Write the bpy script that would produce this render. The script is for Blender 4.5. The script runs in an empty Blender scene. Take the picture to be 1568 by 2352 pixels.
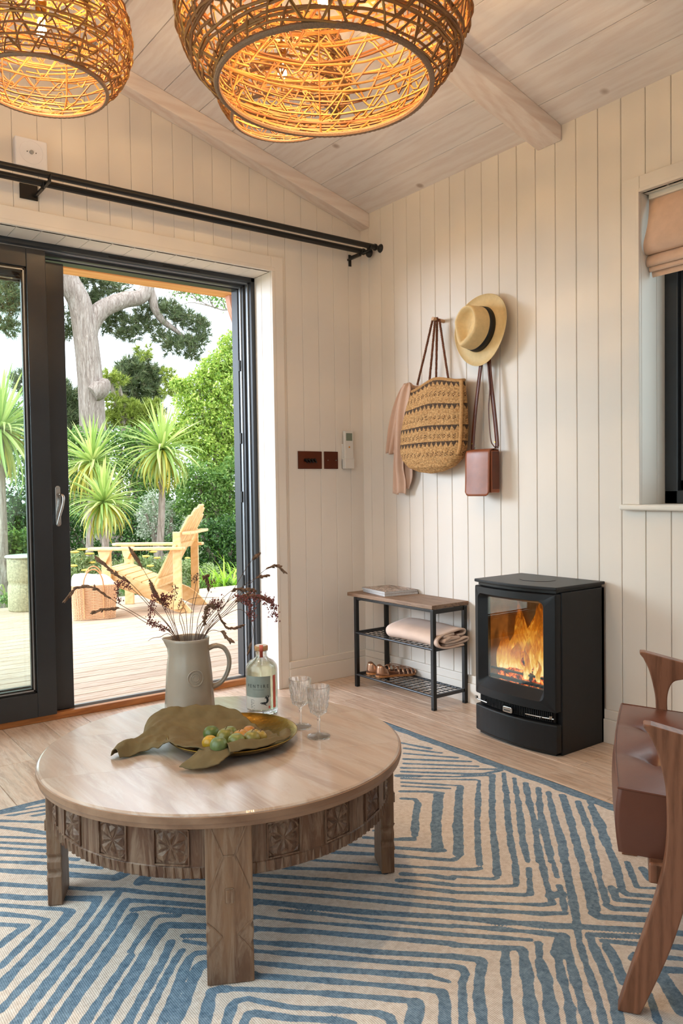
import bpy, bmesh, math, random
import numpy as np
from mathutils import Vector, Matrix, noise

# ------------------------------------------------------------------ camera, sky, lights
SC = bpy.context.scene
COL = SC.collection
PI = math.pi
cam_data = bpy.data.cameras.new('camera')
cam_data.sensor_fit = 'VERTICAL'
cam_data.sensor_height = 36.0
cam_data.lens = 36.0 * 1803.1227 / 2352.0
cam_data.clip_end = 200
cam = bpy.data.objects.new('camera', cam_data)
COL.objects.link(cam)
_r, _u, _f = Vector((0.8008, -0.5987, -0.0146)), Vector((0.0306, 0.0166, 0.9994)), Vector((0.5981, 0.8008, -0.0316))
M = Matrix(((_r.x, _u.x, -_f.x), (_r.y, _u.y, -_f.y), (_r.z, _u.z, -_f.z))).to_4x4()
M.translation = Vector((-2.6208, -3.3059, 1))
cam.matrix_world = M
SC.camera = cam

SC.view_settings.view_transform = 'Standard'
SC.view_settings.look = 'None'
SC.view_settings.exposure = 0.08
SC.view_settings.gamma = 1.0
SC.view_settings.use_curve_mapping = False
SC.cycles.max_bounces = 7
SC.cycles.diffuse_bounces = 4
SC.cycles.glossy_bounces = 4
SC.cycles.transmission_bounces = 8
SC.cycles.transparent_max_bounces = 40
SC.cycles.sample_clamp_indirect = 4.0
SC.cycles.caustics_reflective = False
SC.cycles.caustics_refractive = False
SC.cycles.use_denoising = True

world = bpy.data.worlds.new('sky')
SC.world = world
world.use_nodes = True
bg = world.node_tree.nodes['Background']
bg.inputs['Color'].default_value = (0.80, 0.90, 1.0, 1)
bg.inputs['Strength'].default_value = 3.3

def lamp(name, kind, loc, energy, color, **kw):
    d = bpy.data.lights.new(name, kind)
    d.energy = energy; d.color = color
    for k, v in kw.items(): setattr(d, k, v)
    o = bpy.data.objects.new(name, d); COL.objects.link(o); o.location = loc
    return o
def aim(o, target):
    o.rotation_euler = (Vector(target) - o.location).to_track_quat('-Z', 'Y').to_euler()

sun = lamp('sun', 'SUN', (-4, 3, 8), 2.3, (1.0, 0.94, 0.86), angle=math.radians(25))
aim(sun, (-0.5, 2.0, 0))
# added fill lamps, unseen: one at the left wall, one behind the camera
d1 = lamp('left_fill', 'AREA', (-2.84, -0.95, 1.35), 4, (0.84, 0.92, 1.0), shape='RECTANGLE', size=1.2, size_y=1.5)
aim(d1, (0, -1.1, 0.9))
d2 = lamp('rear_fill', 'AREA', (-1.3, -4.15, 1.5), 2.5, (0.95, 0.96, 1.0), shape='RECTANGLE', size=2.0, size_y=1.6)
aim(d2, (-0.9, -0.6, 1.4))
# added lamp outside, out of view, boosting the daylight through the doorway
d3 = lamp('doorway_fill', 'AREA', (-5.6, 3.6, 2.5), 560, (0.77, 0.88, 1.0), shape='RECTANGLE', size=3.0, size_y=2.0)
aim(d3, (-0.3, -1.0, 0.7))

# ------------------------------------------------------------------ helpers
def lin(h):
    if isinstance(h, str):
        h = h.lstrip('#'); c = [int(h[i:i+2], 16) / 255 for i in (0, 2, 4)]
        return tuple(x / 12.92 if x <= 0.04045 else ((x + 0.055) / 1.055) ** 2.4 for x in c) + (1,)
    return tuple(h[:3]) + (1,)

class NT:
    def __init__(s, name):
        s.m = bpy.data.materials.new(name); s.m.use_nodes = True
        s.t = s.m.node_tree; s.n = s.t.nodes; s.b = s.n['Principled BSDF']; s.out = s.n['Material Output']
    def add(s, typ, **kw):
        x = s.n.new(typ)
        for k, v in kw.items():
            if k.startswith('i_'):
                key = k[2:]; key = int(key) if key.isdigit() else key.replace('_', ' ')
                x.inputs[key].default_value = v
            else: setattr(x, k, v)
        return x
    def link(s, a, b): s.t.links.new(a, b)
    def ramp(s, fac, stops):
        r = s.add('ShaderNodeValToRGB'); e = r.color_ramp.elements
        while len(e) < len(stops): e.new(0.5)
        for k, (p, c) in zip(e, stops): k.position = p; k.color = lin(c)
        s.link(fac, r.inputs[0]); return r.outputs[0]
    def coords(s, scale=(1, 1, 1), rand=False, kind='Object'):
        tc = s.add('ShaderNodeTexCoord'); mp = s.add('ShaderNodeMapping'); mp.inputs['Scale'].default_value = scale
        src = tc.outputs[kind]
        if rand:
            oi = s.add('ShaderNodeObjectInfo'); ml = s.add('ShaderNodeMath', operation='MULTIPLY'); ml.inputs[1].default_value = 37.0
            s.link(oi.outputs['Random'], ml.inputs[0]); va = s.add('ShaderNodeVectorMath', operation='ADD')
            s.link(src, va.inputs[0]); s.link(ml.outputs[0], va.inputs[1]); src = va.outputs[0]
        s.link(src, mp.inputs[0]); return mp.outputs[0]
    def noise(s, vec, scale, detail=4, rough=0.55, dist=0.0):
        x = s.add('ShaderNodeTexNoise'); x.inputs['Scale'].default_value = scale; x.inputs['Detail'].default_value = detail
        x.inputs['Roughness'].default_value = rough; x.inputs['Distortion'].default_value = dist
        s.link(vec, x.inputs['Vector']); return x.outputs[0]
    def mix(s, fac, a, b, blend='MIX'):
        x = s.add('ShaderNodeMix', data_type='RGBA', blend_type=blend)
        for k, v in ((0, fac), (6, a), (7, b)):
            if hasattr(v, 'is_linked') or hasattr(v, 'links'): s.link(v, x.inputs[k])
            else: x.inputs[k].default_value = v if k == 0 else lin(v)
        return x.outputs[2]
    def math(s, op, a, b=None, c=None):
        x = s.add('ShaderNodeMath', operation=op)
        for k, v in enumerate((a, b, c)):
            if v is None: continue
            if hasattr(v, 'links'): s.link(v, x.inputs[k])
            else: x.inputs[k].default_value = v
        return x.outputs[0]
    def bump(s, h, strength=0.3, dist=0.002):
        x = s.add('ShaderNodeBump'); x.inputs['Strength'].default_value = strength; x.inputs['Distance'].default_value = dist
        s.link(h, x.inputs['Height']); s.link(x.outputs[0], s.b.inputs['Normal']); return x
    def base(s, c, rough=0.5, metal=0.0, spec=0.5):
        if hasattr(c, 'links'): s.link(c, s.b.inputs['Base Color'])
        else: s.b.inputs['Base Color'].default_value = lin(c)
        s.b.inputs['Roughness'].default_value = rough; s.b.inputs['Metallic'].default_value = metal
        s.b.inputs['Specular IOR Level'].default_value = spec; return s.m

def m_plain(name, col, rough=0.5, metal=0.0, var=0.08, scale=12, bump=0.0, bscale=200, spec=0.5):
    t = NT(name); v = t.coords(); n = t.noise(v, scale)
    c = lin(col); d = tuple(max(0, x * (1 - var)) for x in c[:3]); e = tuple(min(1, x * (1 + var)) for x in c[:3])
    t.base(t.ramp(n, ((0.3, d), (0.7, e))), rough, metal, spec)
    if bump: t.bump(t.noise(v, bscale, 3), bump, 0.001)
    return t.m

def m_wood(name, c1, c2, axis='x', rough=0.5, scale=1.0, rand=True, knots=None, wash=None, bump=0.15, tone=0.12, coat=0.0):
    """grain runs along the axis; knots = colour of the occasional knot; wash = pale limewash colour"""
    t = NT(name)
    st = {'x': (0.12, 1, 1), 'y': (1, 0.12, 1), 'z': (1, 1, 0.12)}[axis]
    v = t.coords(tuple(a * scale for a in st), rand)
    big = t.noise(v, 9, 3, 0.5, 1.2); fine = t.noise(v, 70, 5, 0.65, 0.4)
    wv = t.add('ShaderNodeTexWave', wave_type='RINGS', rings_direction=axis.upper()); wv.inputs['Scale'].default_value = 7
    wv.inputs['Distortion'].default_value = 9; wv.inputs['Detail'].default_value = 3; wv.inputs['Detail Scale'].default_value = 1.4
    t.link(v, wv.inputs['Vector'])
    f = t.math('ADD', t.math('MULTIPLY', big, 0.45), t.math('ADD', t.math('MULTIPLY', fine, 0.4), t.math('MULTIPLY', wv.outputs['Fac'], 0.18)))
    col = t.ramp(f, ((0.32, c2), (0.62, c1)))
    if wash:
        col = t.mix(t.ramp(t.noise(v, 25, 5, 0.7, 1.5), ((0.45, (0, 0, 0)), (0.62, (0.75, 0.75, 0.75)))), col, wash)
    if knots:
        v2 = t.coords((1, 1, 1), rand)
        vo = t.add('ShaderNodeTexVoronoi'); vo.inputs['Scale'].default_value = 3.2; t.link(v2, vo.inputs['Vector'])
        col = t.mix(t.ramp(vo.outputs['Distance'], ((0.035, (0.75, 0.75, 0.75)), (0.075, (0, 0, 0)))), col, knots)
    if rand:
        oi = t.add('ShaderNodeObjectInfo')
        tn = t.ramp(oi.outputs['Random'], ((0.0, (1 - tone,) * 3), (1.0, (1, 1, 1))))
        col = t.mix(1.0, col, tn, 'MULTIPLY')
    t.base(col, rough)
    if bump: t.bump(fine, bump, 0.0015)
    if coat: t.b.inputs['Coat Weight'].default_value = coat; t.b.inputs['Coat Roughness'].default_value = 0.16
    return t.m

def m_glass(name, rough=0.0, tint=(1, 1, 1), ior=1.45, clear=0.45):
    t = NT(name); g = t.add('ShaderNodeBsdfGlass'); g.inputs['Roughness'].default_value = rough
    g.inputs['Color'].default_value = lin(tint); g.inputs['IOR'].default_value = ior
    tr = t.add('ShaderNodeBsdfTransparent'); tr.inputs[0].default_value = lin(tint); mx = t.add('ShaderNodeMixShader'); mx.inputs[0].default_value = clear
    t.link(g.outputs[0], mx.inputs[1]); t.link(tr.outputs[0], mx.inputs[2]); t.link(mx.outputs[0], t.out.inputs[0]); return t.m
def m_pane(name, tint=(0.93, 0.97, 0.95), refl=1.0):
    """thin window glass: clear with a Fresnel reflection"""
    t = NT(name); tr = t.add('ShaderNodeBsdfTransparent'); tr.inputs[0].default_value = lin(tint)
    gl = t.add('ShaderNodeBsdfGlossy'); gl.inputs['Roughness'].default_value = 0.0; gl.inputs['Color'].default_value = (refl,) * 3 + (1,)
    fr = t.add('ShaderNodeFresnel'); fr.inputs[0].default_value = 1.5
    ge = t.add('ShaderNodeNewGeometry'); t.link(t.math('SUBTRACT', 1.5, t.math('MULTIPLY', ge.outputs['Backfacing'], 1.5 - 1 / 1.5)), fr.inputs[0])
    mx = t.add('ShaderNodeMixShader'); t.link(fr.outputs[0], mx.inputs[0]); t.link(tr.outputs[0], mx.inputs[1]); t.link(gl.outputs[0], mx.inputs[2])
    t.link(mx.outputs[0], t.out.inputs[0]); return t.m
def m_emit(name, col, strength):
    t = NT(name); e = t.add('ShaderNodeEmission'); e.inputs[0].default_value = lin(col); e.inputs[1].default_value = strength
    t.link(e.outputs[0], t.out.inputs[0]); return t.m
def m_leaf(name, stops, rough=0.5, trans=0.35):
    t = NT(name); g = t.add('ShaderNodeNewGeometry')
    oi = t.add('ShaderNodeObjectInfo')
    f = t.math('FRACT', t.math('ADD', g.outputs['Random Per Island'], oi.outputs['Random']))
    col = t.ramp(f, stops); t.base(col, rough)
    tr = t.add('ShaderNodeBsdfTranslucent'); t.link(col, tr.inputs[0])
    mx = t.add('ShaderNodeMixShader'); mx.inputs[0].default_value = trans
    t.link(t.b.outputs[0], mx.inputs[1]); t.link(tr.outputs[0], mx.inputs[2]); t.link(mx.outputs[0], t.out.inputs[0]); return t.m

class MB:
    """gathers shapes in world coordinates and links them as ONE mesh object"""
    def __init__(s): s.v = []; s.f = []; s.n = 0
    def raw(s, v, f):
        s.v.append(np.asarray(v, float).reshape(-1, 3)); s.f += [tuple(int(i) + s.n for i in q) for q in f]; s.n += len(s.v[-1]); return s
    def box(s, lo, hi):
        x0, y0, z0 = lo; x1, y1, z1 = hi
        v = [(x0, y0, z0), (x1, y0, z0), (x1, y1, z0), (x0, y1, z0), (x0, y0, z1), (x1, y0, z1), (x1, y1, z1), (x0, y1, z1)]
        return s.raw(v, [(3, 2, 1, 0), (4, 5, 6, 7), (0, 1, 5, 4), (1, 2, 6, 5), (2, 3, 7, 6), (3, 0, 4, 7)])
    def bar(s, a, b, w, h, up=(0, 0, 1)):
        a = np.array(a, float); b = np.array(b, float); d = b - a; d /= np.linalg.norm(d)
        r = np.cross(d, up); r /= np.linalg.norm(r); u = np.cross(r, d); r = r * w / 2; u = u * h / 2
        v = [a - r - u, a + r - u, a + r + u, a - r + u, b - r - u, b + r - u, b + r + u, b - r + u]
        return s.raw(v, [(3, 2, 1, 0), (4, 5, 6, 7), (0, 1, 5, 4), (1, 2, 6, 5), (2, 3, 7, 6), (3, 0, 4, 7)])
    def prism(s, poly, o, ax, ay, az, t):
        """polygon in the (ax, ay) plane from o, thickness t along az"""
        o, ax, ay, az = (np.array(q, float) for q in (o, ax, ay, az)); n = len(poly)
        a = [o + ax * p + ay * q for p, q in poly]; b = [p + az * t for p in a]
        f = [tuple(range(n))[::-1], tuple(range(n, 2 * n))] + [(i, (i + 1) % n, (i + 1) % n + n, i + n) for i in range(n)]
        return s.raw(a + b, f)
    def tube(s, pts, r, n=6, closed=False, flat=1.0, cap=True):
        p = np.array(pts, float); m = len(p); r = np.full(m, r) if np.isscalar(r) else np.array(r, float)
        t = np.roll(p, -1, 0) - np.roll(p, 1, 0) if closed else np.gradient(p, axis=0)
        t /= np.maximum(np.linalg.norm(t, axis=1, keepdims=True), 1e-9)
        up = np.array([0, 0, 1.0]); N = []; prev = None
        for k in range(m):
            if prev is None:
                q = np.cross(t[k], up)
                if np.linalg.norm(q) < 0.1: q = np.cross(t[k], (1, 0, 0))
            else: q = prev - t[k] * (prev @ t[k])
            q = q / max(np.linalg.norm(q), 1e-9); N.append(q); prev = q
        N = np.array(N); B = np.cross(t, N); a = np.arange(n) * 2 * PI / n
        v = p[:, None] + r[:, None, None] * (N[:, None] * np.cos(a)[None, :, None] + flat * B[:, None] * np.sin(a)[None, :, None])
        f = []
        for i in range(m if closed else m - 1):
            j = (i + 1) % m
            for k in range(n): l = (k + 1) % n; f.append((i * n + k, i * n + l, j * n + l, j * n + k))
        if not closed and cap: f.append(tuple(range(n))[::-1]); f.append(tuple(range((m - 1) * n, m * n)))
        return s.raw(v, f)
    def grid(s, P, cu=False, cv=False):
        P = np.array(P, float); a, b = P.shape[:2]; f = []
        for i in range(a if cu else a - 1):
            for j in range(b if cv else b - 1):
                i2, j2 = (i + 1) % a, (j + 1) % b; f.append((i * b + j, i2 * b + j, i2 * b + j2, i * b + j2))
        return s.raw(P, f)
    def lathe(s, prof, o, n=32, fn=None):
        """prof = [(r, z)...] about a vertical axis through o"""
        P = np.zeros((len(prof), n, 3)); a = np.arange(n) * 2 * PI / n
        for i, (r, z) in enumerate(prof):
            rr = r * np.ones(n) if fn is None else np.array([fn(r, z, q) for q in a])
            P[i, :, 0] = o[0] + rr * np.cos(a); P[i, :, 1] = o[1] + rr * np.sin(a); P[i, :, 2] = o[2] + z
        return s.grid(P[::-1], cv=True)
    def build(s, name, mat, parent=None, smooth=False, bevel=0.0, solid=0.0, sub=0, seg=2):
        me = bpy.data.meshes.new(name)
        V = np.concatenate(s.v) if s.v else np.zeros((0, 3))
        org = np.array(parent.matrix_world.translation) if parent is not None else V.mean(0) * 0
        if parent is not None: org = np.array(ORG[parent.name])
        me.from_pydata((V - org).tolist(), [], s.f); me.validate(); me.update()
        if mat is not None: me.materials.append(mat)
        if smooth: me.polygons.foreach_set('use_smooth', [True] * len(me.polygons))
        o = bpy.data.objects.new(name, me); COL.objects.link(o); ORG[o.name] = tuple(org)
        if parent is not None: o.parent = parent
        if smooth and smooth != 'all':
            me.set_sharp_from_angle(angle=math.radians(40))
        if solid:
            q = o.modifiers.new('solid', 'SOLIDIFY'); q.thickness = solid; q.offset = 0
        if bevel:
            q = o.modifiers.new('bevel', 'BEVEL'); q.width = bevel; q.segments = seg; q.limit_method = 'ANGLE'; q.angle_limit = math.radians(35)
        if sub:
            q = o.modifiers.new('sub', 'SUBSURF'); q.levels = sub; q.render_levels = sub
        return o
ORG = {}
def tag(o, label=None, cat=None, group=None, kind=None):
    if label: o['label'] = label
    if cat: o['category'] = cat
    if group: o['group'] = group
    if kind: o['kind'] = kind
    return o
def thing(name, loc, label, cat, group=None):
    o = bpy.data.objects.new(name, None); COL.objects.link(o); o.location = loc; o.empty_display_size = 0.05
    ORG[o.name] = tuple(loc); return tag(o, label, cat, group)
def recenter(o, c):
    """move the mesh origin of a parentless or parented object to world point c"""
    old = np.array(ORG[o.name]); d = np.array(c) - old
    me = o.data; co = np.empty(len(me.vertices) * 3); me.vertices.foreach_get('co', co)
    me.vertices.foreach_set('co', (co.reshape(-1, 3) - d).ravel()); me.update()
    o.location = Vector(o.location) + Vector(d); ORG[o.name] = tuple(c); return o
def cr(pts, n=8):
    """smooth curve through the points (Catmull-Rom)"""
    p = np.array(pts, float); q = np.vstack([2 * p[0] - p[1], p, 2 * p[-1] - p[-2]]); out = []
    for i in range(1, len(q) - 2):
        for k in range(n):
            t = k / n; out.append(0.5 * ((2 * q[i]) + (-q[i-1] + q[i+1]) * t + (2*q[i-1] - 5*q[i] + 4*q[i+1] - q[i+2]) * t*t + (-q[i-1] + 3*q[i] - 3*q[i+1] + q[i+2]) * t**3))
    out.append(p[-1]); return np.array(out)
def surf(ctrl, n):
    """smooth a control grid (rows x cols x 3)"""
    a = np.array([cr(r, n) for r in ctrl]); return np.array([cr(a[:, j], n) for j in range(a.shape[1])]).transpose(1, 0, 2)
def text_mesh(body, size, extrude=0.0002, spacing=1.0):
    """lettering as vertices in its own x-y plane, centred"""
    c = bpy.data.curves.new('lettering', 'FONT'); c.body = body; c.size = size; c.extrude = extrude; c.space_character = spacing
    c.align_x = 'CENTER'; c.align_y = 'CENTER'; c.resolution_u = 3
    o = bpy.data.objects.new('lettering', c); COL.objects.link(o)
    dg = bpy.context.evaluated_depsgraph_get(); me = bpy.data.meshes.new_from_object(o.evaluated_get(dg))
    v = np.array([q.co[:] for q in me.vertices]); f = [tuple(p.vertices) for p in me.polygons]
    bpy.data.objects.remove(o); bpy.data.meshes.remove(me); return v, f

# ------------------------------------------------------------------ materials
WALL = m_plain('cream_painted_wood', '#e5dcd2', 0.55, var=0.02, scale=3, bump=0.05, bscale=300)
TRIMP = m_plain('white_painted_trim', '#e9e2d8', 0.45, var=0.02, scale=4)
GROOVE = m_plain('shadow_gap', '#b09a80', 0.8, var=0.03)
CEIL = m_wood('limewashed_ceiling_wood', '#f3eae4', '#e8dad2', 'y', 0.6, 1.6, knots='#a88f80', tone=0.05, bump=0.06)
BEAMW = m_wood('limewashed_beam_wood', '#f0e2d8', '#e2cdc0', 'x', 0.6, 1.2, knots='#a07f6c', tone=0.03, bump=0.06)
OAKF = m_wood('limed_oak_floor', '#dcc0aa', '#b89a84', 'y', 0.34, 2.2, wash='#e6d5c6', tone=0.12, bump=0.12)
DECKW = m_wood('weathered_deck_wood', '#c9b098', '#a58a73', 'x', 0.6, 1.6, wash='#d2c2b0', tone=0.16, bump=0.2)
OAKT = m_wood('oiled_oak', '#b5763f', '#8c5228', 'x', 0.4, 2.0, rand=False, bump=0.1)
DGREY = m_plain('anthracite_aluminium', '#33363a', 0.32, 0.3, var=0.05)
LGREY = m_plain('grey_aluminium', '#9aa0a6', 0.3, 0.7, var=0.05)
BLK = m_plain('black_metal', '#191817', 0.38, 0.2, var=0.1)
STOVE = m_plain('matt_black_steel', '#1c1d20', 0.42, 0.35, var=0.08, scale=40, bump=0.04, bscale=400)
PANE = m_pane('window_glass')
CHROME = m_plain('satin_chrome', '#b9b6b2', 0.22, 1.0, var=0.04)

# ------------------------------------------------------------------ the room
EAVE, PITCH, RX = 2.43, 0.27, -1.44          # eaves height, roof slope, ridge x
LX = -2.88                                   # left wall
def roof(x): return EAVE + PITCH * (min(-x, x - LX))
def struct(name): 
    o = bpy.data.objects.new(name, None); COL.objects.link(o); o['kind'] = 'structure'; ORG[o.name] = (0, 0, 0); return o

def board_x(parent, x0, x1, z0, z1, top=None, y=0.0, th=0.012, mat=None):
    """upright board on a wall facing -y, with chamfered long edges; top = roof function"""
    c = 0.0016; a, b = x0 + 0.0005, x1 - 0.0005
    ta, tb = (top(a), top(b)) if top else (z1, z1)
    mid = None
    prof = [(a, y), (a, y - th + c), (a + c, y - th), (b - c, y - th), (b, y - th + c), (b, y)]
    tops = [ta, ta, ta, tb, tb, tb]
    if top and a < RX < b:
        prof.insert(3, (RX, y - th)); tops = [ta, ta, ta, roof(RX), tb, tb, tb]
    v = [(p[0], p[1], z0) for p in prof] + [(p[0], p[1], t) for p, t in zip(prof, tops)]; n = len(prof)
    f = [(i, (i + 1) % n, (i + 1) % n + n, i + n) for i in range(n - 1)] + [tuple(range(n, 2 * n)), tuple(range(n))[::-1]]
    return MB().raw(v, f).build('board', mat or WALL, parent)
def board_y(parent, y0, y1, z0, z1, x=0.0, th=0.012, mat=None, sgn=-1):
    c = 0.002; a, b = y0 + 0.001, y1 - 0.001
    prof = [(a, x), (a, x + sgn * (th - c)), (a + c, x + sgn * th), (b - c, x + sgn * th), (b, x + sgn * (th - c)), (b, x)]
    v = [(p[1], p[0], z0) for p in prof] + [(p[1], p[0], z1) for p in prof]; n = len(prof)
    f = [(i, (i + 1) % n, (i + 1) % n + n, i + n) for i in range(n - 1)] + [tuple(range(n, 2 * n)), tuple(range(n))[::-1]]
    return MB().raw(v, f).build('board', mat or WALL, parent)

# back wall (gable with the sliding door)
DX0, DX1, DZ = -2.31, -0.566, 2.06
wb = struct('wall_back')
TH = 0.012
mb = MB()
mb.box((DX1 + 0.01, 0.012, -0.05), (0.2, 0.30, EAVE)); mb.box((LX - 0.2, 0.012, -0.05), (DX0 - 0.01, 0.30, EAVE))
mb.prism([(DX0 - 0.01, DZ + 0.01), (DX1 + 0.01, DZ + 0.01), (DX1 + 0.01, EAVE), (0, EAVE), (RX, roof(RX)), (LX, EAVE), (DX0 - 0.01, EAVE)], (0, 0.30, 0), (1, 0, 0), (0, 0, 1), (0, -1, 0), 0.288)
mb.build('core', GROOVE, wb)
xs = [0.0135] + [-0.084 - 0.0985 * i for i in range(0, 28)] + [LX]
for a, b in zip(xs[1:], xs[:-1]):
    top = roof
    if b <= DX0 or a >= DX1: board_x(wb, a, b, 0, 0, top, 0.012, 0.012)
    else:
        board_x(wb, a, b, DZ, 0, top, 0.012, 0.012)
        if b > DX1: board_x(wb, DX1, b, 0, DZ, None, 0.012, 0.012)
        if a < DX0: board_x(wb, a, DX0, 0, DZ, None, 0.012, 0.012)
# reveal: side lining boards and the short head boards
REV = 0.15
MB().box((DX1 - 0.0, 0.0, 0), (DX1 + 0.012, 0.085, DZ)).build('reveal_board', TRIMP, wb, bevel=0.0015)
MB().box((DX1 - 0.0, 0.087, 0), (DX1 + 0.012, REV + 0.02, DZ)).build('reveal_board', TRIMP, wb, bevel=0.0015)
MB().box((DX0 - 0.012, 0.0, 0), (DX0, REV + 0.02, DZ)).build('reveal_board', TRIMP, wb, bevel=0.0015)
x = DX1 + 0.0
while x > DX0:
    x2 = max(DX0, x - 0.0985)
    MB().box((x2 + 0.001, 0.0, DZ), (x - 0.001, REV + 0.02, DZ + 0.012)).build('head_board', TRIMP, wb, bevel=0.0015)
    x = x2
# architrave round the door
t1 = struct('trim_1')
W_ = 0.066
MB().box((DX1, -0.014, 0), (DX1 + W_, 0.0, DZ + 0.072)).build('upright', WALL, t1, bevel=0.003)
MB().box((DX0 - W_, -0.014, 0), (DX0, 0.0, DZ + 0.072)).build('upright', WALL, t1, bevel=0.003)
MB().box((DX0, -0.014, DZ), (DX1, 0.0, DZ + 0.072)).build('head', WALL, t1, bevel=0.003)
MB().box((DX0, -0.0165, DZ), (DX1 + 0.018, -0.010, DZ + 0.018)).build('bead', WALL, t1, bevel=0.002)
MB().box((DX1, -0.0165, 0), (DX1 + 0.018, -0.010, DZ)).build('bead', WALL, t1, bevel=0.002)
bb = struct('baseboard_back')
MB().box((DX1 + W_, -0.022, 0), (-0.02, 0.0, 0.092)).build('lower_board', WALL, bb, bevel=0.002)
MB().box((DX1 + W_, -0.016, 0.092), (-0.014, 0.0, 0.128)).build('upper_board', WALL, bb, bevel=0.003)

# right wall with its window
wr = struct('wall_right')
WY0, WY1, WZ0, WZ1 = -2.75, -1.65, 0.92, 2.055
WD = 0.20
FRONT = -4.25
mb = MB()
mb.box((0.012, WY1 + 0.012, -0.05), (0.26, 0.30, EAVE)); mb.box((0.012, FRONT, -0.05), (0.26, WY0 - 0.012, EAVE))
mb.box((0.012, WY0 - 0.012, -0.05), (0.26, WY1 + 0.012, WZ0 - 0.012)); mb.box((0.012, WY0 - 0.012, WZ1 + 0.012), (0.26, WY1 + 0.012, EAVE))
mb.build('core', GROOVE, wr)
ys = [0.0135] + [-0.0665 - 0.0999 * i for i in range(0, 42)]
for b, a in zip(ys[:-1], ys[1:]):
    if b <= WY0 or a >= WY1: board_y(wr, a, b, 0, EAVE, 0.012)
    else:
        board_y(wr, a, b, 0, WZ0 - 0.02, 0.012); board_y(wr, a, b, WZ1, EAVE, 0.012)
        if b > WY1: board_y(wr, WY1, b, WZ0 - 0.02, WZ1, 0.012)
        if a < WY0: board_y(wr, a, WY0, WZ0 - 0.02, WZ1, 0.012)
for (x0, x1) in ((0.0, 0.098), (0.100, WD)):
    MB().box((x0, WY1, WZ0), (x1, WY1 + 0.012, WZ1)).build('reveal_board', TRIMP, wr, bevel=0.0015)
    MB().box((x0, WY0 - 0.012, WZ0), (x1, WY0, WZ1)).build('reveal_board', TRIMP, wr, bevel=0.0015)
yy = WY1
while yy > WY0 + 0.01:
    y2 = max(WY0, yy - 0.1); MB().box((0.0, y2 + 0.001, WZ1), (WD, yy - 0.001, WZ1 + 0.012)).build('head_board', TRIMP, wr, bevel=0.0015); yy = y2
t2 = struct('trim_2')
MB().box((-0.014, WY1, WZ0), (0.0, WY1 + 0.072, WZ1 + 0.06)).build('upright', WALL, t2, bevel=0.003)
MB().box((-0.014, WY0 - 0.072, WZ0), (0.0, WY0, WZ1 + 0.06)).build('upright', WALL, t2, bevel=0.003)
MB().box((-0.014, WY0, WZ1), (0.0, WY1, WZ1 + 0.06)).build('head', WALL, t2, bevel=0.003)
MB().box((-0.018, WY1, WZ0), (-0.013, WY1 + 0.014, WZ1 + 0.013)).box((-0.018, WY0, WZ1), (-0.013, WY1, WZ1 + 0.013)).build('bead', WALL, t2, bevel=0.0015)
MB().box((-0.034, WY0 - 0.075, WZ0 - 0.021), (WD, WY1 + 0.076, WZ0)).build('sill', TRIMP, t2, bevel=0.007, seg=3)
w1 = struct('window_1')
fr = MB().box((WD - 0.05, WY0, WZ0), (WD + 0.03, WY0 + 0.06, WZ1)).box((WD - 0.05, WY1 - 0.052, WZ0), (WD + 0.03, WY1, WZ1)).box((WD - 0.05, WY0, WZ0), (WD + 0.03, WY1, WZ0 + 0.05)).box((WD - 0.05, WY0, WZ1 - 0.05), (WD + 0.03, WY1, WZ1))
fr.build('frame', DGREY, w1, bevel=0.003)
MB().box((WD - 0.03, -2.25, WZ0 + 0.05), (WD + 0.03, -2.19, WZ1 - 0.05)).build('mullion', DGREY, w1, bevel=0.003)
MB().box((WD - 0.035, WY1 - 0.10, WZ0 + 0.05), (WD + 0.02, WY1 - 0.055, WZ1 - 0.05)).box((WD - 0.035, -2.19, WZ0 + 0.05), (WD + 0.02, -2.15, WZ1 - 0.05)).box((WD - 0.035, -2.19, WZ0 + 0.05), (WD + 0.02, WY1 - 0.055, WZ0 + 0.09)).box((WD - 0.035, -2.19, WZ1 - 0.09), (WD + 0.02, WY1 - 0.055, WZ1 - 0.05)).build('casement', DGREY, w1, bevel=0.003)
MB().box((WD, WY0 + 0.05, WZ0 + 0.04), (WD + 0.004, WY1 - 0.09, WZ1 - 0.04)).build('pane', PANE, w1)
br = struct('baseboard_right')
MB().box((-0.022, FRONT, 0), (0.0, 0.0, 0.092)).build('lower_board', WALL, br, bevel=0.002)
MB().box((-0.016, FRONT, 0.092), (0.0, 0.0, 0.128)).build('upper_board', WALL, br, bevel=0.003)

# left wall with a window added for fill light, front wall: outside the picture
wl = struct('wall_left')
mb = MB().box((LX - 0.1, FRONT, -0.05), (LX, -2.75, EAVE)).box((LX - 0.1, -0.75, -0.05), (LX, 0.3, EAVE)).box((LX - 0.1, -2.75, -0.05), (LX, -0.75, 0.35)).box((LX - 0.1, -2.75, 2.1), (LX, -0.75, EAVE))
mb.build('core', WALL, wl)
w2 = struct('added_window')
MB().box((LX - 0.08, -2.75, 0.35), (LX - 0.03, -2.69, 2.1)).box((LX - 0.08, -0.81, 0.35), (LX - 0.03, -0.75, 2.1)).box((LX - 0.08, -1.78, 0.35), (LX - 0.03, -1.72, 2.1)).box((LX - 0.08, -2.75, 0.35), (LX - 0.03, -0.75, 0.41)).box((LX - 0.08, -2.75, 2.04), (LX - 0.03, -0.75, 2.1)).build('frame', DGREY, w2)
MB().box((LX - 0.06, -2.7, 0.4), (LX - 0.055, -0.8, 2.05)).build('pane', PANE, w2)
wf = struct('wall_front')
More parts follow.
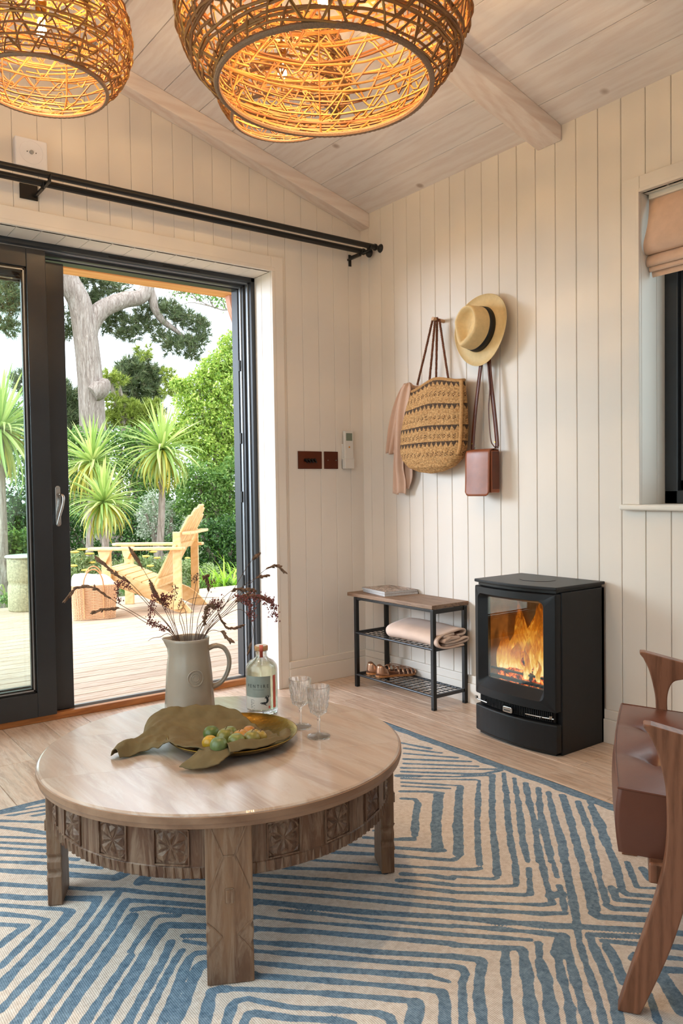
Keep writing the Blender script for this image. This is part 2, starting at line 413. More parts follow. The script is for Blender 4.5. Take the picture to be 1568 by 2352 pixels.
MB().prism([(LX, -0.05), (0.0, -0.05), (0, EAVE), (RX, roof(RX)), (LX, EAVE)], (0, FRONT, 0), (1, 0, 0), (0, 0, 1), (0, -1, 0), 0.1).build('core', WALL, wf)

# ceiling: planks running along the ridge on both slopes
ce = struct('ceiling')
def plank(x0, x1):
    z0, z1 = roof(x0 + 1e-6), roof(x1 - 1e-6); g = 0.0016 if x1 > x0 else -0.0016
    th = 0.02
    v = [(x0 + g, FRONT, z0), (x1 - g, FRONT, z1), (x1 - g, FRONT, z1 + th), (x0 + g, FRONT, z0 + th), (x0 + g, 0.3, z0), (x1 - g, 0.3, z1), (x1 - g, 0.3, z1 + th), (x0 + g, 0.3, z0 + th)]
    MB().raw(v, [(0, 1, 2, 3), (7, 6, 5, 4), (0, 4, 5, 1), (1, 5, 6, 2), (2, 6, 7, 3), (3, 7, 4, 0)]).build('plank', CEIL, ce, bevel=0.001, seg=1)
px = [0.02, -0.139] + [-0.139 - 0.1665 * i for i in range(1, 8)]
px[-1] = -1.304
px.append(RX)
for a, b in zip(px[1:], px[:-1]): plank(a, b)
lx = [2 * RX - q for q in px]
for a, b in zip(lx[:-1], lx[1:]): plank(a, b)
MB().raw([(0.2, FRONT, roof(0) + 0.0), (RX, FRONT, roof(RX) + 0.03), (LX - 0.2, FRONT, roof(LX)), (0.2, 0.31, roof(0)), (RX, 0.31, roof(RX) + 0.03), (LX - 0.2, 0.31, roof(LX))], [(0, 1, 4, 3), (1, 2, 5, 4)]).build('backing', BEAMW, ce, solid=0.0)
for v in ce.children[-1].data.vertices: v.co.z += 0.022
# rafters under the slope
def rafter(name, y0, y1, depth, label=None):
    o = struct(name)
    for sgn in (1, -1):
        q = [(0.0, roof(0)), (RX, roof(RX)), (RX, roof(RX) - depth), (0.0, roof(0) - depth)]
        if sgn < 0: q = [(2 * RX - a, b) for a, b in q]
        MB().prism(q, (0, y1, 0), (1, 0, 0), (0, 0, 1), (0, -1, 0), y1 - y0).build('rafter', BEAMW, o, bevel=0.004)
rafter('trim_3', -0.078, 0.0, 0.075)
rafter('trim_4', -1.30, -1.18, 0.062)
rafter('trim_5', -2.52, -2.40, 0.062)

# floor: limed oak planks running towards the door wall
fl = struct('floor')
MB().box((LX, FRONT, -0.06), (0.02, 0.33, -0.014)).build('subfloor', GROOVE, fl)
rng = random.Random(4)
x = 0.0; k = 0
while x > LX:
    x2 = max(LX, x - 0.165); y = 0.2; off = rng.uniform(0.25, 1.1); first = True
    while y > FRONT:
        L = off if first else 1.45; first = False; y2 = max(FRONT, y - L)
        MB().box((x2 + 0.0006, y2 + 0.0006, -0.014), (x - 0.0006, y - 0.0006, 0)).build('plank', OAKF, fl, bevel=0.0012, seg=1); y = y2
    x = x2; k += 1

# ------------------------------------------------------------------ sliding door
door = struct('door_1')
F0 = REV
mb = MB()
def frame_ring(mb, x0, x1, z0, z1, w, y0, y1, sides='lrt'):
    if 'r' in sides: mb.box((x1 - w, y0, z0), (x1, y1, z1))
    if 'l' in sides: mb.box((x0, y0, z0), (x0 + w, y1, z1))
    if 't' in sides: mb.box((x0, y0, z1 - w), (x1, y1, z1))
frame_ring(mb, DX0, DX1, 0.03, DZ, 0.022, F0, F0 + 0.145)
mb.build('outer_frame', DGREY, door, bevel=0.0025)
m2 = MB(); frame_ring(m2, DX0 + 0.020, DX1 - 0.021, 0.03, DZ - 0.020, 0.008, F0 + 0.025, F0 + 0.145); m2.build('track', LGREY, door, bevel=0.001)
m3 = MB(); frame_ring(m3, DX0 + 0.018, DX1 - 0.018, 0.03, DZ - 0.018, 0.022, F0 + 0.05, F0 + 0.145); m3.build('inner_frame', DGREY, door, bevel=0.002)
m4 = MB(); frame_ring(m4, DX0 + 0.036, DX1 - 0.038, 0.03, DZ - 0.034, 0.007, F0 + 0.070, F0 + 0.145); m4.build('track', LGREY, door, bevel=0.001)
m5 = MB(); frame_ring(m5, DX0 + 0.042, DX1 - 0.045, 0.03, DZ - 0.040, 0.006, F0 + 0.090, F0 + 0.15); m5.build('outer_rail', DGREY, door, bevel=0.001)
for z in (1.60, 1.23, 0.93, 0.5):
    MB().box((DX1 - 0.052, F0 + 0.078, z), (DX1 - 0.038, F0 + 0.086, z + 0.055)).build('keep', BLK, door, bevel=0.001)
for x0 in (-1.32, -1.06):
    MB().box((x0, F0 - 0.002, DZ - 0.017), (x0 + 0.19, F0 + 0.004, DZ - 0.009)).build('vent_slot', BLK, door, bevel=0.0015)
MB().box((DX0, F0 + 0.03, 0.0), (DX1, F0 + 0.062, 0.030)).build('threshold', OAKT, door, bevel=0.003)
MB().box((DX0, F0 + 0.062, 0.0), (DX1, F0 + 0.150, 0.022)).build('bottom_track', LGREY, door, bevel=0.0015)
MB().box((DX0, F0 + 0.098, 0.02), (DX1, F0 + 0.106, 0.032)).build('track', LGREY, door, bevel=0.001)
def leaf(name, x0, x1, y0, y1, sw, zb, z0, z1):
    m = MB().box((x0, y0, z0), (x0 + sw, y1, z1)).box((x1 - sw, y0, z0), (x1, y1, z1)).box((x0 + sw, y0, z0), (x1 - sw, y1, z0 + zb)).box((x0 + sw, y0, z1 - sw), (x1 - sw, y1, z1))
    o = m.build(name, DGREY, door, bevel=0.0025)
    c = 0.012
    a, b, lo, hi = x0 + sw, x1 - sw, z0 + zb, z1 - sw
    for k, (i, mt) in enumerate(((0.0, BLK), (0.007, LGREY), (0.013, BLK))):
        q = MB(); d = 0.006
        a1, b1, l1, h1 = a + i, b - i, lo + i, hi - i; yy = y0 + 0.010 + i * 0.4
        q.box((a1, yy, l1), (a1 + d, y1 - 0.006, h1)).box((b1 - d, yy, l1), (b1, y1 - 0.006, h1)).box((a1, yy, l1), (b1, y1 - 0.006, l1 + d)).box((a1, yy, h1 - d), (b1, y1 - 0.006, h1))
        q2 = q.build('glazing_bead', mt, o)
    MB().box((a + 0.005, (y0 + y1) / 2 - 0.001, lo + 0.005), (b - 0.005, (y0 + y1) / 2 + 0.001, hi - 0.005)).build('pane', PANE, o)
    return o
leaf('fixed_leaf', DX0 + 0.02, -1.592, F0 + 0.012, F0 + 0.052, 0.080, 0.105, 0.030, 2.03)
sl = leaf('sliding_leaf', DX0 + 0.02, -1.500, F0 + 0.066, F0 + 0.106, 0.080, 0.105, 0.030, 2.00)
hx, hy = -1.5501, F0 + 0.066
hp = [(hx + 0.0115 * math.cos(a), (0.935 + (0.078 if math.sin(a) > 0 else -0.078)) + 0.0115 * math.sin(a)) for a in np.linspace(0, 2 * PI, 24, endpoint=False)]
h = MB().prism(hp, (0, hy, 0), (1, 0, 0), (0, 0, 1), (0, -1, 0), 0.004).build('handle_plate', CHROME, sl, bevel=0.001)
grip = cr([(hx + 0.006, hy - 0.002, 0.985), (hx + 0.006, hy - 0.024, 0.987), (hx + 0.013, hy - 0.036, 0.975), (hx + 0.010, hy - 0.036, 0.94), (hx - 0.004, hy - 0.033, 0.89), (hx - 0.013, hy - 0.03, 0.853)], 6)
MB().tube(grip, [0.007] * 8 + [0.0065] * (len(grip) - 9) + [0.006], 10, flat=0.8).build('handle', CHROME, sl, smooth=True)
for sx in (-0.005, 0.006):
    for z in (1.010, 0.860): MB().lathe([(0, 0), (0.002, 0), (0.002, 0.001)], (0, 0, 0), 8)
sc_ = MB()
for sx in (-0.0045, 0.0055):
    for z in (1.013, 0.860):
        a = np.linspace(0, 2 * PI, 10, endpoint=False); sc_.prism([(hx + sx + 0.0022 * math.cos(q), z + 0.0022 * math.sin(q)) for q in a], (0, hy - 0.004, 0), (1, 0, 0), (0, 0, 1), (0, -1, 0), 0.0008)
sc_.build('screws', LGREY, sl)

# ------------------------------------------------------------------ curtain rods
def rod(name, a, y, z, r, x_end, x_start, label, brackets):
    o = thing(name, (x_end, y, z), label, 'curtain rod', None)
    MB().tube([(x_start, y, z), (x_end - 0.05, y, z)], r, 16).build('pole', BLK, o, smooth=True)
    prof = [(0.0, -0.052), (r * 1.25, -0.05), (r * 1.25, -0.042), (r * 0.8, -0.036), (r * 0.75, -0.026), (r * 1.3, -0.018), (r * 1.7, -0.010), (r * 1.7, -0.002), (r * 1.1, 0.0), (0, 0.0)]
    P = np.zeros((len(prof), 16, 3)); an = np.arange(16) * 2 * PI / 16
    for i, (q, t) in enumerate(prof): P[i, :, 0] = x_end + t; P[i, :, 1] = y + q * np.cos(an); P[i, :, 2] = z + q * np.sin(an)
    MB().grid(P, cv=True).build('finial', BLK, o, smooth=True)
    for bx in brackets:
        m = MB(); m.box((bx - 0.006, y + 0.0, z - r - 0.012), (bx + 0.006, 0.0, z - r - 0.003)); m.tube([(bx, y, z - r - 0.012), (bx, y, z - r + 0.004)], 0.006, 8)
        m.tube([(bx, y + (r + .004) * math.cos(t), z + (r + .004) * math.sin(t)) for t in np.linspace(PI, 2 * PI, 9)], 0.004, 6)
        m.build('bracket', BLK, o, bevel=0.001)
    return o
rod('curtain_rod', 0, -0.165, 2.2265, 0.0135, 0.0105, LX + 0.05, 'front black metal curtain rod, longer of the pair over the door', (-1.665, -0.075))
rr_ = rod('curtain_rod', 0, -0.105, 2.2131, 0.0135, -0.0191, LX + 0.05, 'rear black curtain rod, nearer the gable wall and slightly lower', (-1.675, -0.085))
for bx, w, z in ((-1.70, 0.07, 2.205), (-0.075, 0.016, 2.19)):
    MB().box((bx - w / 2, -0.006, z - 0.03), (bx + w / 2, 0.0, z + 0.03)).build('wall_plate', BLK, rr_, bevel=0.001)

# ------------------------------------------------------------------ things on the back wall
def wall_box(lo, hi, c, mat, bevel, label, cat, name):
    return MB().box(lo, hi)
s1_ = (-0.4227, 0, 1.1851); s2_ = (-0.2765, 0, 1.0956)
COPPER = m_plain('brown_bronze', '#5e2f1d', 0.35, 0.6, var=0.06)
BRASSD = m_plain('dark_toggle', '#141417', 0.25, 0.5)
o = thing('light_switch', (s1_[0], 0, s2_[2]), 'wide bronze switch plate with four black toggles, beside the door', 'light switch')
MB().box((s1_[0], -0.006, s2_[2]), (s2_[0], 0.0, s1_[2])).build('plate', COPPER, o, bevel=0.002)
zc = (s1_[2] + s2_[2]) / 2
for k in range(4):
    x = s1_[0] + 0.044 + k * 0.0185
    MB().tube([(x, -0.005, zc), (x, -0.010, zc)], 0.009, 12).tube([(x, -0.008, zc), (x, -0.022, zc - 0.012)], [0.0065, 0.0052], 10).build('toggle', BRASSD, o, smooth=True)
o = thing('blank_plate', (-0.2627, 0, s2_[2]), 'square bronze blanking plate between the switches and remote control', 'wall plate')
a_, b_ = (-0.2611, 0, 1.1855), (-0.1732, 0, 1.0958)
MB().box((a_[0], -0.006, b_[2]), (b_[0], 0.0, a_[2])).build('plate', COPPER, o, bevel=0.002)
for x in (a_[0] + 0.022, b_[0] - 0.014): MB().tube([(x, -0.0055, zc), (x, -0.0072, zc)], 0.0028, 10).build('screw', CHROME, o)
WPL = m_plain('white_plastic', '#dcd7d0', 0.35, var=0.02)
a_, b_ = (-0.1468, 0, 1.2944), (-0.0842, 0, 1.096)
o = thing('remote_control', (a_[0], 0, b_[2]), 'slim white remote control standing in a white wall holder', 'remote control')
MB().box((a_[0] + 0.003, -0.028, b_[2] + 0.012), (b_[0] - 0.003, -0.010, a_[2])).build('handset', WPL, o, bevel=0.004)
MB().box((a_[0] + 0.011, -0.0285, a_[2] - 0.052), (b_[0] - 0.011, -0.0275, a_[2] - 0.012)).build('display', m_plain('lcd', '#6f7a6c', 0.3), o, bevel=0.001)
MB().tube([(0.5 * (a_[0] + b_[0]), -0.028, a_[2] - 0.085), (0.5 * (a_[0] + b_[0]), -0.0295, a_[2] - 0.085)], 0.0045, 12).build('button', m_plain('orange_button', '#d98a2b', 0.4), o)
MB().box((a_[0], -0.032, b_[2]), (b_[0], 0.0, b_[2] + 0.055)).box((a_[0], -0.010, b_[2]), (b_[0], 0.0, b_[2] + 0.13)).build('holder', WPL, o, bevel=0.003)
a_, b_ = (-1.7548, -0.032, 2.4202), (-1.6306, -0.032, 2.2958)
PINK = m_plain('alarm_white', '#f0eef2', 0.4, var=0.02)
o = thing('alarm_sounder', (a_[0], 0, b_[2]), 'square white alarm unit on the gable above the curtain rods', 'alarm')
MB().box((a_[0], -0.032, b_[2] - 0.002), (b_[0], 0.0, a_[2] - 0.012)).build('housing', PINK, o, bevel=0.005)
cx, cz = (a_[0] + b_[0]) / 2, (a_[2] + b_[2]) / 2 - 0.004
MB().tube([(cx + 0.045 * math.cos(t), -0.032, cz + 0.045 * math.sin(t)) for t in np.linspace(0, 2 * PI, 40, endpoint=False)], 0.0012, 5, closed=True).build('ring', PINK, o)
MB().tube([(cx, -0.031, cz), (cx, -0.036, cz)], 0.008, 16).build('sensor', LGREY, o)
MB().tube([(cx - .017, -0.031, cz), (cx - .017, -0.034, cz)], 0.002, 8).build('led', BLK, o); MB().tube([(cx + .017, -0.031, cz), (cx + .017, -0.034, cz)], 0.002, 8).build('led', BLK, o)

# roman blind
LINEN = m_plain('blush_linen', '#d8b7a0', 0.9, var=0.06, scale=30, bump=0.25, bscale=500)
o = thing('roman_blind', (0.06, WY1, WZ1), 'blush linen roman blind gathered at the top of the side window', 'blind')
BY0, BY1 = WY0 + 0.012, WY1 - 0.010
def fold(zs, xs_, name, y0=BY0, y1=BY1):
    pr = cr([(a, b) for a, b in zip(xs_, zs)], 5); n = 24; P = np.zeros((len(pr), n, 3))
    for i, (a, b) in enumerate(pr):
        for j in range(n):
            t = j / (n - 1); P[i, j] = (a + 0.003 * math.sin(t * 9 + b * 30), y0 + (y1 - y0) * t + (0.008 * math.sin(b * 25) if j == n - 1 else 0), b + 0.002 * math.sin(t * 5))
    return MB().grid(P).build(name, LINEN, o, smooth='all', solid=0.004)
fold([2.052, 1.99, 1.93, 1.87, 1.838, 1.845], [0.045, 0.028, 0.012, 0.000, 0.018, 0.05], 'top_fold')
fold([1.85, 1.815, 1.795, 1.81], [0.045, 0.026, 0.034, 0.06], 'middle_fold')
fold([1.82, 1.79, 1.778, 1.79], [0.055, 0.042, 0.047, 0.07], 'lower_fold')
fold([1.80, 1.77, 1.758], [0.062, 0.058, 0.060], 'hem')
MB().box((0.03, BY0, 2.035), (0.08, BY1, 2.055)).build('headrail', TRIMP, o, bevel=0.002)

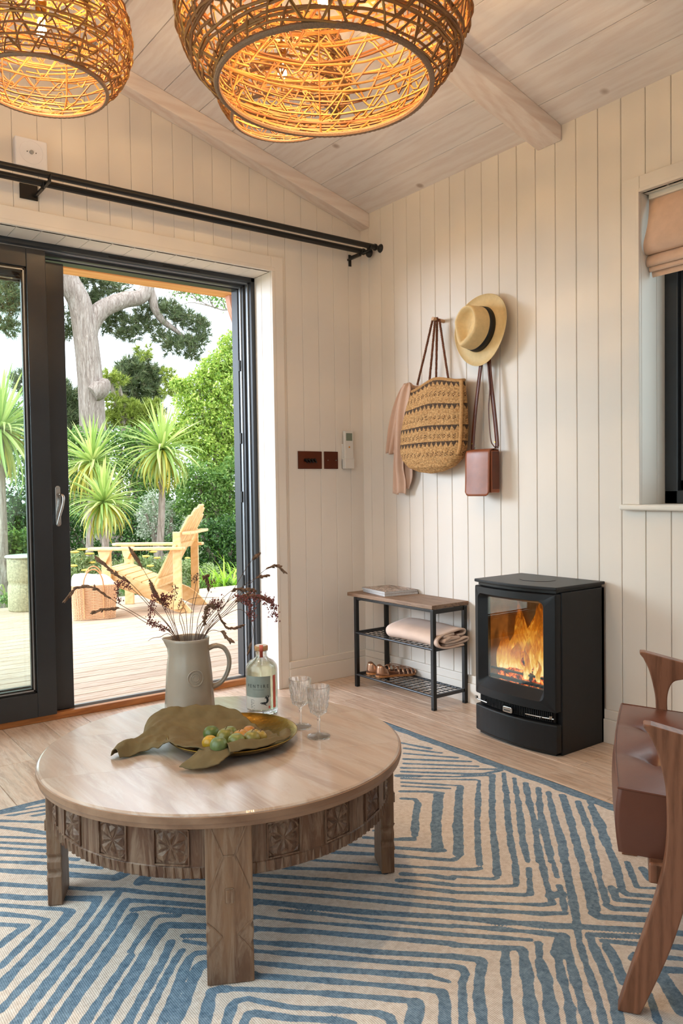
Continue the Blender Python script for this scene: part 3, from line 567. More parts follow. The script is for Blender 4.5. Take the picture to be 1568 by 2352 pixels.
# ------------------------------------------------------------------ rug
RUG = ((16, ((-0.6451, -1.0215), (-0.6005, -1.1405))), (14, ((-0.6722, -1.0776), (-0.6026, -1.2013))), (14, ((-0.7107, -1.1213), (-0.5926, -1.2739))), (14, ((-0.7498, -1.1656), (-0.5845, -1.3313))), (14, ((-0.7805, -1.2004), (-0.6009, -1.3821))), (12, ((-0.8172, -1.2266), (-0.5654, -1.4513))), (12, ((-0.8413, -1.2542), (-0.6736, -1.417), (-0.6331, -1.4463), (-0.5661, -1.4651))), (22, ((-0.8791, -1.2748), (-0.8232, -1.3236))), (12, ((-0.8214, -1.3216), (-0.7313, -1.405), (-0.6318, -1.4684))), (11, ((-0.8834, -1.3023), (-0.8241, -1.3606), (-0.6992, -1.4685), (-0.6956, -1.4815), (-0.7903, -1.5644), (-1.0202, -1.7789), (-1.1189, -1.88))), (12, ((-0.9067, -1.3289), (-0.7793, -1.473), (-0.8076, -1.5042))), (19, ((-0.7829, -1.4766), (-0.9196, -1.6054), (-0.9951, -1.6774))), (24, ((-0.9951, -1.6774), (-1.0932, -1.7776), (-1.1298, -1.8139))), (12, ((-1.1417, -1.8256), (-1.1701, -1.8217), (-1.2125, -1.7776), (-1.257, -1.7232))), (12, ((-0.9294, -1.3549), (-0.8221, -1.4705))), (14, ((-0.964, -1.3873), (-0.9, -1.4421), (-0.87, -1.4848))), (27, ((-0.8874, -1.4862), (-0.9695, -1.5653), (-1.0447, -1.6377), (-1.1443, -1.748))), (14, ((-1.1593, -1.7635), (-1.1706, -1.7556), (-1.228, -1.6901))), (14, ((-0.9995, -1.4349), (-0.9704, -1.4642), (-0.9921, -1.5049))), (18, ((-0.9863, -1.4952), (-1.0579, -1.5622), (-1.1448, -1.6558))), (12, ((-1.1581, -1.6687), (-1.1895, -1.6459))), (16, ((-0.6221, -1.4727), (-0.7562, -1.5919), (-0.9161, -1.7407), (-1.0833, -1.9083))), (14, ((-0.5812, -1.4884), (-0.7204, -1.6208), (-0.88, -1.7697), (-0.9801, -1.8678), (-1.0448, -1.9389))), (13, ((-0.5905, -1.5414), (-0.7099, -1.6594), (-0.8521, -1.792), (-0.9417, -1.876), (-1.0197, -1.9589))), (16, ((-0.5957, -1.5955), (-0.7084, -1.7046), (-0.8193, -1.8183), (-0.996, -1.9777))), (14, ((-0.5922, -1.6467), (-0.6929, -1.7315), (-0.7904, -1.816), (-0.903, -1.9294), (-0.9709, -1.9977))), (22, ((-0.8033, -1.8185), (-0.8062, -1.8288))), (14, ((-0.596, -1.6906), (-0.7344, -1.8218), (-0.8737, -1.9528), (-0.9473, -2.0165))), (19, ((-0.586, -1.7368), (-0.6993, -1.85), (-0.8383, -1.981), (-0.9105, -2.0458))), (14, ((-0.5899, -1.8), (-0.718, -1.9245), (-0.8279, -2.0224), (-0.8781, -2.0715))), (21, ((-0.5867, -1.8452), (-0.6889, -1.9478), (-0.7753, -2.0313))), (22, ((-0.8139, -1.5027), (-0.9839, -1.668), (-1.1167, -1.8014))), (12, ((-1.1403, -1.8259), (-1.157, -1.8316), (-1.1643, -1.828))), (14, ((-0.7731, -1.5515), (-0.9401, -1.7031), (-1.0435, -1.8036), (-1.127, -1.8887))), (12, ((-1.1407, -1.9032), (-1.1551, -1.8987), (-1.1995, -1.8634))), (16, ((-0.7382, -1.5796), (-0.8666, -1.6954), (-1.0087, -1.8314), (-1.1321, -1.9543))), (12, ((-1.1435, -1.9645), (-1.1583, -1.9623), (-1.2257, -1.8897))), (13, ((-0.7016, -1.6092), (-0.8556, -1.7445), (-0.9596, -1.8476), (-1.0481, -1.9412), (-1.1286, -2.0139))), (12, ((-1.1375, -2.0207), (-1.1491, -2.0142), (-1.2028, -1.9689), (-1.2571, -1.9213))), (13, ((-0.6796, -1.6269), (-0.7991, -1.7496), (-0.9316, -1.8699), (-1.015, -1.9552))), (13, ((-1.0451, -1.9842), (-1.1402, -2.0679))), (12, ((-1.1423, -2.0706), (-1.1588, -2.0618), (-1.2288, -1.9933), (-1.2813, -1.9455))), (14, ((-0.6504, -1.6505), (-0.7965, -1.792), (-0.9458, -1.9377), (-1.0606, -2.0493), (-1.1132, -2.1067))), (22, ((-1.1132, -2.1067), (-1.0827, -2.1133))), (13, ((-1.1186, -2.111), (-1.1333, -2.129))), (12, ((-1.137, -2.132), (-1.1628, -2.1182), (-1.2365, -2.0474), (-1.3089, -1.9733))), (13, ((-1.0578, -2.0884), (-1.0814, -2.1144), (-1.1355, -2.1644))), (16, ((-1.1479, -2.1747), (-1.1923, -2.142), (-1.2623, -2.0707), (-1.3354, -1.9999))), (14, ((-0.6212, -1.6741), (-0.7377, -1.7715), (-0.8587, -1.8928))), (13, ((-0.8587, -1.8928), (-0.9416, -1.9735))), (8, ((-0.9416, -1.9735), (-1.0257, -2.0581))), (16, ((-0.5993, -1.6918), (-0.7608, -1.8468), (-0.8607, -1.9496), (-0.9931, -2.0647))), (16, ((-0.9931, -2.0647), (-1.0927, -2.157), (-1.164, -2.2203))), (18, ((-0.5843, -1.7348), (-0.7274, -1.8736), (-0.8626, -2.004), (-0.9569, -2.0935))), (27, ((-0.9569, -2.0935), (-1.0202, -2.1541), (-1.0809, -2.2076))), (22, ((-1.0956, -2.216), (-1.0982, -2.2337), (-1.0167, -2.312))), (14, ((-0.5835, -1.7956), (-0.6908, -1.903), (-0.8318, -2.0285), (-0.9549, -2.1331), (-1.0317, -2.2052))), (18, ((-1.043, -2.213), (-1.0448, -2.232), (-0.9761, -2.2944))), (16, ((-0.557, -1.817), (-0.6575, -1.9297), (-0.7863, -2.0428), (-0.8573, -2.1134), (-0.9436, -2.188))), (14, ((-0.9559, -2.1961), (-0.963, -2.2169), (-0.9182, -2.2627))), (14, ((-0.9632, -2.1725), (-1.0042, -2.2144), (-0.9481, -2.2772))), (14, ((-0.8196, -2.123), (-0.9094, -2.2061))), (12, ((-0.9157, -2.2101), (-0.9049, -2.2232), (-0.8838, -2.2417))), (18, ((-0.8182, -2.1645), (-0.8567, -2.2111), (-0.8467, -2.2189))), (20, ((-1.3622, -2.0269), (-1.2959, -2.1009), (-1.2072, -2.1952), (-1.1714, -2.2257))), (16, ((-1.1714, -2.2257), (-1.0639, -2.3305))), (14, ((-1.1714, -2.2257), (-1.2169, -2.2659), (-1.2651, -2.3152), (-1.3136, -2.3694), (-1.3565, -2.4147), (-1.3994, -2.4541))), (14, ((-1.1767, -2.2605), (-1.0959, -2.3364))), (18, ((-1.1812, -2.2657), (-1.2241, -2.3147), (-1.2717, -2.3724), (-1.3309, -2.4294), (-1.3783, -2.4706))), (14, ((-1.1752, -2.2931), (-1.1231, -2.3501))), (18, ((-1.1809, -2.3081), (-1.2086, -2.3466), (-1.2605, -2.4051))), (14, ((-1.1799, -2.3692), (-1.1589, -2.366))), (16, ((-1.0253, -2.3704), (-1.0119, -2.3861))), (20, ((-1.079, -2.3952), (-1.0615, -2.4144))), (14, ((-1.1211, -2.4102), (-1.0991, -2.4359))), (16, ((-1.1641, -2.4293), (-1.135, -2.4564))), (27, ((-1.1842, -2.435), (-1.211, -2.473), (-1.2519, -2.5232))), (14, ((-1.2546, -2.4559), (-1.3141, -2.5106))), (14, ((-1.3034, -2.539), (-1.3078, -2.5551))), (14, ((-1.3863, -2.0511), (-1.2971, -2.1452), (-1.251, -2.1977), (-1.2242, -2.2282))), (29, ((-1.2288, -2.2318), (-1.2549, -2.2499), (-1.2866, -2.2656))), (14, ((-1.2968, -2.2708), (-1.3435, -2.3161), (-1.3955, -2.3733), (-1.4458, -2.4178))), (16, ((-1.2564, -2.2625), (-1.3226, -2.3325), (-1.3706, -2.3818), (-1.4215, -2.4368))), (12, ((-1.4119, -2.0768), (-1.3442, -2.1445), (-1.2942, -2.1945))), (16, ((-1.4403, -2.1054), (-1.374, -2.1713), (-1.3322, -2.2042))), (21, ((-1.3363, -2.2098), (-1.3737, -2.2491), (-1.4153, -2.2897), (-1.503, -2.3732))), (16, ((-1.3665, -2.1894), (-1.4318, -2.2469), (-1.5369, -2.3467))), (14, ((-1.2909, -2.2147), (-1.3392, -2.257))), (21, ((-1.3387, -2.2574), (-1.3856, -2.313), (-1.4723, -2.3972))), (18, ((-1.4705, -2.1357), (-1.4344, -2.1771), (-1.4368, -2.1868))), (18, ((-1.4368, -2.1868), (-1.4767, -2.2177), (-1.5253, -2.2607), (-1.5752, -2.3169))), (16, ((-1.4949, -2.1603), (-1.4849, -2.1756), (-1.4924, -2.1933))), (14, ((-1.4924, -2.1933), (-1.5182, -2.2091), (-1.6028, -2.2953))), (14, ((-1.6257, -1.5685), (-1.4873, -1.7067), (-1.3867, -1.8142), (-1.2796, -1.9439))), (14, ((-1.647, -1.6051), (-1.5386, -1.7164), (-1.4392, -1.8218), (-1.3069, -1.9713))), (14, ((-1.665, -1.6359), (-1.5334, -1.7707), (-1.3335, -1.998))), (20, ((-1.6902, -1.6789), (-1.6136, -1.7644), (-1.5202, -1.8682), (-1.3622, -2.0268))), (12, ((-1.6597, -1.754), (-1.6054, -1.8129), (-1.5168, -1.9178), (-1.3883, -2.0531))), (12, ((-1.7242, -1.7371), (-1.6273, -1.8444), (-1.5354, -1.9409), (-1.4119, -2.0768))), (16, ((-1.7492, -1.7798), (-1.6489, -1.8757), (-1.5608, -1.9723), (-1.4373, -2.1023))), (16, ((-1.7759, -1.8255), (-1.6796, -1.9199), (-1.5954, -2.0151), (-1.4707, -2.1359))), (14, ((-1.7923, -1.8535), (-1.6788, -1.9725), (-1.5947, -2.0623), (-1.4948, -2.1601))), (16, ((-1.8133, -1.8894), (-1.7257, -1.9864), (-1.6408, -2.0714), (-1.5572, -2.1538))), (8, ((-1.5572, -2.1538), (-1.5371, -2.1913))), (14, ((-1.8357, -1.9276), (-1.7474, -2.0178), (-1.6657, -2.1022), (-1.5866, -2.1853), (-1.5727, -2.2034))), (20, ((-1.572, -2.2068), (-1.5853, -2.2292), (-1.6298, -2.2741))), (14, ((-1.8989, -1.9339), (-1.8762, -1.9517), (-1.7711, -2.052), (-1.6899, -2.1322), (-1.6311, -2.1923))), (28, ((-1.6324, -2.1978), (-1.6419, -2.2116), (-1.676, -2.238))), (14, ((-1.9484, -2.0253), (-1.9226, -1.9921), (-1.903, -1.9764), (-1.8793, -1.9856), (-1.8626, -2.0123), (-1.8278, -2.061), (-1.757, -2.1279), (-1.709, -2.1774), (-1.6996, -2.2), (-1.7054, -2.215))), (14, ((-1.924, -2.0444), (-1.9037, -2.0278), (-1.8908, -2.0327), (-1.8446, -2.0868), (-1.7841, -2.1416), (-1.7623, -2.1706))), (14, ((-1.5396, -1.5851), (-1.4552, -1.6621), (-1.3489, -1.7691))), (14, ((-1.3175, -1.8008), (-1.2705, -1.8477), (-1.2342, -1.8982))), (12, ((-1.3471, -1.818), (-1.3181, -1.8456), (-1.2552, -1.9194))), (12, ((-1.4674, -1.5866), (-1.3225, -1.7377), (-1.1984, -1.8623))), (14, ((-1.3875, -1.5951), (-1.285, -1.6929), (-1.1648, -1.8285))), (14, ((-1.3228, -1.5882), (-1.2565, -1.659), (-1.1752, -1.7459), (-1.1456, -1.7716))), (12, ((-1.2634, -1.578), (-1.2245, -1.6208), (-1.1647, -1.6756))), (12, ((-1.2165, -1.5592), (-1.1949, -1.5789))), (12, ((-2.0553, -0.7983), (-1.9483, -0.8998))), (18, ((-2.0668, -0.8473), (-2.0118, -0.919), (-1.969, -0.9852))), (12, ((-2.0835, -0.9178), (-1.9786, -1.0182))), (12, ((-2.0926, -0.9564), (-1.9872, -1.0612), (-1.9515, -1.1011))), (12, ((-2.1012, -0.9929), (-1.9979, -1.0976), (-1.9627, -1.1366))), (12, ((-2.1115, -1.0365), (-2.0087, -1.1345), (-1.9516, -1.1991))), (14, ((-2.1217, -1.0794), (-2.02, -1.1727), (-1.9867, -1.2125), (-1.9186, -1.2838))), (20, ((-2.1332, -1.1282), (-2.0387, -1.224), (-2.0017, -1.2603), (-1.9084, -1.3603))), (26, ((-1.9084, -1.3603), (-1.8728, -1.348))), (16, ((-2.1513, -1.2051), (-2.0598, -1.2961), (-2.023, -1.328), (-1.9745, -1.3781), (-1.9209, -1.4225), (-1.8795, -1.4775), (-1.7712, -1.5979), (-1.6936, -1.6929))), (18, ((-2.2199, -1.4954), (-2.187, -1.4683), (-2.153, -1.4482))), (13, ((-2.1983, -1.4038), (-2.151, -1.4476))), (16, ((-2.2395, -1.5786), (-2.1959, -1.5379), (-2.149, -1.4941), (-2.1078, -1.453))), (13, ((-2.1073, -1.4512), (-2.1283, -1.4188), (-2.1866, -1.3545))), (20, ((-2.2568, -1.6518), (-2.2345, -1.6252), (-2.1804, -1.5769), (-2.1193, -1.5175), (-2.0798, -1.4796), (-2.0547, -1.4517))), (13, ((-2.0515, -1.4449), (-2.0633, -1.4262), (-2.1162, -1.3749), (-2.1768, -1.3127))), (18, ((-2.2739, -1.7243), (-2.2236, -1.6778), (-2.1703, -1.6329), (-2.1112, -1.5809), (-2.0573, -1.528), (-2.0115, -1.4789), (-1.9817, -1.4402))), (20, ((-1.979, -1.4325), (-2.0392, -1.3809), (-2.1198, -1.3161), (-2.166, -1.2671))), (20, ((-2.261, -1.7812), (-2.2147, -1.7334), (-2.1582, -1.678), (-2.0936, -1.6105), (-2.0371, -1.5526), (-1.9823, -1.4926), (-1.947, -1.4529), (-1.9223, -1.4269))), (18, ((-2.23, -1.8054), (-2.1816, -1.7561), (-2.1329, -1.7048), (-2.0741, -1.649), (-2.0095, -1.5828), (-1.9613, -1.5231), (-1.9288, -1.487))), (14, ((-1.93, -1.486), (-1.9157, -1.4974), (-1.856, -1.5567), (-1.7871, -1.6304))), (25, ((-2.1991, -1.8295), (-2.159, -1.7864), (-2.1008, -1.7265), (-2.0408, -1.6675), (-1.9771, -1.5998), (-1.9419, -1.5614))), (16, ((-1.9317, -1.5372), (-1.9038, -1.5499), (-1.8554, -1.6022), (-1.8015, -1.6586), (-1.726, -1.7409))), (16, ((-2.1596, -1.8604), (-2.1222, -1.8214), (-2.0693, -1.7684), (-2.0073, -1.7091))), (14, ((-1.9998, -1.692), (-1.9791, -1.6689), (-1.9407, -1.6328), (-1.909, -1.6009), (-1.8931, -1.6022), (-1.8606, -1.6292))), (22, ((-2.1322, -1.8818), (-2.0724, -1.8224), (-2.0115, -1.7576), (-1.9595, -1.7002), (-1.9124, -1.6551))), (22, ((-1.9038, -1.6447), (-1.8915, -1.6492), (-1.8266, -1.7078), (-1.7505, -1.7828))), (18, ((-2.0952, -1.9106), (-2.0562, -1.8668), (-2.011, -1.8209), (-1.9619, -1.771), (-1.9176, -1.7152))), (16, ((-2.0731, -1.9279), (-2.0255, -1.8751), (-1.9802, -1.8245), (-1.9373, -1.7792), (-1.9124, -1.7588))), (18, ((-2.0448, -1.95), (-2.005, -1.9068), (-1.9644, -1.8574), (-1.9308, -1.8137))), (14, ((-1.9308, -1.8137), (-1.9082, -1.7907), (-1.8923, -1.7861), (-1.8726, -1.7978), (-1.8138, -1.891))), (20, ((-2.0263, -1.9644), (-1.9859, -1.9218), (-1.9445, -1.873), (-1.9114, -1.8362))), (23, ((-1.9114, -1.8362), (-1.8952, -1.8307), (-1.8855, -1.8383), (-1.8353, -1.9277))), (22, ((-1.9809, -1.9999), (-1.9476, -1.9517), (-1.9249, -1.9217), (-1.9068, -1.9259), (-1.8983, -1.9343))), (16, ((-1.9491, -2.0247), (-1.9218, -1.9935))), (9, ((-1.8853, -1.7101), (-1.8655, -1.7236), (-1.844, -1.7418), (-1.7753, -1.8252))), (9, ((-1.8923, -1.7291), (-1.8778, -1.7486), (-1.859, -1.7713), (-1.7911, -1.8522))), (14, ((-1.7708, -1.4771), (-1.7279, -1.513), (-1.6447, -1.6097))), (26, ((-1.8697, -1.422), (-1.8449, -1.404))), (14, ((-1.8669, -1.4196), (-1.8444, -1.4485), (-1.749, -1.5542), (-1.6627, -1.6403))))
def build_rug():
    x0, x1, y0, y1 = -3.0 + 0.13, -0.515, -3.15, -0.714
    st = 0.006; nx = int((x1 - x0) / st) + 1; ny = int((y1 - y0) / st) + 1
    X = np.linspace(x0, x1, nx)[None, :].repeat(ny, 0); Y = np.linspace(y0, y1, ny)[:, None].repeat(nx, 1)
    wob = 0.0011 * np.sin(X * 43 + 3 * np.sin(Y * 19)) + 0.0011 * np.sin(Y * 37 + 2.5 * np.sin(X * 27)) + 0.0007 * np.sin(X * 113 + Y * 97)
    S = np.full(X.shape, 1.0)
    for w, pts in RUG:
        for (ax, ay), (bx, by) in zip(pts[:-1], pts[1:]):
            m = 0.04
            i0 = max(0, int((min(ax, bx) - m - x0) / st)); i1 = min(nx, int((max(ax, bx) + m - x0) / st) + 2)
            j0 = max(0, int((min(ay, by) - m - y0) / st)); j1 = min(ny, int((max(ay, by) + m - y0) / st) + 2)
            if i1 <= i0 or j1 <= j0: continue
            xs_ = X[j0:j1, i0:i1]; ys_ = Y[j0:j1, i0:i1]; dx, dy = bx - ax, by - ay; L = dx * dx + dy * dy + 1e-12
            t = np.clip(((xs_ - ax) * dx + (ys_ - ay) * dy) / L, 0, 1)
            d = np.hypot(xs_ - ax - t * dx, ys_ - ay - t * dy) - w * 0.00056
            S[j0:j1, i0:i1] = np.minimum(S[j0:j1, i0:i1], d)
    out = np.minimum(np.abs(((Y + 0.25 * X) * 30) % 1 - 0.5) / 30 * 1.0 - 0.008, 1.0)         # the unseen rest: plain stripes
    S = np.where((X < -0.72) & (Y > -1.30), np.minimum(S - 0.001, np.maximum(out, 0.030 - S)), S - 0.001)
    S = np.where((X < -2.30) | (Y < -2.58), out, S)
    S = S + wob
    S = np.minimum(S, (x1 - 0.028 + wob * 3) - X) if False else S
    edge = np.minimum(x1 - X - 0.044, y1 - Y - 0.032) + wob * 2
    S = np.minimum(S, edge)
    Z = 0.006 + 0.0007 * np.sin(X * 9 + 1.2 * Y) + 0.0007 * np.sin(Y * 11)
    cx = (X > x1 - 0.02); Z = Z - cx * 0.001
    v = np.stack([X + (X > x1 - .001) * 0.003 * np.sin(Y * 14), Y + (Y > y1 - .001) * 0.003 * np.sin(X * 12), Z], -1).reshape(-1, 3)
    idx = np.arange(nx * ny).reshape(ny, nx)
    f = np.stack([idx[:-1, :-1], idx[:-1, 1:], idx[1:, 1:], idx[1:, :-1]], -1).reshape(-1, 4)
    me = bpy.data.meshes.new('rug'); me.vertices.add(len(v)); me.vertices.foreach_set('co', v.ravel())
    me.loops.add(f.size); me.loops.foreach_set('vertex_index', f.ravel().astype(np.int32)); me.polygons.add(len(f))
    me.polygons.foreach_set('loop_start', np.arange(0, f.size, 4, dtype=np.int32)); me.update(calc_edges=True)
    at = me.attributes.new('stripe', 'FLOAT', 'POINT'); at.data.foreach_set('value', S.ravel().astype(np.float32))
    t = NT('woven_rug'); a = t.add('ShaderNodeAttribute', attribute_name='stripe')
    v0 = t.coords()
    ragged = t.noise(t.coords((1, 1, 1)), 260, 2); s_ = t.math('ADD', a.outputs['Fac'], t.math('MULTIPLY', t.math('SUBTRACT', ragged, 0.5), 0.004))
    wv = t.add('ShaderNodeTexWave', bands_direction='X'); wv.inputs['Scale'].default_value = 75; wv.inputs['Distortion'].default_value = 0.6; t.link(v0, wv.inputs['Vector'])
    n2 = t.noise(v0, 90, 4, 0.7)
    blue = t.ramp(n2, ((0.3, '#5a748c'), (0.7, '#90aac2'))); cream = t.ramp(n2, ((0.3, '#d8cabf'), (0.7, '#f6ede6')))
    thr = t.add('ShaderNodeMapRange'); thr.inputs['From Min'].default_value = -0.0008; thr.inputs['From Max'].default_value = 0.0008; t.link(s_, thr.inputs[0])
    col = t.mix(thr.outputs[0], blue, cream)
    w2_ = t.ramp(wv.outputs['Fac'], ((0.2, (0.80, 0.80, 0.80)), (0.8, (1, 1, 1)))); col = t.mix(1.0, col, w2_, 'MULTIPLY')
    t.base(col, 0.95, spec=0.1); t.bump(wv.outputs['Fac'], 0.5, 0.001)
    me.materials.append(t.m)
    o = bpy.data.objects.new('rug', me); COL.objects.link(o); ORG[o.name] = (0, 0, 0)
    tag(o, 'flat woven rug with hand drawn blue and cream maze stripes', 'rug')
    q = o.modifiers.new('solid', 'SOLIDIFY'); q.thickness = 0.005; q.offset = -1
    recenter(o, (-1.6, -1.9, 0)) if False else None
build_rug()

# ------------------------------------------------------------------ coffee table
MANGO = m_wood('washed_mango_wood', '#8a6a50', '#644634', 'z', 0.42, 1.6, rand=True, wash='#9c8570', tone=0.1, bump=0.12)
MANGOT = m_wood('polished_mango_top', '#c4ab98', '#ab917e', 'y', 0.28, 0.8, rand=True, wash='#cdbfb3', tone=0.08, knots='#6d5040', bump=0.03, coat=1.0)
CARVE = m_wood('carved_mango_wood', '#6f503c', '#4c3225', 'z', 0.5, 1.5, rand=True, wash='#96806c', tone=0.05, bump=0.2)
TX, TY, TR, TZ = -1.688, -1.548, 0.444, 0.36
A0 = math.radians(242.6)
tbl = thing('coffee_table', (TX, TY, 0.006), 'low round carved wooden coffee table with four plank legs on the rug', 'coffee table')
# top: glued boards cut to a round, each with the moulded rim
def disc_strip(u0, u1):
    a = np.linspace(0, 2 * PI, 181)[:-1]; ring = [(TR, TZ - 0.007), (TR + 0.0015, TZ - 0.012), (TR - 0.002, TZ - 0.028)]
    c, s = math.cos(A0 + 0.1), math.sin(A0 + 0.1)
    def clip(r, z):
        n = 64; lo_, hi_ = max(u0, -r), min(u1, r); th_ = np.linspace(math.acos(lo_ / r), math.acos(hi_ / r), n); us = r * np.cos(th_)
        h = np.sqrt(np.maximum(r * r - us * us, 0)); return [(u, w, z) for u, w in zip(us, h)] + [(u, -w, z) for u, w in zip(us[::-1], h[::-1])]
    L = [clip(r, z) for r, z in ((TR - 0.006, TZ), (TR - 0.0015, TZ - 0.003), (TR + 0.001, TZ - 0.012), (TR - 0.002, TZ - 0.028))]
    P = np.array([[(TX + u * c - w * s, TY + u * s + w * c, z) for u, w, z in l] for l in L])
    m = MB().grid(P[::-1], cv=True); k = P.shape[1]
    m.f += [tuple(range(3 * k, 4 * k)), tuple(range(0, k))[::-1]]
    return m
rim_ = np.linspace(0, 2 * PI, 241)[:-1]
MB().grid(np.array([[(TX + r * math.cos(q), TY + r * math.sin(q), z) for q in rim_] for r, z in ((TR - .003, TZ - .0042), (TR + .0018, TZ - .0052), (TR + .0022, TZ - .018), (TR + .000, TZ - .0205), (TR - .001, TZ - .0285), (TR - .012, TZ - .0287))])[::-1], cv=True).build('shaded_edge', m_wood('mango_edge_shade', '#9a7a62', '#7d5d47', 'x', 0.4, 0.7, rand=False, bump=0.05), tbl, smooth=True)  # rim shade painted in: side ring coloured darker than the same wood on top
for u0, u1 in ((-0.45, -0.16), (-0.16, 0.13), (0.13, 0.45)):
    disc_strip(u0 + 0.0002, u1 - 0.0002).build('top_board', MANGOT, tbl, smooth=True)
AR = 0.408
AZ0, AZ1 = 0.213, TZ - 0.028
rose = MB()                                             # one chip-carved star, drawn in a plane: x right, z up, y out
for k in range(8):
    a = k * PI / 4; b1, b2 = a - PI / 8, a + PI / 8; R1 = 0.030 if k % 2 == 0 else 0.037
    q = [(0.003 * math.cos(a), 0.003 * math.sin(a)), (R1 * .95 * math.cos(b1 + .08), R1 * .95 * math.sin(b1 + .08)), (R1 * math.cos(a), R1 * math.sin(a)), (R1 * .95 * math.cos(b2 - .08), R1 * .95 * math.sin(b2 - .08))]
    t = (R1 * .62 * math.cos(a), R1 * .62 * math.sin(a))
    v = [(x, 0, z) for x, z in q] + [(t[0], -0.0065, t[1])]
    rose.raw(v, [(0, 1, 4), (1, 2, 4), (2, 3, 4), (3, 0, 4)])
for s in (-1, 1):
    rose.box((s * 0.036 - 0.0015, -0.004, -0.036), (s * 0.036 + 0.0015, 0, 0.036)); rose.box((-0.036, -0.004, s * 0.036 - 0.0015), (0.036, -0.0005, s * 0.036 + 0.0015))
for sx in (-1, 1):
    for sz in (-1, 1): rose.raw([(sx * .034, 0, sz * .034), (sx * .034, 0, sz * .020), (sx * .020, 0, sz * .034), (sx * .029, -.004, sz * .029)], [(0, 1, 3), (1, 2, 3), (2, 0, 3)])
rose_mesh = None
tooth = MB()
tooth.raw([(-0.0045, 0, -0.011), (0.0045, 0, -0.011), (0.0009, 0, 0.012), (-0.0009, 0, 0.012), (0, -0.004, -0.009), (0, -0.003, 0.011)], [(0, 1, 4), (1, 2, 5, 4), (2, 3, 5), (3, 0, 4, 5)])
def on_arc(mb, th, r, z):
    V = np.concatenate(mb.v); c, s = math.cos(th), math.sin(th)
    ang = th + V[:, 0] / r; rad = r - V[:, 1]
    return np.stack([TX + rad * np.cos(ang), TY + rad * np.sin(ang), z + V[:, 2]], 1), mb.f
hw = math.asin(0.0475 / AR)
for q in range(4):
    b0 = A0 + q * PI / 2 + hw; b1 = A0 + (q + 1) * PI / 2 - hw
    a = np.linspace(b0, b1, 40)
    P = np.array([[(TX + r * math.cos(t), TY + r * math.sin(t), z) for t in a] for r, z in ((AR - 0.02, AZ0), (AR - 0.004, AZ0), (AR, AZ0 + 0.004), (AR, AZ0 + 0.024), (AR - 0.002, AZ0 + 0.026), (AR - 0.002, AZ1 - 0.018), (AR, AZ1 - 0.016), (AR, AZ1), (AR - 0.02, AZ1))])
    ap = MB().grid(P, cu=True).build('apron', CARVE, tbl, smooth=True)
    n = 4
    for i in range(n):
        th = b0 + (b1 - b0) * (i + 0.5 + (0.0 if n > 1 else 0)) / n
        v, f = on_arc(rose, th, AR - 0.0015, (AZ0 + AZ1) / 2 + 0.006)
        o = MB().raw(v, f).build('carved_star', CARVE, ap)
    tm = MB(); tm2 = MB()
    for i in range(30):
        th = b0 + (b1 - b0) * (i + 0.5) / 30
        v, f = on_arc(tooth, th, AR, AZ0 + 0.013); tm.raw(v, f)
        v, f = on_arc(tooth, th, AR, AZ1 - 0.010); v[:, 2] = AZ1 - 0.009 + (v[:, 2] - AZ1 + 0.010) * 0.55; tm.raw(v, f)
    tag(tm.build('carved_border', CARVE, ap), kind='stuff')
for q in range(4):
    th = A0 + q * PI / 2; rad = np.array([math.cos(th), math.sin(th), 0]); tan = np.array([-math.sin(th), math.cos(th), 0]); W = 0.047
    o3 = np.array([TX, TY, 0]) + rad * 0.392
    # outline with scalloped notches low on both edges
    out = [(-W, 0.006), (W, 0.006), (W, 0.075), (W - 0.006, 0.085), (W, 0.096), (W + 0.001, 0.112), (W - 0.006, 0.122), (W, 0.132), (W, AZ1), (-W, AZ1), (-W, 0.132), (-W + 0.006, 0.122), (-W - 0.001, 0.112), (-W, 0.096), (-W + 0.006, 0.085), (-W, 0.075)]
    lg = MB().prism(out, o3, tan, (0, 0, 1), rad, 0.034).build('leg', MANGO, tbl, bevel=0.0025)
    fo = o3 + rad * 0.034; m = MB()
    def P3(a, z, d=0.0): return fo + tan * a + np.array([0, 0, z]) + rad * d
    for pts in ([(-.036, AZ1 - .004), (-.012, AZ1 - .065), (.012, AZ1 - .065), (.036, AZ1 - .004)], [(-.040, AZ1 - .135), (-.012, AZ1 - .065)], [(.012, AZ1 - .065), (.040, AZ1 - .135)]):
        for (a1, z1), (a2, z2) in zip(pts[:-1], pts[1:]): m.bar(P3(a1, z1), P3(a2, z2), 0.003, 0.003, up=rad)
    for s in (-1, 1):
        dm = [(s * .046, .066), (s * .033, .084), (s * .016, .104), (s * .033, .124), (s * .046, .135)]
        for (a1, z1), (a2, z2) in zip(dm[:-1], dm[1:]): m.bar(P3(a1, z1), P3(a2, z2), 0.0025, 0.003, up=rad)
    for (a1, z1), (a2, z2) in (((-.008, .172), (.008, .172)), ((-.008, .200), (.008, .200)), ((-.008, .172), (-.008, .200)), ((.008, .172), (.008, .200))): m.bar(P3(a1, z1), P3(a2, z2), 0.003, 0.003, up=rad)
    tag(m.build('carving', MANGO, lg), kind='stuff')
    MB().prism([(-.007, .173), (.007, .173), (.007, .199), (-.007, .199)], fo, tan, (0, 0, 1), rad, 0.0035 if q in (0,) else 0.012).build('tenon', MANGO, lg, bevel=0.001)
    # side tenon pegs of the apron
for q in (1, 3):
    th = A0 + q * PI / 2; rad = np.array([math.cos(th), math.sin(th), 0])

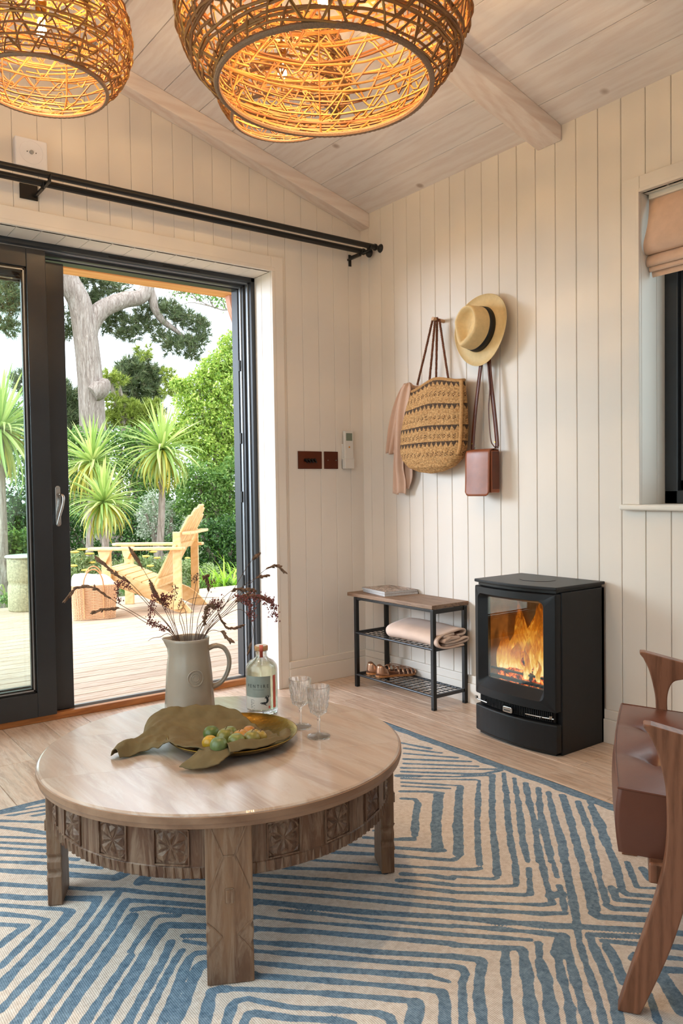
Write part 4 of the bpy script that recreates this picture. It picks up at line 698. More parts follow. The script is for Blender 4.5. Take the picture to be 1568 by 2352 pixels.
# ------------------------------------------------------------------ jug with dried grasses
GLAZE = m_plain('grey_cream_glaze', '#a09484', 0.22, var=0.05, scale=14, bump=0.08, bscale=60)
JX, JY, JZ = -1.6317, -1.2362, TZ
jug = thing('jug', (JX, JY, JZ), 'grey glazed ceramic jug with round stamped seal and loop handle', 'jug')
cam_dir = np.array([JX, JY]) - np.array((-2.6208, -3.3059)); cam_dir /= np.linalg.norm(cam_dir)
right = np.array([cam_dir[1], -cam_dir[0]]); ra = math.atan2(right[1], right[0]); fa = math.atan2(-cam_dir[1], -cam_dir[0])
def jf(r, z, a):
    d = (a - (ra + PI - 0.15) + PI) % (2 * PI) - PI
    k = max(0, (z - 0.165) / 0.055) if z > 0.165 else 0
    return r + 0.022 * k ** 1.6 * math.exp(-(d / 0.30) ** 2)
JH = 0.213
prof = [(0.0, 0.001), (0.066, 0.0), (0.0715, 0.004), (0.071, 0.02), (0.0685, 0.055), (0.066, 0.10), (0.0625, 0.14), (0.059, 0.165), (0.0575, 0.185), (0.0585, 0.205), (0.0595, JH), (0.057, JH + 0.001), (0.054, 0.205), (0.054, 0.17), (0.060, 0.10), (0.064, 0.02), (0, 0.012)]
MB().lathe(prof, (JX, JY, JZ), 56, jf).build('body', GLAZE, jug, smooth='all')
R3 = np.array([right[0], right[1], 0]); C3 = np.array([JX, JY, JZ])
hpts = cr([C3 + R3 * a + np.array([0, 0, z]) for a, z in ((0.052, 0.178), (0.075, 0.186), (0.100, 0.178), (0.114, 0.150), (0.112, 0.115), (0.094, 0.082), (0.064, 0.066))], 6)
MB().tube(hpts, [0.011] * 8 + [0.0095] * (len(hpts) - 14) + [0.010, 0.011, 0.011, 0.012, 0.012, 0.012], 12, flat=0.7).build('handle', GLAZE, jug, smooth=True)
sa = fa + 0.28; sd = np.array([math.cos(sa), math.sin(sa), 0]); st_ = np.array([-math.sin(sa), math.cos(sa), 0])
def seal(mb, R, rr):
    pts = []
    for t in np.linspace(0, 2 * PI, 32, endpoint=False):
        u, w = R * math.cos(t), R * math.sin(t); z = 0.108 + w; rad = 0.0715 - (z - 0.02) * 0.068
        pts.append(C3 + sd * math.sqrt(rad ** 2 - u ** 2) + st_ * u + np.array([0, 0, z]))
    mb.tube(pts, rr, 6, closed=True)
m = MB(); seal(m, 0.022, 0.0018); seal(m, 0.014, 0.0008); seal(m, 0.009, 0.0008); m.build('seal', GLAZE, jug, smooth=True)

STEM = m_plain('dry_stem', '#5c4436', 0.8, var=0.2)
HEADB = m_plain('dry_seed_brown', '#6f5542', 0.95, var=0.35, scale=90)
HEADR = m_plain('dry_seed_red', '#77433f', 0.95, var=0.35, scale=90)
rng = random.Random(11)
fwv = np.array((0.5981, 0.8008, -0.0316))
J0 = np.array([JX, JY, JZ])
def stem(pts, heads, label, red=False, big=1.0):
    """pts: points of the stalk in the world, from inside the jug to the tip; heads: (from, to) fractions carrying seed"""
    c = cr(pts, 8); o = thing('dried_grass_stem', tuple(pts[0]), label, 'dried flower', 'dried stems in the jug')
    n = len(c); MB().tube(c, np.linspace(0.0011, 0.0006, n), 5).build('stalk', STEM, o)
    m = MB()
    for h0, h1, kind in heads:
        i0, i1 = int(h0 * (n - 1)), int(h1 * (n - 1))
        if kind == 'spike':
            k = max(3, (i1 - i0)); q = c[i0:i1 + 1]; rad = [0.0045 * big * math.sin(PI * (t + 0.4) / (len(q) + 0.0)) + 0.0012 for t in range(len(q))]
            m.tube(q, rad, 8)
            for p, r_ in zip(q, rad):
                for _ in range(10):
                    d = np.array([rng.gauss(0, 1) for _ in range(3)]); d /= np.linalg.norm(d); m.bar(p, p + d * (r_ + 0.003), 0.0012, 0.0012)
        else:
            L = max(4, int((i1 - i0) * (2.2 if kind == 'arch' else 3.5)))
            for t in range(L):
                u = i0 + (i1 - i0) * t / L; a = c[min(n - 1, int(u))]; b = c[min(n - 1, int(u) + 1)]; p = a + (b - a) * (u % 1)
                dr = (b - a); nn = np.linalg.norm(dr); dr = dr / nn if nn > 1e-6 else np.array([0, 0, 1.0])
                if kind == 'arch':      # oat-like spikelets lying along the stalk
                    d = dr * 1.0 + np.array([rng.gauss(0, .25), rng.gauss(0, .25), rng.gauss(-.15, .25)]); d /= np.linalg.norm(d); ln = 0.016 * big
                    q = [p, p + d * ln * .35, p + d * ln * .7, p + d * ln]; m.tube(q, [0.0008, 0.0030 * big, 0.0026 * big, 0.0004], 6)
                else:                   # loose clusters of small grains
                    for _ in range(3):
                        d = np.array([rng.gauss(0, 1), rng.gauss(0, 1), rng.gauss(-.3, 1)]); q = p + d * 0.0055 * big
                        s_ = 0.0018 * big * rng.uniform(.7, 1.3); m.raw([q + (s_, 0, 0), q + (0, s_, 0), q - (s_, 0, 0), q - (0, s_, 0), q + (0, 0, s_ * 1.4), q - (0, 0, s_ * 1.4)], [(0, 1, 4), (1, 2, 4), (2, 3, 4), (3, 0, 4), (1, 0, 5), (2, 1, 5), (3, 2, 5), (0, 3, 5)])
    if m.n: m.build('seed_head', HEADR if red else HEADB, o, smooth=False)
    return o
stem(((-1.6214, -1.2579, 0.39), (-1.6525, -1.1929, 0.568), (-1.7245, -1.1369, 0.6272), (-1.784, -1.0906, 0.6726), (-1.8384, -1.0481, 0.718), (-1.8791, -1.0178, 0.7162), (-1.9055, -0.9994, 0.6837)), [(0.55, 1, 'arch')], 'dried oat stem arching furthest left out of the jug', big=1.00)
stem(((-1.6243, -1.259, 0.39), (-1.6467, -1.1906, 0.568), (-1.6809, -1.1481, 0.6814), (-1.7102, -1.1104, 0.7639), (-1.7382, -1.0744, 0.8304)), [(0.8, 1, 'spike')], 'dried stem with a dark spike, tallest at the left', big=1.10)
stem(((-1.6262, -1.2596, 0.39), (-1.6428, -1.1895, 0.568), (-1.6673, -1.1765, 0.6449), (-1.6969, -1.1607, 0.697), (-1.7123, -1.1556, 0.7422)), [(0.62, 0.98, 'spike')], 'dried stem with a dark spike, shorter and left of centre', big=1.10)
stem(((-1.623, -1.2586, 0.39), (-1.6492, -1.1915, 0.568), (-1.6969, -1.1368, 0.6561), (-1.7411, -1.0855, 0.7257), (-1.7746, -1.0436, 0.7572), (-1.8103, -0.9997, 0.7994)), [(0.62, 1, 'arch')], 'dried oat stem leaning up left past the basket', big=1.10)
stem(((-1.6226, -1.2584, 0.39), (-1.65, -1.1918, 0.568), (-1.7053, -1.1407, 0.6575), (-1.7475, -1.1007, 0.7148), (-1.7759, -1.0728, 0.7275), (-1.7707, -1.0727, 0.6693)), [(0.6, 1, 'grain')], 'dried stem with a red grain cluster, at the left over the chair', red=True, big=1.00)
stem(((-1.6211, -1.2577, 0.39), (-1.653, -1.1932, 0.568), (-1.7239, -1.1508, 0.6162), (-1.777, -1.1221, 0.6565), (-1.8157, -1.1055, 0.6611), (-1.8544, -1.0893, 0.6545)), [(0.65, 1, 'arch')], 'low dried stem with small pale spikelets at the left', big=0.90)
stem(((-1.6223, -1.2583, 0.39), (-1.6507, -1.1921, 0.568), (-1.689, -1.1715, 0.6021), (-1.7147, -1.1609, 0.6228), (-1.7111, -1.1709, 0.6741), (-1.7012, -1.1864, 0.7062)), [(0.3, 0.95, 'grain')], 'short dried stem with red grains just above the jug spout', red=True, big=1.00)
stem(((-1.628, -1.2599, 0.39), (-1.6392, -1.1888, 0.568), (-1.6538, -1.1757, 0.6241), (-1.6628, -1.1675, 0.6625), (-1.6753, -1.1572, 0.6856), (-1.6487, -1.1769, 0.6903)), [(0.6, 1, 'grain')], 'dried stem with a dark red cluster, over the jug left of centre', red=True, big=1.10)
stem(((-1.6272, -1.2598, 0.39), (-1.6407, -1.1891, 0.568), (-1.6465, -1.1696, 0.6354), (-1.6345, -1.1627, 0.721)), [(0.93, 1, 'grain')], 'straight dried stem with one round head, just left of centre', big=1.00)
stem(((-1.6435, -1.2561, 0.39), (-1.6081, -1.1964, 0.568), (-1.606, -1.2074, 0.6484), (-1.5979, -1.2228, 0.7258), (-1.6017, -1.2315, 0.7497)), [(0.9, 1, 'grain')], 'straight dried stem with small round head, at the centre', big=1.00)
stem(((-1.6455, -1.2544, 0.39), (-1.6042, -1.1999, 0.568), (-1.592, -1.1932, 0.6517), (-1.5723, -1.1932, 0.708), (-1.5523, -1.1944, 0.7389), (-1.5425, -1.1906, 0.7051)), [(0.72, 1, 'arch')], 'dried stem with nodding spikelets near the chair leg', big=1.00)
stem(((-1.6504, -1.2501, 0.39), (-1.5944, -1.2084, 0.568), (-1.5876, -1.2114, 0.6212), (-1.5707, -1.2221, 0.6721), (-1.5461, -1.2378, 0.7381)), [(0.93, 1, 'grain')], 'dried stem with one dark head, right of the chair', big=1.00)
stem(((-1.6548, -1.2429, 0.39), (-1.5856, -1.223, 0.568), (-1.5335, -1.2588, 0.6467), (-1.4899, -1.2879, 0.7352), (-1.4617, -1.3069, 0.7858), (-1.4406, -1.3218, 0.8083)), [(0.86, 1, 'spike')], 'dried stem with a brown spike, tallest at the right', big=1.00)
stem(((-1.6551, -1.2415, 0.39), (-1.5849, -1.2257, 0.568), (-1.526, -1.2715, 0.6474), (-1.4749, -1.312, 0.7169), (-1.4348, -1.345, 0.7636), (-1.4112, -1.3672, 0.7737), (-1.3956, -1.3845, 0.7586)), [(0.68, 1, 'arch')], 'pale dried oat stem arching furthest right over the wall', big=0.90)
stem(((-1.6557, -1.2355, 0.39), (-1.5838, -1.2376, 0.568), (-1.5271, -1.2608, 0.6591), (-1.4731, -1.2833, 0.7142), (-1.4373, -1.2937, 0.734), (-1.4046, -1.3021, 0.7425)), [(0.8, 1, 'arch')], 'pale dried oat stem just below the furthest right one', big=0.90)
stem(((-1.6527, -1.2479, 0.39), (-1.5898, -1.2129, 0.568), (-1.5478, -1.2318, 0.6451), (-1.5015, -1.255, 0.6972), (-1.4666, -1.2715, 0.7021), (-1.4402, -1.2821, 0.6969)), [(0.6, 1, 'arch')], 'dried oat stem bending right at mid height', big=1.00)
stem(((-1.6557, -1.2348, 0.39), (-1.5838, -1.2391, 0.568), (-1.5331, -1.2843, 0.6369), (-1.4952, -1.3208, 0.6816), (-1.4588, -1.3578, 0.6857), (-1.4384, -1.3837, 0.6701), (-1.4359, -1.3972, 0.6275)), [(0.55, 1, 'grain')], 'dried stem with long red plume arching down at the right', red=True, big=1.25)
stem(((-1.6557, -1.2363, 0.39), (-1.5837, -1.236, 0.568), (-1.5279, -1.2748, 0.6416), (-1.491, -1.3008, 0.6829), (-1.4552, -1.3273, 0.6873), (-1.4302, -1.3465, 0.6741)), [(0.5, 1, 'arch')], 'thick dried oat stem alongside the red plume', big=1.30)
stem(((-1.6543, -1.2443, 0.39), (-1.5865, -1.2201, 0.568), (-1.5384, -1.2683, 0.6547), (-1.5079, -1.3053, 0.6875), (-1.4874, -1.3369, 0.6699), (-1.489, -1.353, 0.6279)), [(0.6, 1, 'grain')], 'dried stem with a drooping red cluster before the door jamb', red=True, big=1.30)
stem(((-1.653, -1.2474, 0.39), (-1.5892, -1.2139, 0.568), (-1.5607, -1.2281, 0.6203), (-1.5374, -1.2394, 0.6513), (-1.5378, -1.2344, 0.6443), (-1.5148, -1.2486, 0.5918), (-1.4766, -1.2721, 0.593)), [(0.72, 1, 'arch')], 'dried stem curling down right above the bottle', big=0.90)
stem(((-1.6494, -1.251, 0.39), (-1.5964, -1.2067, 0.568), (-1.5767, -1.2258, 0.6154), (-1.5555, -1.2466, 0.6476), (-1.5698, -1.2418, 0.655), (-1.5836, -1.2395, 0.6115)), [(0.6, 1, 'arch')], 'short curled dried stem above the jug handle', big=1.00)
stem(((-1.6514, -1.2493, 0.39), (-1.5924, -1.2101, 0.568), (-1.5611, -1.2154, 0.6317), (-1.5387, -1.2151, 0.6682), (-1.523, -1.212, 0.6467), (-1.5059, -1.2083, 0.6708)), [(0.35, 1, 'grain')], 'dried stem with scattered dark grains, right of centre', red=True, big=1.00)
stem(((-1.6407, -1.2585, 0.39), (-1.6137, -1.1917, 0.568), (-1.611, -1.1741, 0.645), (-1.6207, -1.1502, 0.6433), (-1.6057, -1.1436, 0.6736)), [(0.85, 1, 'grain')], 'thin dried stem with a tiny red tuft at the centre', red=True, big=0.70)
stem(((-1.636, -1.2598, 0.39), (-1.6232, -1.189, 0.568), (-1.6324, -1.18, 0.6223), (-1.6232, -1.1856, 0.6541), (-1.6019, -1.2005, 0.6792), (-1.5404, -1.2463, 0.682)), [], 'bare curved grass blade above the jug mouth', big=1.00)
stem(((-1.6383, -1.2593, 0.39), (-1.6186, -1.1901, 0.568), (-1.6211, -1.1736, 0.6202), (-1.6195, -1.1619, 0.6315), (-1.5994, -1.1642, 0.6361)), [], 'short bare stalk bent over at the jug mouth', big=1.00)
stem(((-1.618, -1.2559, 0.39), (-1.6591, -1.1968, 0.568), (-1.6935, -1.171, 0.5721), (-1.7088, -1.1597, 0.5699), (-1.7191, -1.1522, 0.5625)), [], 'short bare leaf lying out over the jug spout', big=1.00)
stem(((-1.6557, -1.2355, 0.39), (-1.5838, -1.2376, 0.568), (-1.5127, -1.3124, 0.6508), (-1.489, -1.357, 0.6033), (-1.5092, -1.3696, 0.5353)), [(0.92, 1, 'arch')], 'fine dried stem drooping in front of the door jamb, one pale seed', big=1.00)
stem(((-1.6556, -1.2341, 0.39), (-1.5839, -1.2405, 0.568), (-1.5514, -1.2766, 0.5872), (-1.5414, -1.297, 0.5737), (-1.5364, -1.3135, 0.5654)), [(0.5, 1, 'arch')], 'short dried sprig pointing right just above the jug handle', big=1.00)

# ------------------------------------------------------------------ bottle
BX, BY = -1.4741, -1.3774
bot = thing('bottle', (BX, BY, TZ), 'clear glass bottle with pale green label and cork cap, on the round table', 'bottle')
CG = m_glass('clear_glass', 0.0, (1, 1, 1))
LIQ = m_glass('pale_green_liquid', 0.0, (0.93, 0.98, 0.86), 1.33)
bp = [(0, 0.002), (0.040, 0.0), (0.0445, 0.003), (0.0455, 0.010), (0.0455, 0.120), (0.043, 0.134), (0.034, 0.145), (0.020, 0.152), (0.0165, 0.157), (0.0165, 0.172), (0.019, 0.173), (0.019, 0.178), (0.0165, 0.179), (0.0140, 0.178), (0.0140, 0.157), (0.030, 0.144), (0.0395, 0.133), (0.0415, 0.120), (0.0415, 0.014), (0.038, 0.011), (0, 0.011)]
bp = [(r, z * 1.02) for r, z in bp]
MB().lathe(bp, (BX, BY, TZ), 48).build('glass', CG, bot, smooth='all')
lp = [(0, 0.0135), (0.037, 0.0135), (0.0412, 0.016), (0.0412, 0.122), (0.0392, 0.135), (0.036, 0.139), (0, 0.139)]
MB().lathe(lp, (BX, BY, TZ), 48).build('liquid', LIQ, bot, smooth='all')
MB().lathe([(0, 0.178), (0.0185, 0.178), (0.0192, 0.180), (0.0192, 0.189), (0.018, 0.191), (0, 0.191)], (BX, BY, TZ), 32).build('cork_cap', m_plain('cork', '#b98a5b', 0.7, var=0.2, scale=120), bot, smooth=True)
MB().lathe([(0, 0.190), (0.0165, 0.190), (0.0165, 0.1925), (0, 0.1925)], (BX, BY, TZ), 32).build('cap_disc', WPL, bot, smooth=True)
fb = math.atan2(-3.3059 - BY, -2.6208 - BX)
def wrap(pts, r=0.0461, a0=fb, z0=0.0):
    return [(BX + r * math.cos(a0 + u / 0.0459), BY + r * math.sin(a0 + u / 0.0459), TZ + z0 + z) for u, z in pts]
def patch(name, u0, u1, z0, z1, mat, r=0.0459, th=0.0003):
    n = 18; us = np.linspace(u0, u1, n)
    P = np.array([wrap([(u, z) for u in us], q) for q, z in ((r, z0), (r, z1), (r - th, z1), (r - th, z0))]); return MB().grid(P, cu=True).build(name, mat, bot, smooth=True)
# u grows to the viewer's right (angle grows anticlockwise seen from above)
LG1 = m_plain('label_sage', '#8b9085', 0.6, var=0.10, scale=25); LG2 = m_plain('label_cream', '#cfc8bc', 0.6, var=0.02); INK = m_plain('label_ink', '#23272b', 0.6); REDL = m_plain('label_coral', '#cc6350', 0.6)
patch('label', -0.056, 0.0255, 0.053, 0.112, LG1); patch('label', -0.056, 0.0255, 0.018, 0.053, LG2)
patch('side_label', 0.034, 0.045, 0.02, 0.112, REDL); patch('neck_strip', 0, 0, 0, 0, REDL) if False else None
n_ = 8; us = np.linspace(-0.0045, 0.0045, n_)
P = np.array([[(BX + q * math.cos(fb + u / 0.0166), BY + q * math.sin(fb + u / 0.0166), TZ + z) for u in us] for q, z in ((0.0169, 0.160), (0.0169, 0.176), (0.0197, 0.1765), (0.0197, 0.196))])
MB().grid(P).build('neck_strip', REDL, bot, smooth='all', solid=0.0004)
def letter(name, body, size, u, z, mat, sp=1.0, sx=1.0):
    v, f = text_mesh(body, size, 0.0001, sp); q = wrap([(u + a[0] * sx, a[1]) for a in v], 0.0462, z0=z)
    MB().raw(q, f).build(name, mat, bot)
letter('name', 'PENTIRE', 0.0135, -0.013, 0.084, INK, 1.75, 0.80)
letter('small_print', 'COASTAL SPIRIT', 0.0032, -0.010, 0.0745, INK, 1.3) if False else None
lm = MB()
for k in range(10): lm.raw(wrap([(-0.034 - .0, 0.046 - 0.0026 * k), (-0.034 + 0.013 * (0.7 + 0.3 * math.sin(k * 2.3)), 0.046 - 0.0026 * k), (-0.034 + 0.013 * (0.7 + 0.3 * math.sin(k * 2.3)), 0.0452 - 0.0026 * k), (-0.034, 0.0452 - 0.0026 * k)], 0.0462), [(0, 1, 2, 3)])
for k in range(14): 
    u = -0.026 + 0.0024 * k; lm.raw(wrap([(u, 0.0755), (u + 0.0017, 0.0755), (u + 0.0017, 0.0747), (u, 0.0747)], 0.0462), [(0, 1, 2, 3)])
lm.build('small_print', INK, bot)
em = MB()                                             # swirling wave over leaves
def blob(pts, w):
    c = cr(pts, 6); n = len(c); t = np.gradient(c, axis=0); t /= np.linalg.norm(t, axis=1, keepdims=True); N = np.stack([-t[:, 1], t[:, 0]], 1)
    ww = np.array([w * math.sin(PI * (i + .6) / (n + .2)) for i in range(n)])[:, None]
    P = np.array([wrap(list(map(tuple, c + N * ww)), 0.0462), wrap(list(map(tuple, c - N * ww)), 0.0462)]); em.grid(P)
blob([(0.004, 0.040), (0.012, 0.038), (0.016, 0.045), (0.012, 0.052), (0.007, 0.050)], 0.0032)
blob([(0.015, 0.047), (0.018, 0.054), (0.016, 0.059)], 0.0016); blob([(0.011, 0.052), (0.012, 0.058)], 0.0013)
for k in range(5):
    a = 0.6 + k * 0.5; blob([(0.004, 0.039), (0.004 - 0.007 * math.cos(a), 0.039 - 0.006 * math.sin(a) + .002), (0.004 - 0.012 * math.cos(a), 0.039 - 0.010 * math.sin(a) + .003)], 0.0014)
blob([(0.003, 0.038), (0.008, 0.033), (0.015, 0.029)], 0.0012); blob([(0.008, 0.035), (0.013, 0.036)], 0.0010)
em.build('emblem', INK, bot)
patch('red_square', 0.0185, 0.0235, 0.021, 0.028, REDL, 0.0462)

# ------------------------------------------------------------------ cut glasses
def glass(x, y, label):
    g = thing('wine_glass', (x, y, TZ + .0008), label, 'glass', 'cut crystal glasses')
    def cut(r, z, a):
        if 0.062 < z < 0.112 and r > 0.014:
            k = (z - 0.062) / 0.05; w = abs(math.sin(6 * a + k * 4.4)) * abs(math.sin(6 * a - k * 4.4)); return r - 0.0022 + 0.0026 * w ** 0.7 * 1.7
        return r
    outer = [(0, 0.0), (0.029, 0.0), (0.030, 0.0015), (0.028, 0.003), (0.012, 0.0055), (0.0045, 0.009), (0.0035, 0.018), (0.0035, 0.040), (0.005, 0.047), (0.0035, 0.050), (0.006, 0.054), (0.015, 0.059), (0.020, 0.064)]
    outer += [(0.020 + 0.011 * ((z - 0.064) / 0.066) ** 0.8, z) for z in np.linspace(0.068, 0.130, 22)]
    inner = [(0.0285, 0.1305), (0.0272, 0.129), (0.0255, 0.11), (0.0225, 0.09), (0.018, 0.072), (0.010, 0.064), (0, 0.062)]
    MB().lathe(outer + inner, (x, y, TZ + .0008), 72, lambda r, z, a: cut(r, z, a)).build('crystal', CG, g)
glass(-1.4697, -1.5676, 'cut crystal wine glass, the farther one, nearer the bottle')
glass(-1.4783, -1.6648, 'cut crystal wine glass, the nearer one at the right of the pair')

# ------------------------------------------------------------------ brass plate, napkin, plums
PX, PY = -1.668, -1.556
t = NT('hammered_brass'); v = t.coords(); vo = t.add('ShaderNodeTexVoronoi', feature='SMOOTH_F1'); vo.inputs['Scale'].default_value = 130; t.link(v, vo.inputs['Vector'])
t.base(t.ramp(t.noise(v, 20), ((0.3, '#8a6a2a'), (0.7, '#b39247'))), 0.28, 1.0); t.bump(vo.outputs['Distance'], 0.25, 0.003); BRASS = t.m
pl = thing('brass_plate', (PX, PY, TZ), 'round hammered brass plate on the coffee table, holding napkin and plums', 'plate')
pp = [(0, 0.0), (0.105, 0.0), (0.125, 0.003), (0.150, 0.013), (0.163, 0.024), (0.1645, 0.026), (0.162, 0.0262), (0.148, 0.0155), (0.124, 0.0055), (0.104, 0.0022), (0, 0.0022)]
MB().lathe(pp, (PX, PY, TZ), 72).build('dish', BRASS, pl, smooth='all')
OLIVE = m_plain('olive_linen', '#6b5c3c', 0.9, var=0.12, scale=25, bump=0.5, bscale=700)
nap = thing('napkin', (-1.75, -1.5, TZ), 'olive green linen napkin draped over the left half of the brass plate', 'napkin')
def zt(z): return TZ + z
def crumple(G, a=1.0):
    for i in range(G.shape[0]):
        for j in range(G.shape[1]):
            x, y = G[i, j, 0], G[i, j, 1]; G[i, j, 2] += a * (0.003 * noise.noise(Vector((x * 45, y * 30, 2))) + 0.0016 * noise.noise(Vector((x * 110, y * 110, 7))))
    return G
ctrl = [
 [(-1.956, -1.478, zt(.004)), (-1.954, -1.486, zt(.020)), (-1.950, -1.500, zt(.021)), (-1.946, -1.510, zt(.004))],
 [(-1.925, -1.462, zt(.004)), (-1.924, -1.474, zt(.028)), (-1.920, -1.492, zt(.022)), (-1.917, -1.508, zt(.004))],
 [(-1.888, -1.448, zt(.004)), (-1.886, -1.462, zt(.026)), (-1.882, -1.488, zt(.022)), (-1.880, -1.512, zt(.006))],
 [(-1.852, -1.420, zt(.012)), (-1.850, -1.450, zt(.032)), (-1.846, -1.490, zt(.020)), (-1.848, -1.548, zt(.026))],
 [(-1.810, -1.368, zt(.043)), (-1.800, -1.420, zt(.042)), (-1.800, -1.500, zt(.022)), (-1.835, -1.600, zt(.034))],
 [(-1.730, -1.372, zt(.056)), (-1.735, -1.440, zt(.030)), (-1.740, -1.540, zt(.007)), (-1.790, -1.668, zt(.030))],
 [(-1.660, -1.398, zt(.054)), (-1.665, -1.470, zt(.020)), (-1.680, -1.580, zt(.006)), (-1.730, -1.705, zt(.026))],
 [(-1.600, -1.432, zt(.040)), (-1.605, -1.500, zt(.010)), (-1.620, -1.600, zt(.007)), (-1.665, -1.706, zt(.024))],
 [(-1.578, -1.520, zt(.010)), (-1.575, -1.560, zt(.008)), (-1.585, -1.620, zt(.016)), (-1.610, -1.690, zt(.027))]]
S_ = surf(ctrl, 13)
for i in range(S_.shape[0]):
    for j in range(S_.shape[1]):
        S_[i, j, 2] += 0.009 * abs(noise.noise(Vector((S_[i, j, 0] * 16 + S_[i, j, 1] * 9, S_[i, j, 1] * 26, 0)))) + 0.004 * (1 - abs(noise.noise(Vector((S_[i, j, 0] * 18 - S_[i, j, 1] * 30, S_[i, j, 1] * 8 + S_[i, j, 0] * 9, 5)))) * 3) * .6 + 0.0018 * noise.noise(Vector((S_[i, j, 0] * 90, S_[i, j, 1] * 90, 3)))
MB().grid(S_).build('cloth', OLIVE, nap, smooth='all', solid=0.0022)
ctrl = [
 [(-1.800, -1.640, zt(.032)), (-1.825, -1.655, zt(.026)), (-1.868, -1.668, zt(.012))],
 [(-1.768, -1.668, zt(.036)), (-1.795, -1.690, zt(.031)), (-1.848, -1.700, zt(.010))],
 [(-1.735, -1.698, zt(.032)), (-1.760, -1.712, zt(.029)), (-1.800, -1.728, zt(.018))]]
MB().grid(crumple(surf(ctrl, 10))).build('corner_flap', OLIVE, nap, smooth='all', solid=0.0022)
ctrl = [
 [(-1.755, -1.672, zt(.030)), (-1.756, -1.690, zt(.046)), (-1.762, -1.712, zt(.034))],
 [(-1.715, -1.672, zt(.026)), (-1.712, -1.695, zt(.048)), (-1.712, -1.722, zt(.034))],
 [(-1.660, -1.680, zt(.024)), (-1.655, -1.700, zt(.040)), (-1.655, -1.718, zt(.031))],
 [(-1.600, -1.660, zt(.020)), (-1.592, -1.680, zt(.034)), (-1.590, -1.698, zt(.030))],
 [(-1.566, -1.618, zt(.018)), (-1.556, -1.630, zt(.028)), (-1.552, -1.645, zt(.026))]]
MB().grid(crumple(surf(ctrl, 10))).build('rolled_edge', OLIVE, nap, smooth='all', solid=0.0022)
plums = ((-1.725, -1.5499, 0.0205), (-1.6859, -1.574, 0.019), (-1.7603, -1.6114, 0.0195), (-1.7206, -1.615, 0.0215), (-1.7682, -1.6714, 0.021), (-1.6688, -1.6028, 0.0165), (-1.6909, -1.6291, 0.0175), (-1.6398, -1.5888, 0.0165), (-1.649, -1.6284, 0.018), (-1.6546, -1.6691, 0.0165), (-1.7228, -1.674, 0.021), (-1.683, -1.6772, 0.0205))
pc = ['#5e6f34', '#76803f', '#c59a2a', '#7f7a35', '#6c7d4a', '#c58f3c', '#c48c3c', '#c07f38', '#b9963c', '#a98f3e', '#7d8444', '#8d8240']
pw = ['dark green plum at the back left of the pile', 'small green plum at the back of the pile, between darker ones', 'bright yellow plum at the left edge of the pile', 'large olive green plum in the middle of the pile', 'blue green plum at the front left of the pile', 'small amber plum in the middle right of the pile', 'round orange flecked plum in the centre of the pile', 'orange plum at the very back right of the pile', 'golden plum with stem at the right of the pile', 'yellowish plum at the far right edge, half hidden', 'pale green plum at the front centre, behind the napkin roll', 'olive and amber plum at the front right with a stem']
for k, (x, y, r) in enumerate(plums):
    z = TZ + 0.009 + r + (0.010 if y < -1.65 else 0) + (0.006 if k in (3, 6) else 0)
    t = NT('plum_skin'); v = t.coords(); c = lin(pc[k])
    t.base(t.ramp(t.noise(v, 45, 3), ((0.35, tuple(q * .75 for q in c[:3])), (0.65, tuple(min(1, q * 1.15) for q in c[:3])))), 0.32)
    o = thing('plum', (x, y, z), pw[k], 'plum', 'plums on the brass plate')
    a = np.linspace(0, PI, 14); prof = [(r * math.sin(q) * (1 - 0.05 * math.cos(q)), r * 0.96 * -math.cos(q) - (0.12 * r * math.exp(-((q - PI) / .25) ** 2))) for q in a]
    MB().lathe(prof, (x, y, z), 24).build('flesh', t.m, o, smooth='all')
    if k in (3, 8, 9, 11, 6): MB().tube([(x, y, z + r * .82), (x + .001, y - .002, z + r * 1.0), (x + .003, y - .004, z + r * 1.22)], 0.0009, 5).build('stem', STEM, o)

# ------------------------------------------------------------------ stove
SX0, SX1, SY0, SY1, SH = -0.300, -0.014, -1.497, -1.092, 0.624
stv = thing('wood_stove', (-0.16, -1.29, 0), 'matt black wood burning stove with a curved front and lit fire', 'stove')
BOW = 0.030
def bow(y): t = (y - SY0) / (SY1 - SY0); return SX0 - BOW * (1 - (2 * t - 1) ** 2)
ny = 17; yl = np.linspace(SY0, SY1, ny)
def outline(inset=0.0, back=SX1):
    return [(bow(y) + inset, y) for y in np.clip(yl, SY0 + inset, SY1 - inset)] + [(back, SY1 - inset), (back, SY0 + inset)]
def slab(z0, z1, inset=0.0, dx=0.0, back=SX1):
    m = MB(); p = outline(inset, back); m.prism([(a + dx, b) for a, b in p], (0, 0, z0), (1, 0, 0), (0, 1, 0), (0, 0, 1), z1 - z0); return m
# carcass: sides, back, floor, roof of the firebox
ca = MB(); ca.box((SX0 + 0.028, SY0, 0.0), (SX1, SY0 + 0.022, SH - 0.022)); ca.box((SX0 + 0.028, SY1 - 0.022, 0.0), (SX1, SY1, SH - 0.022)); ca.box((SX1 - 0.02, SY0, 0.0), (SX1, SY1, SH - 0.022))
ca.box((SX0 + 0.028, SY0 + .02, 0.175), (SX1 - .02, SY1 - .02, 0.200)); ca.box((SX0 + 0.028, SY0 + .02, 0.588), (SX1 - .02, SY1 - .02, 0.600)); ca.box((SX0 + 0.026, SY0 + .02, 0.004), (SX1 - .02, SY1 - .02, 0.018))
ca.box((SX0 + 0.034, SY0 + .02, 0.018), (SX0 + 0.046, SY1 - .02, 0.180))
ca.build('carcass', STOVE, stv, bevel=0.003)
slab(SH - 0.012, SH, -0.004).build('top_plate', STOVE, stv, bevel=0.003)
slab(SH - 0.024, SH - 0.012, 0.012).build('neck', BLK, stv)
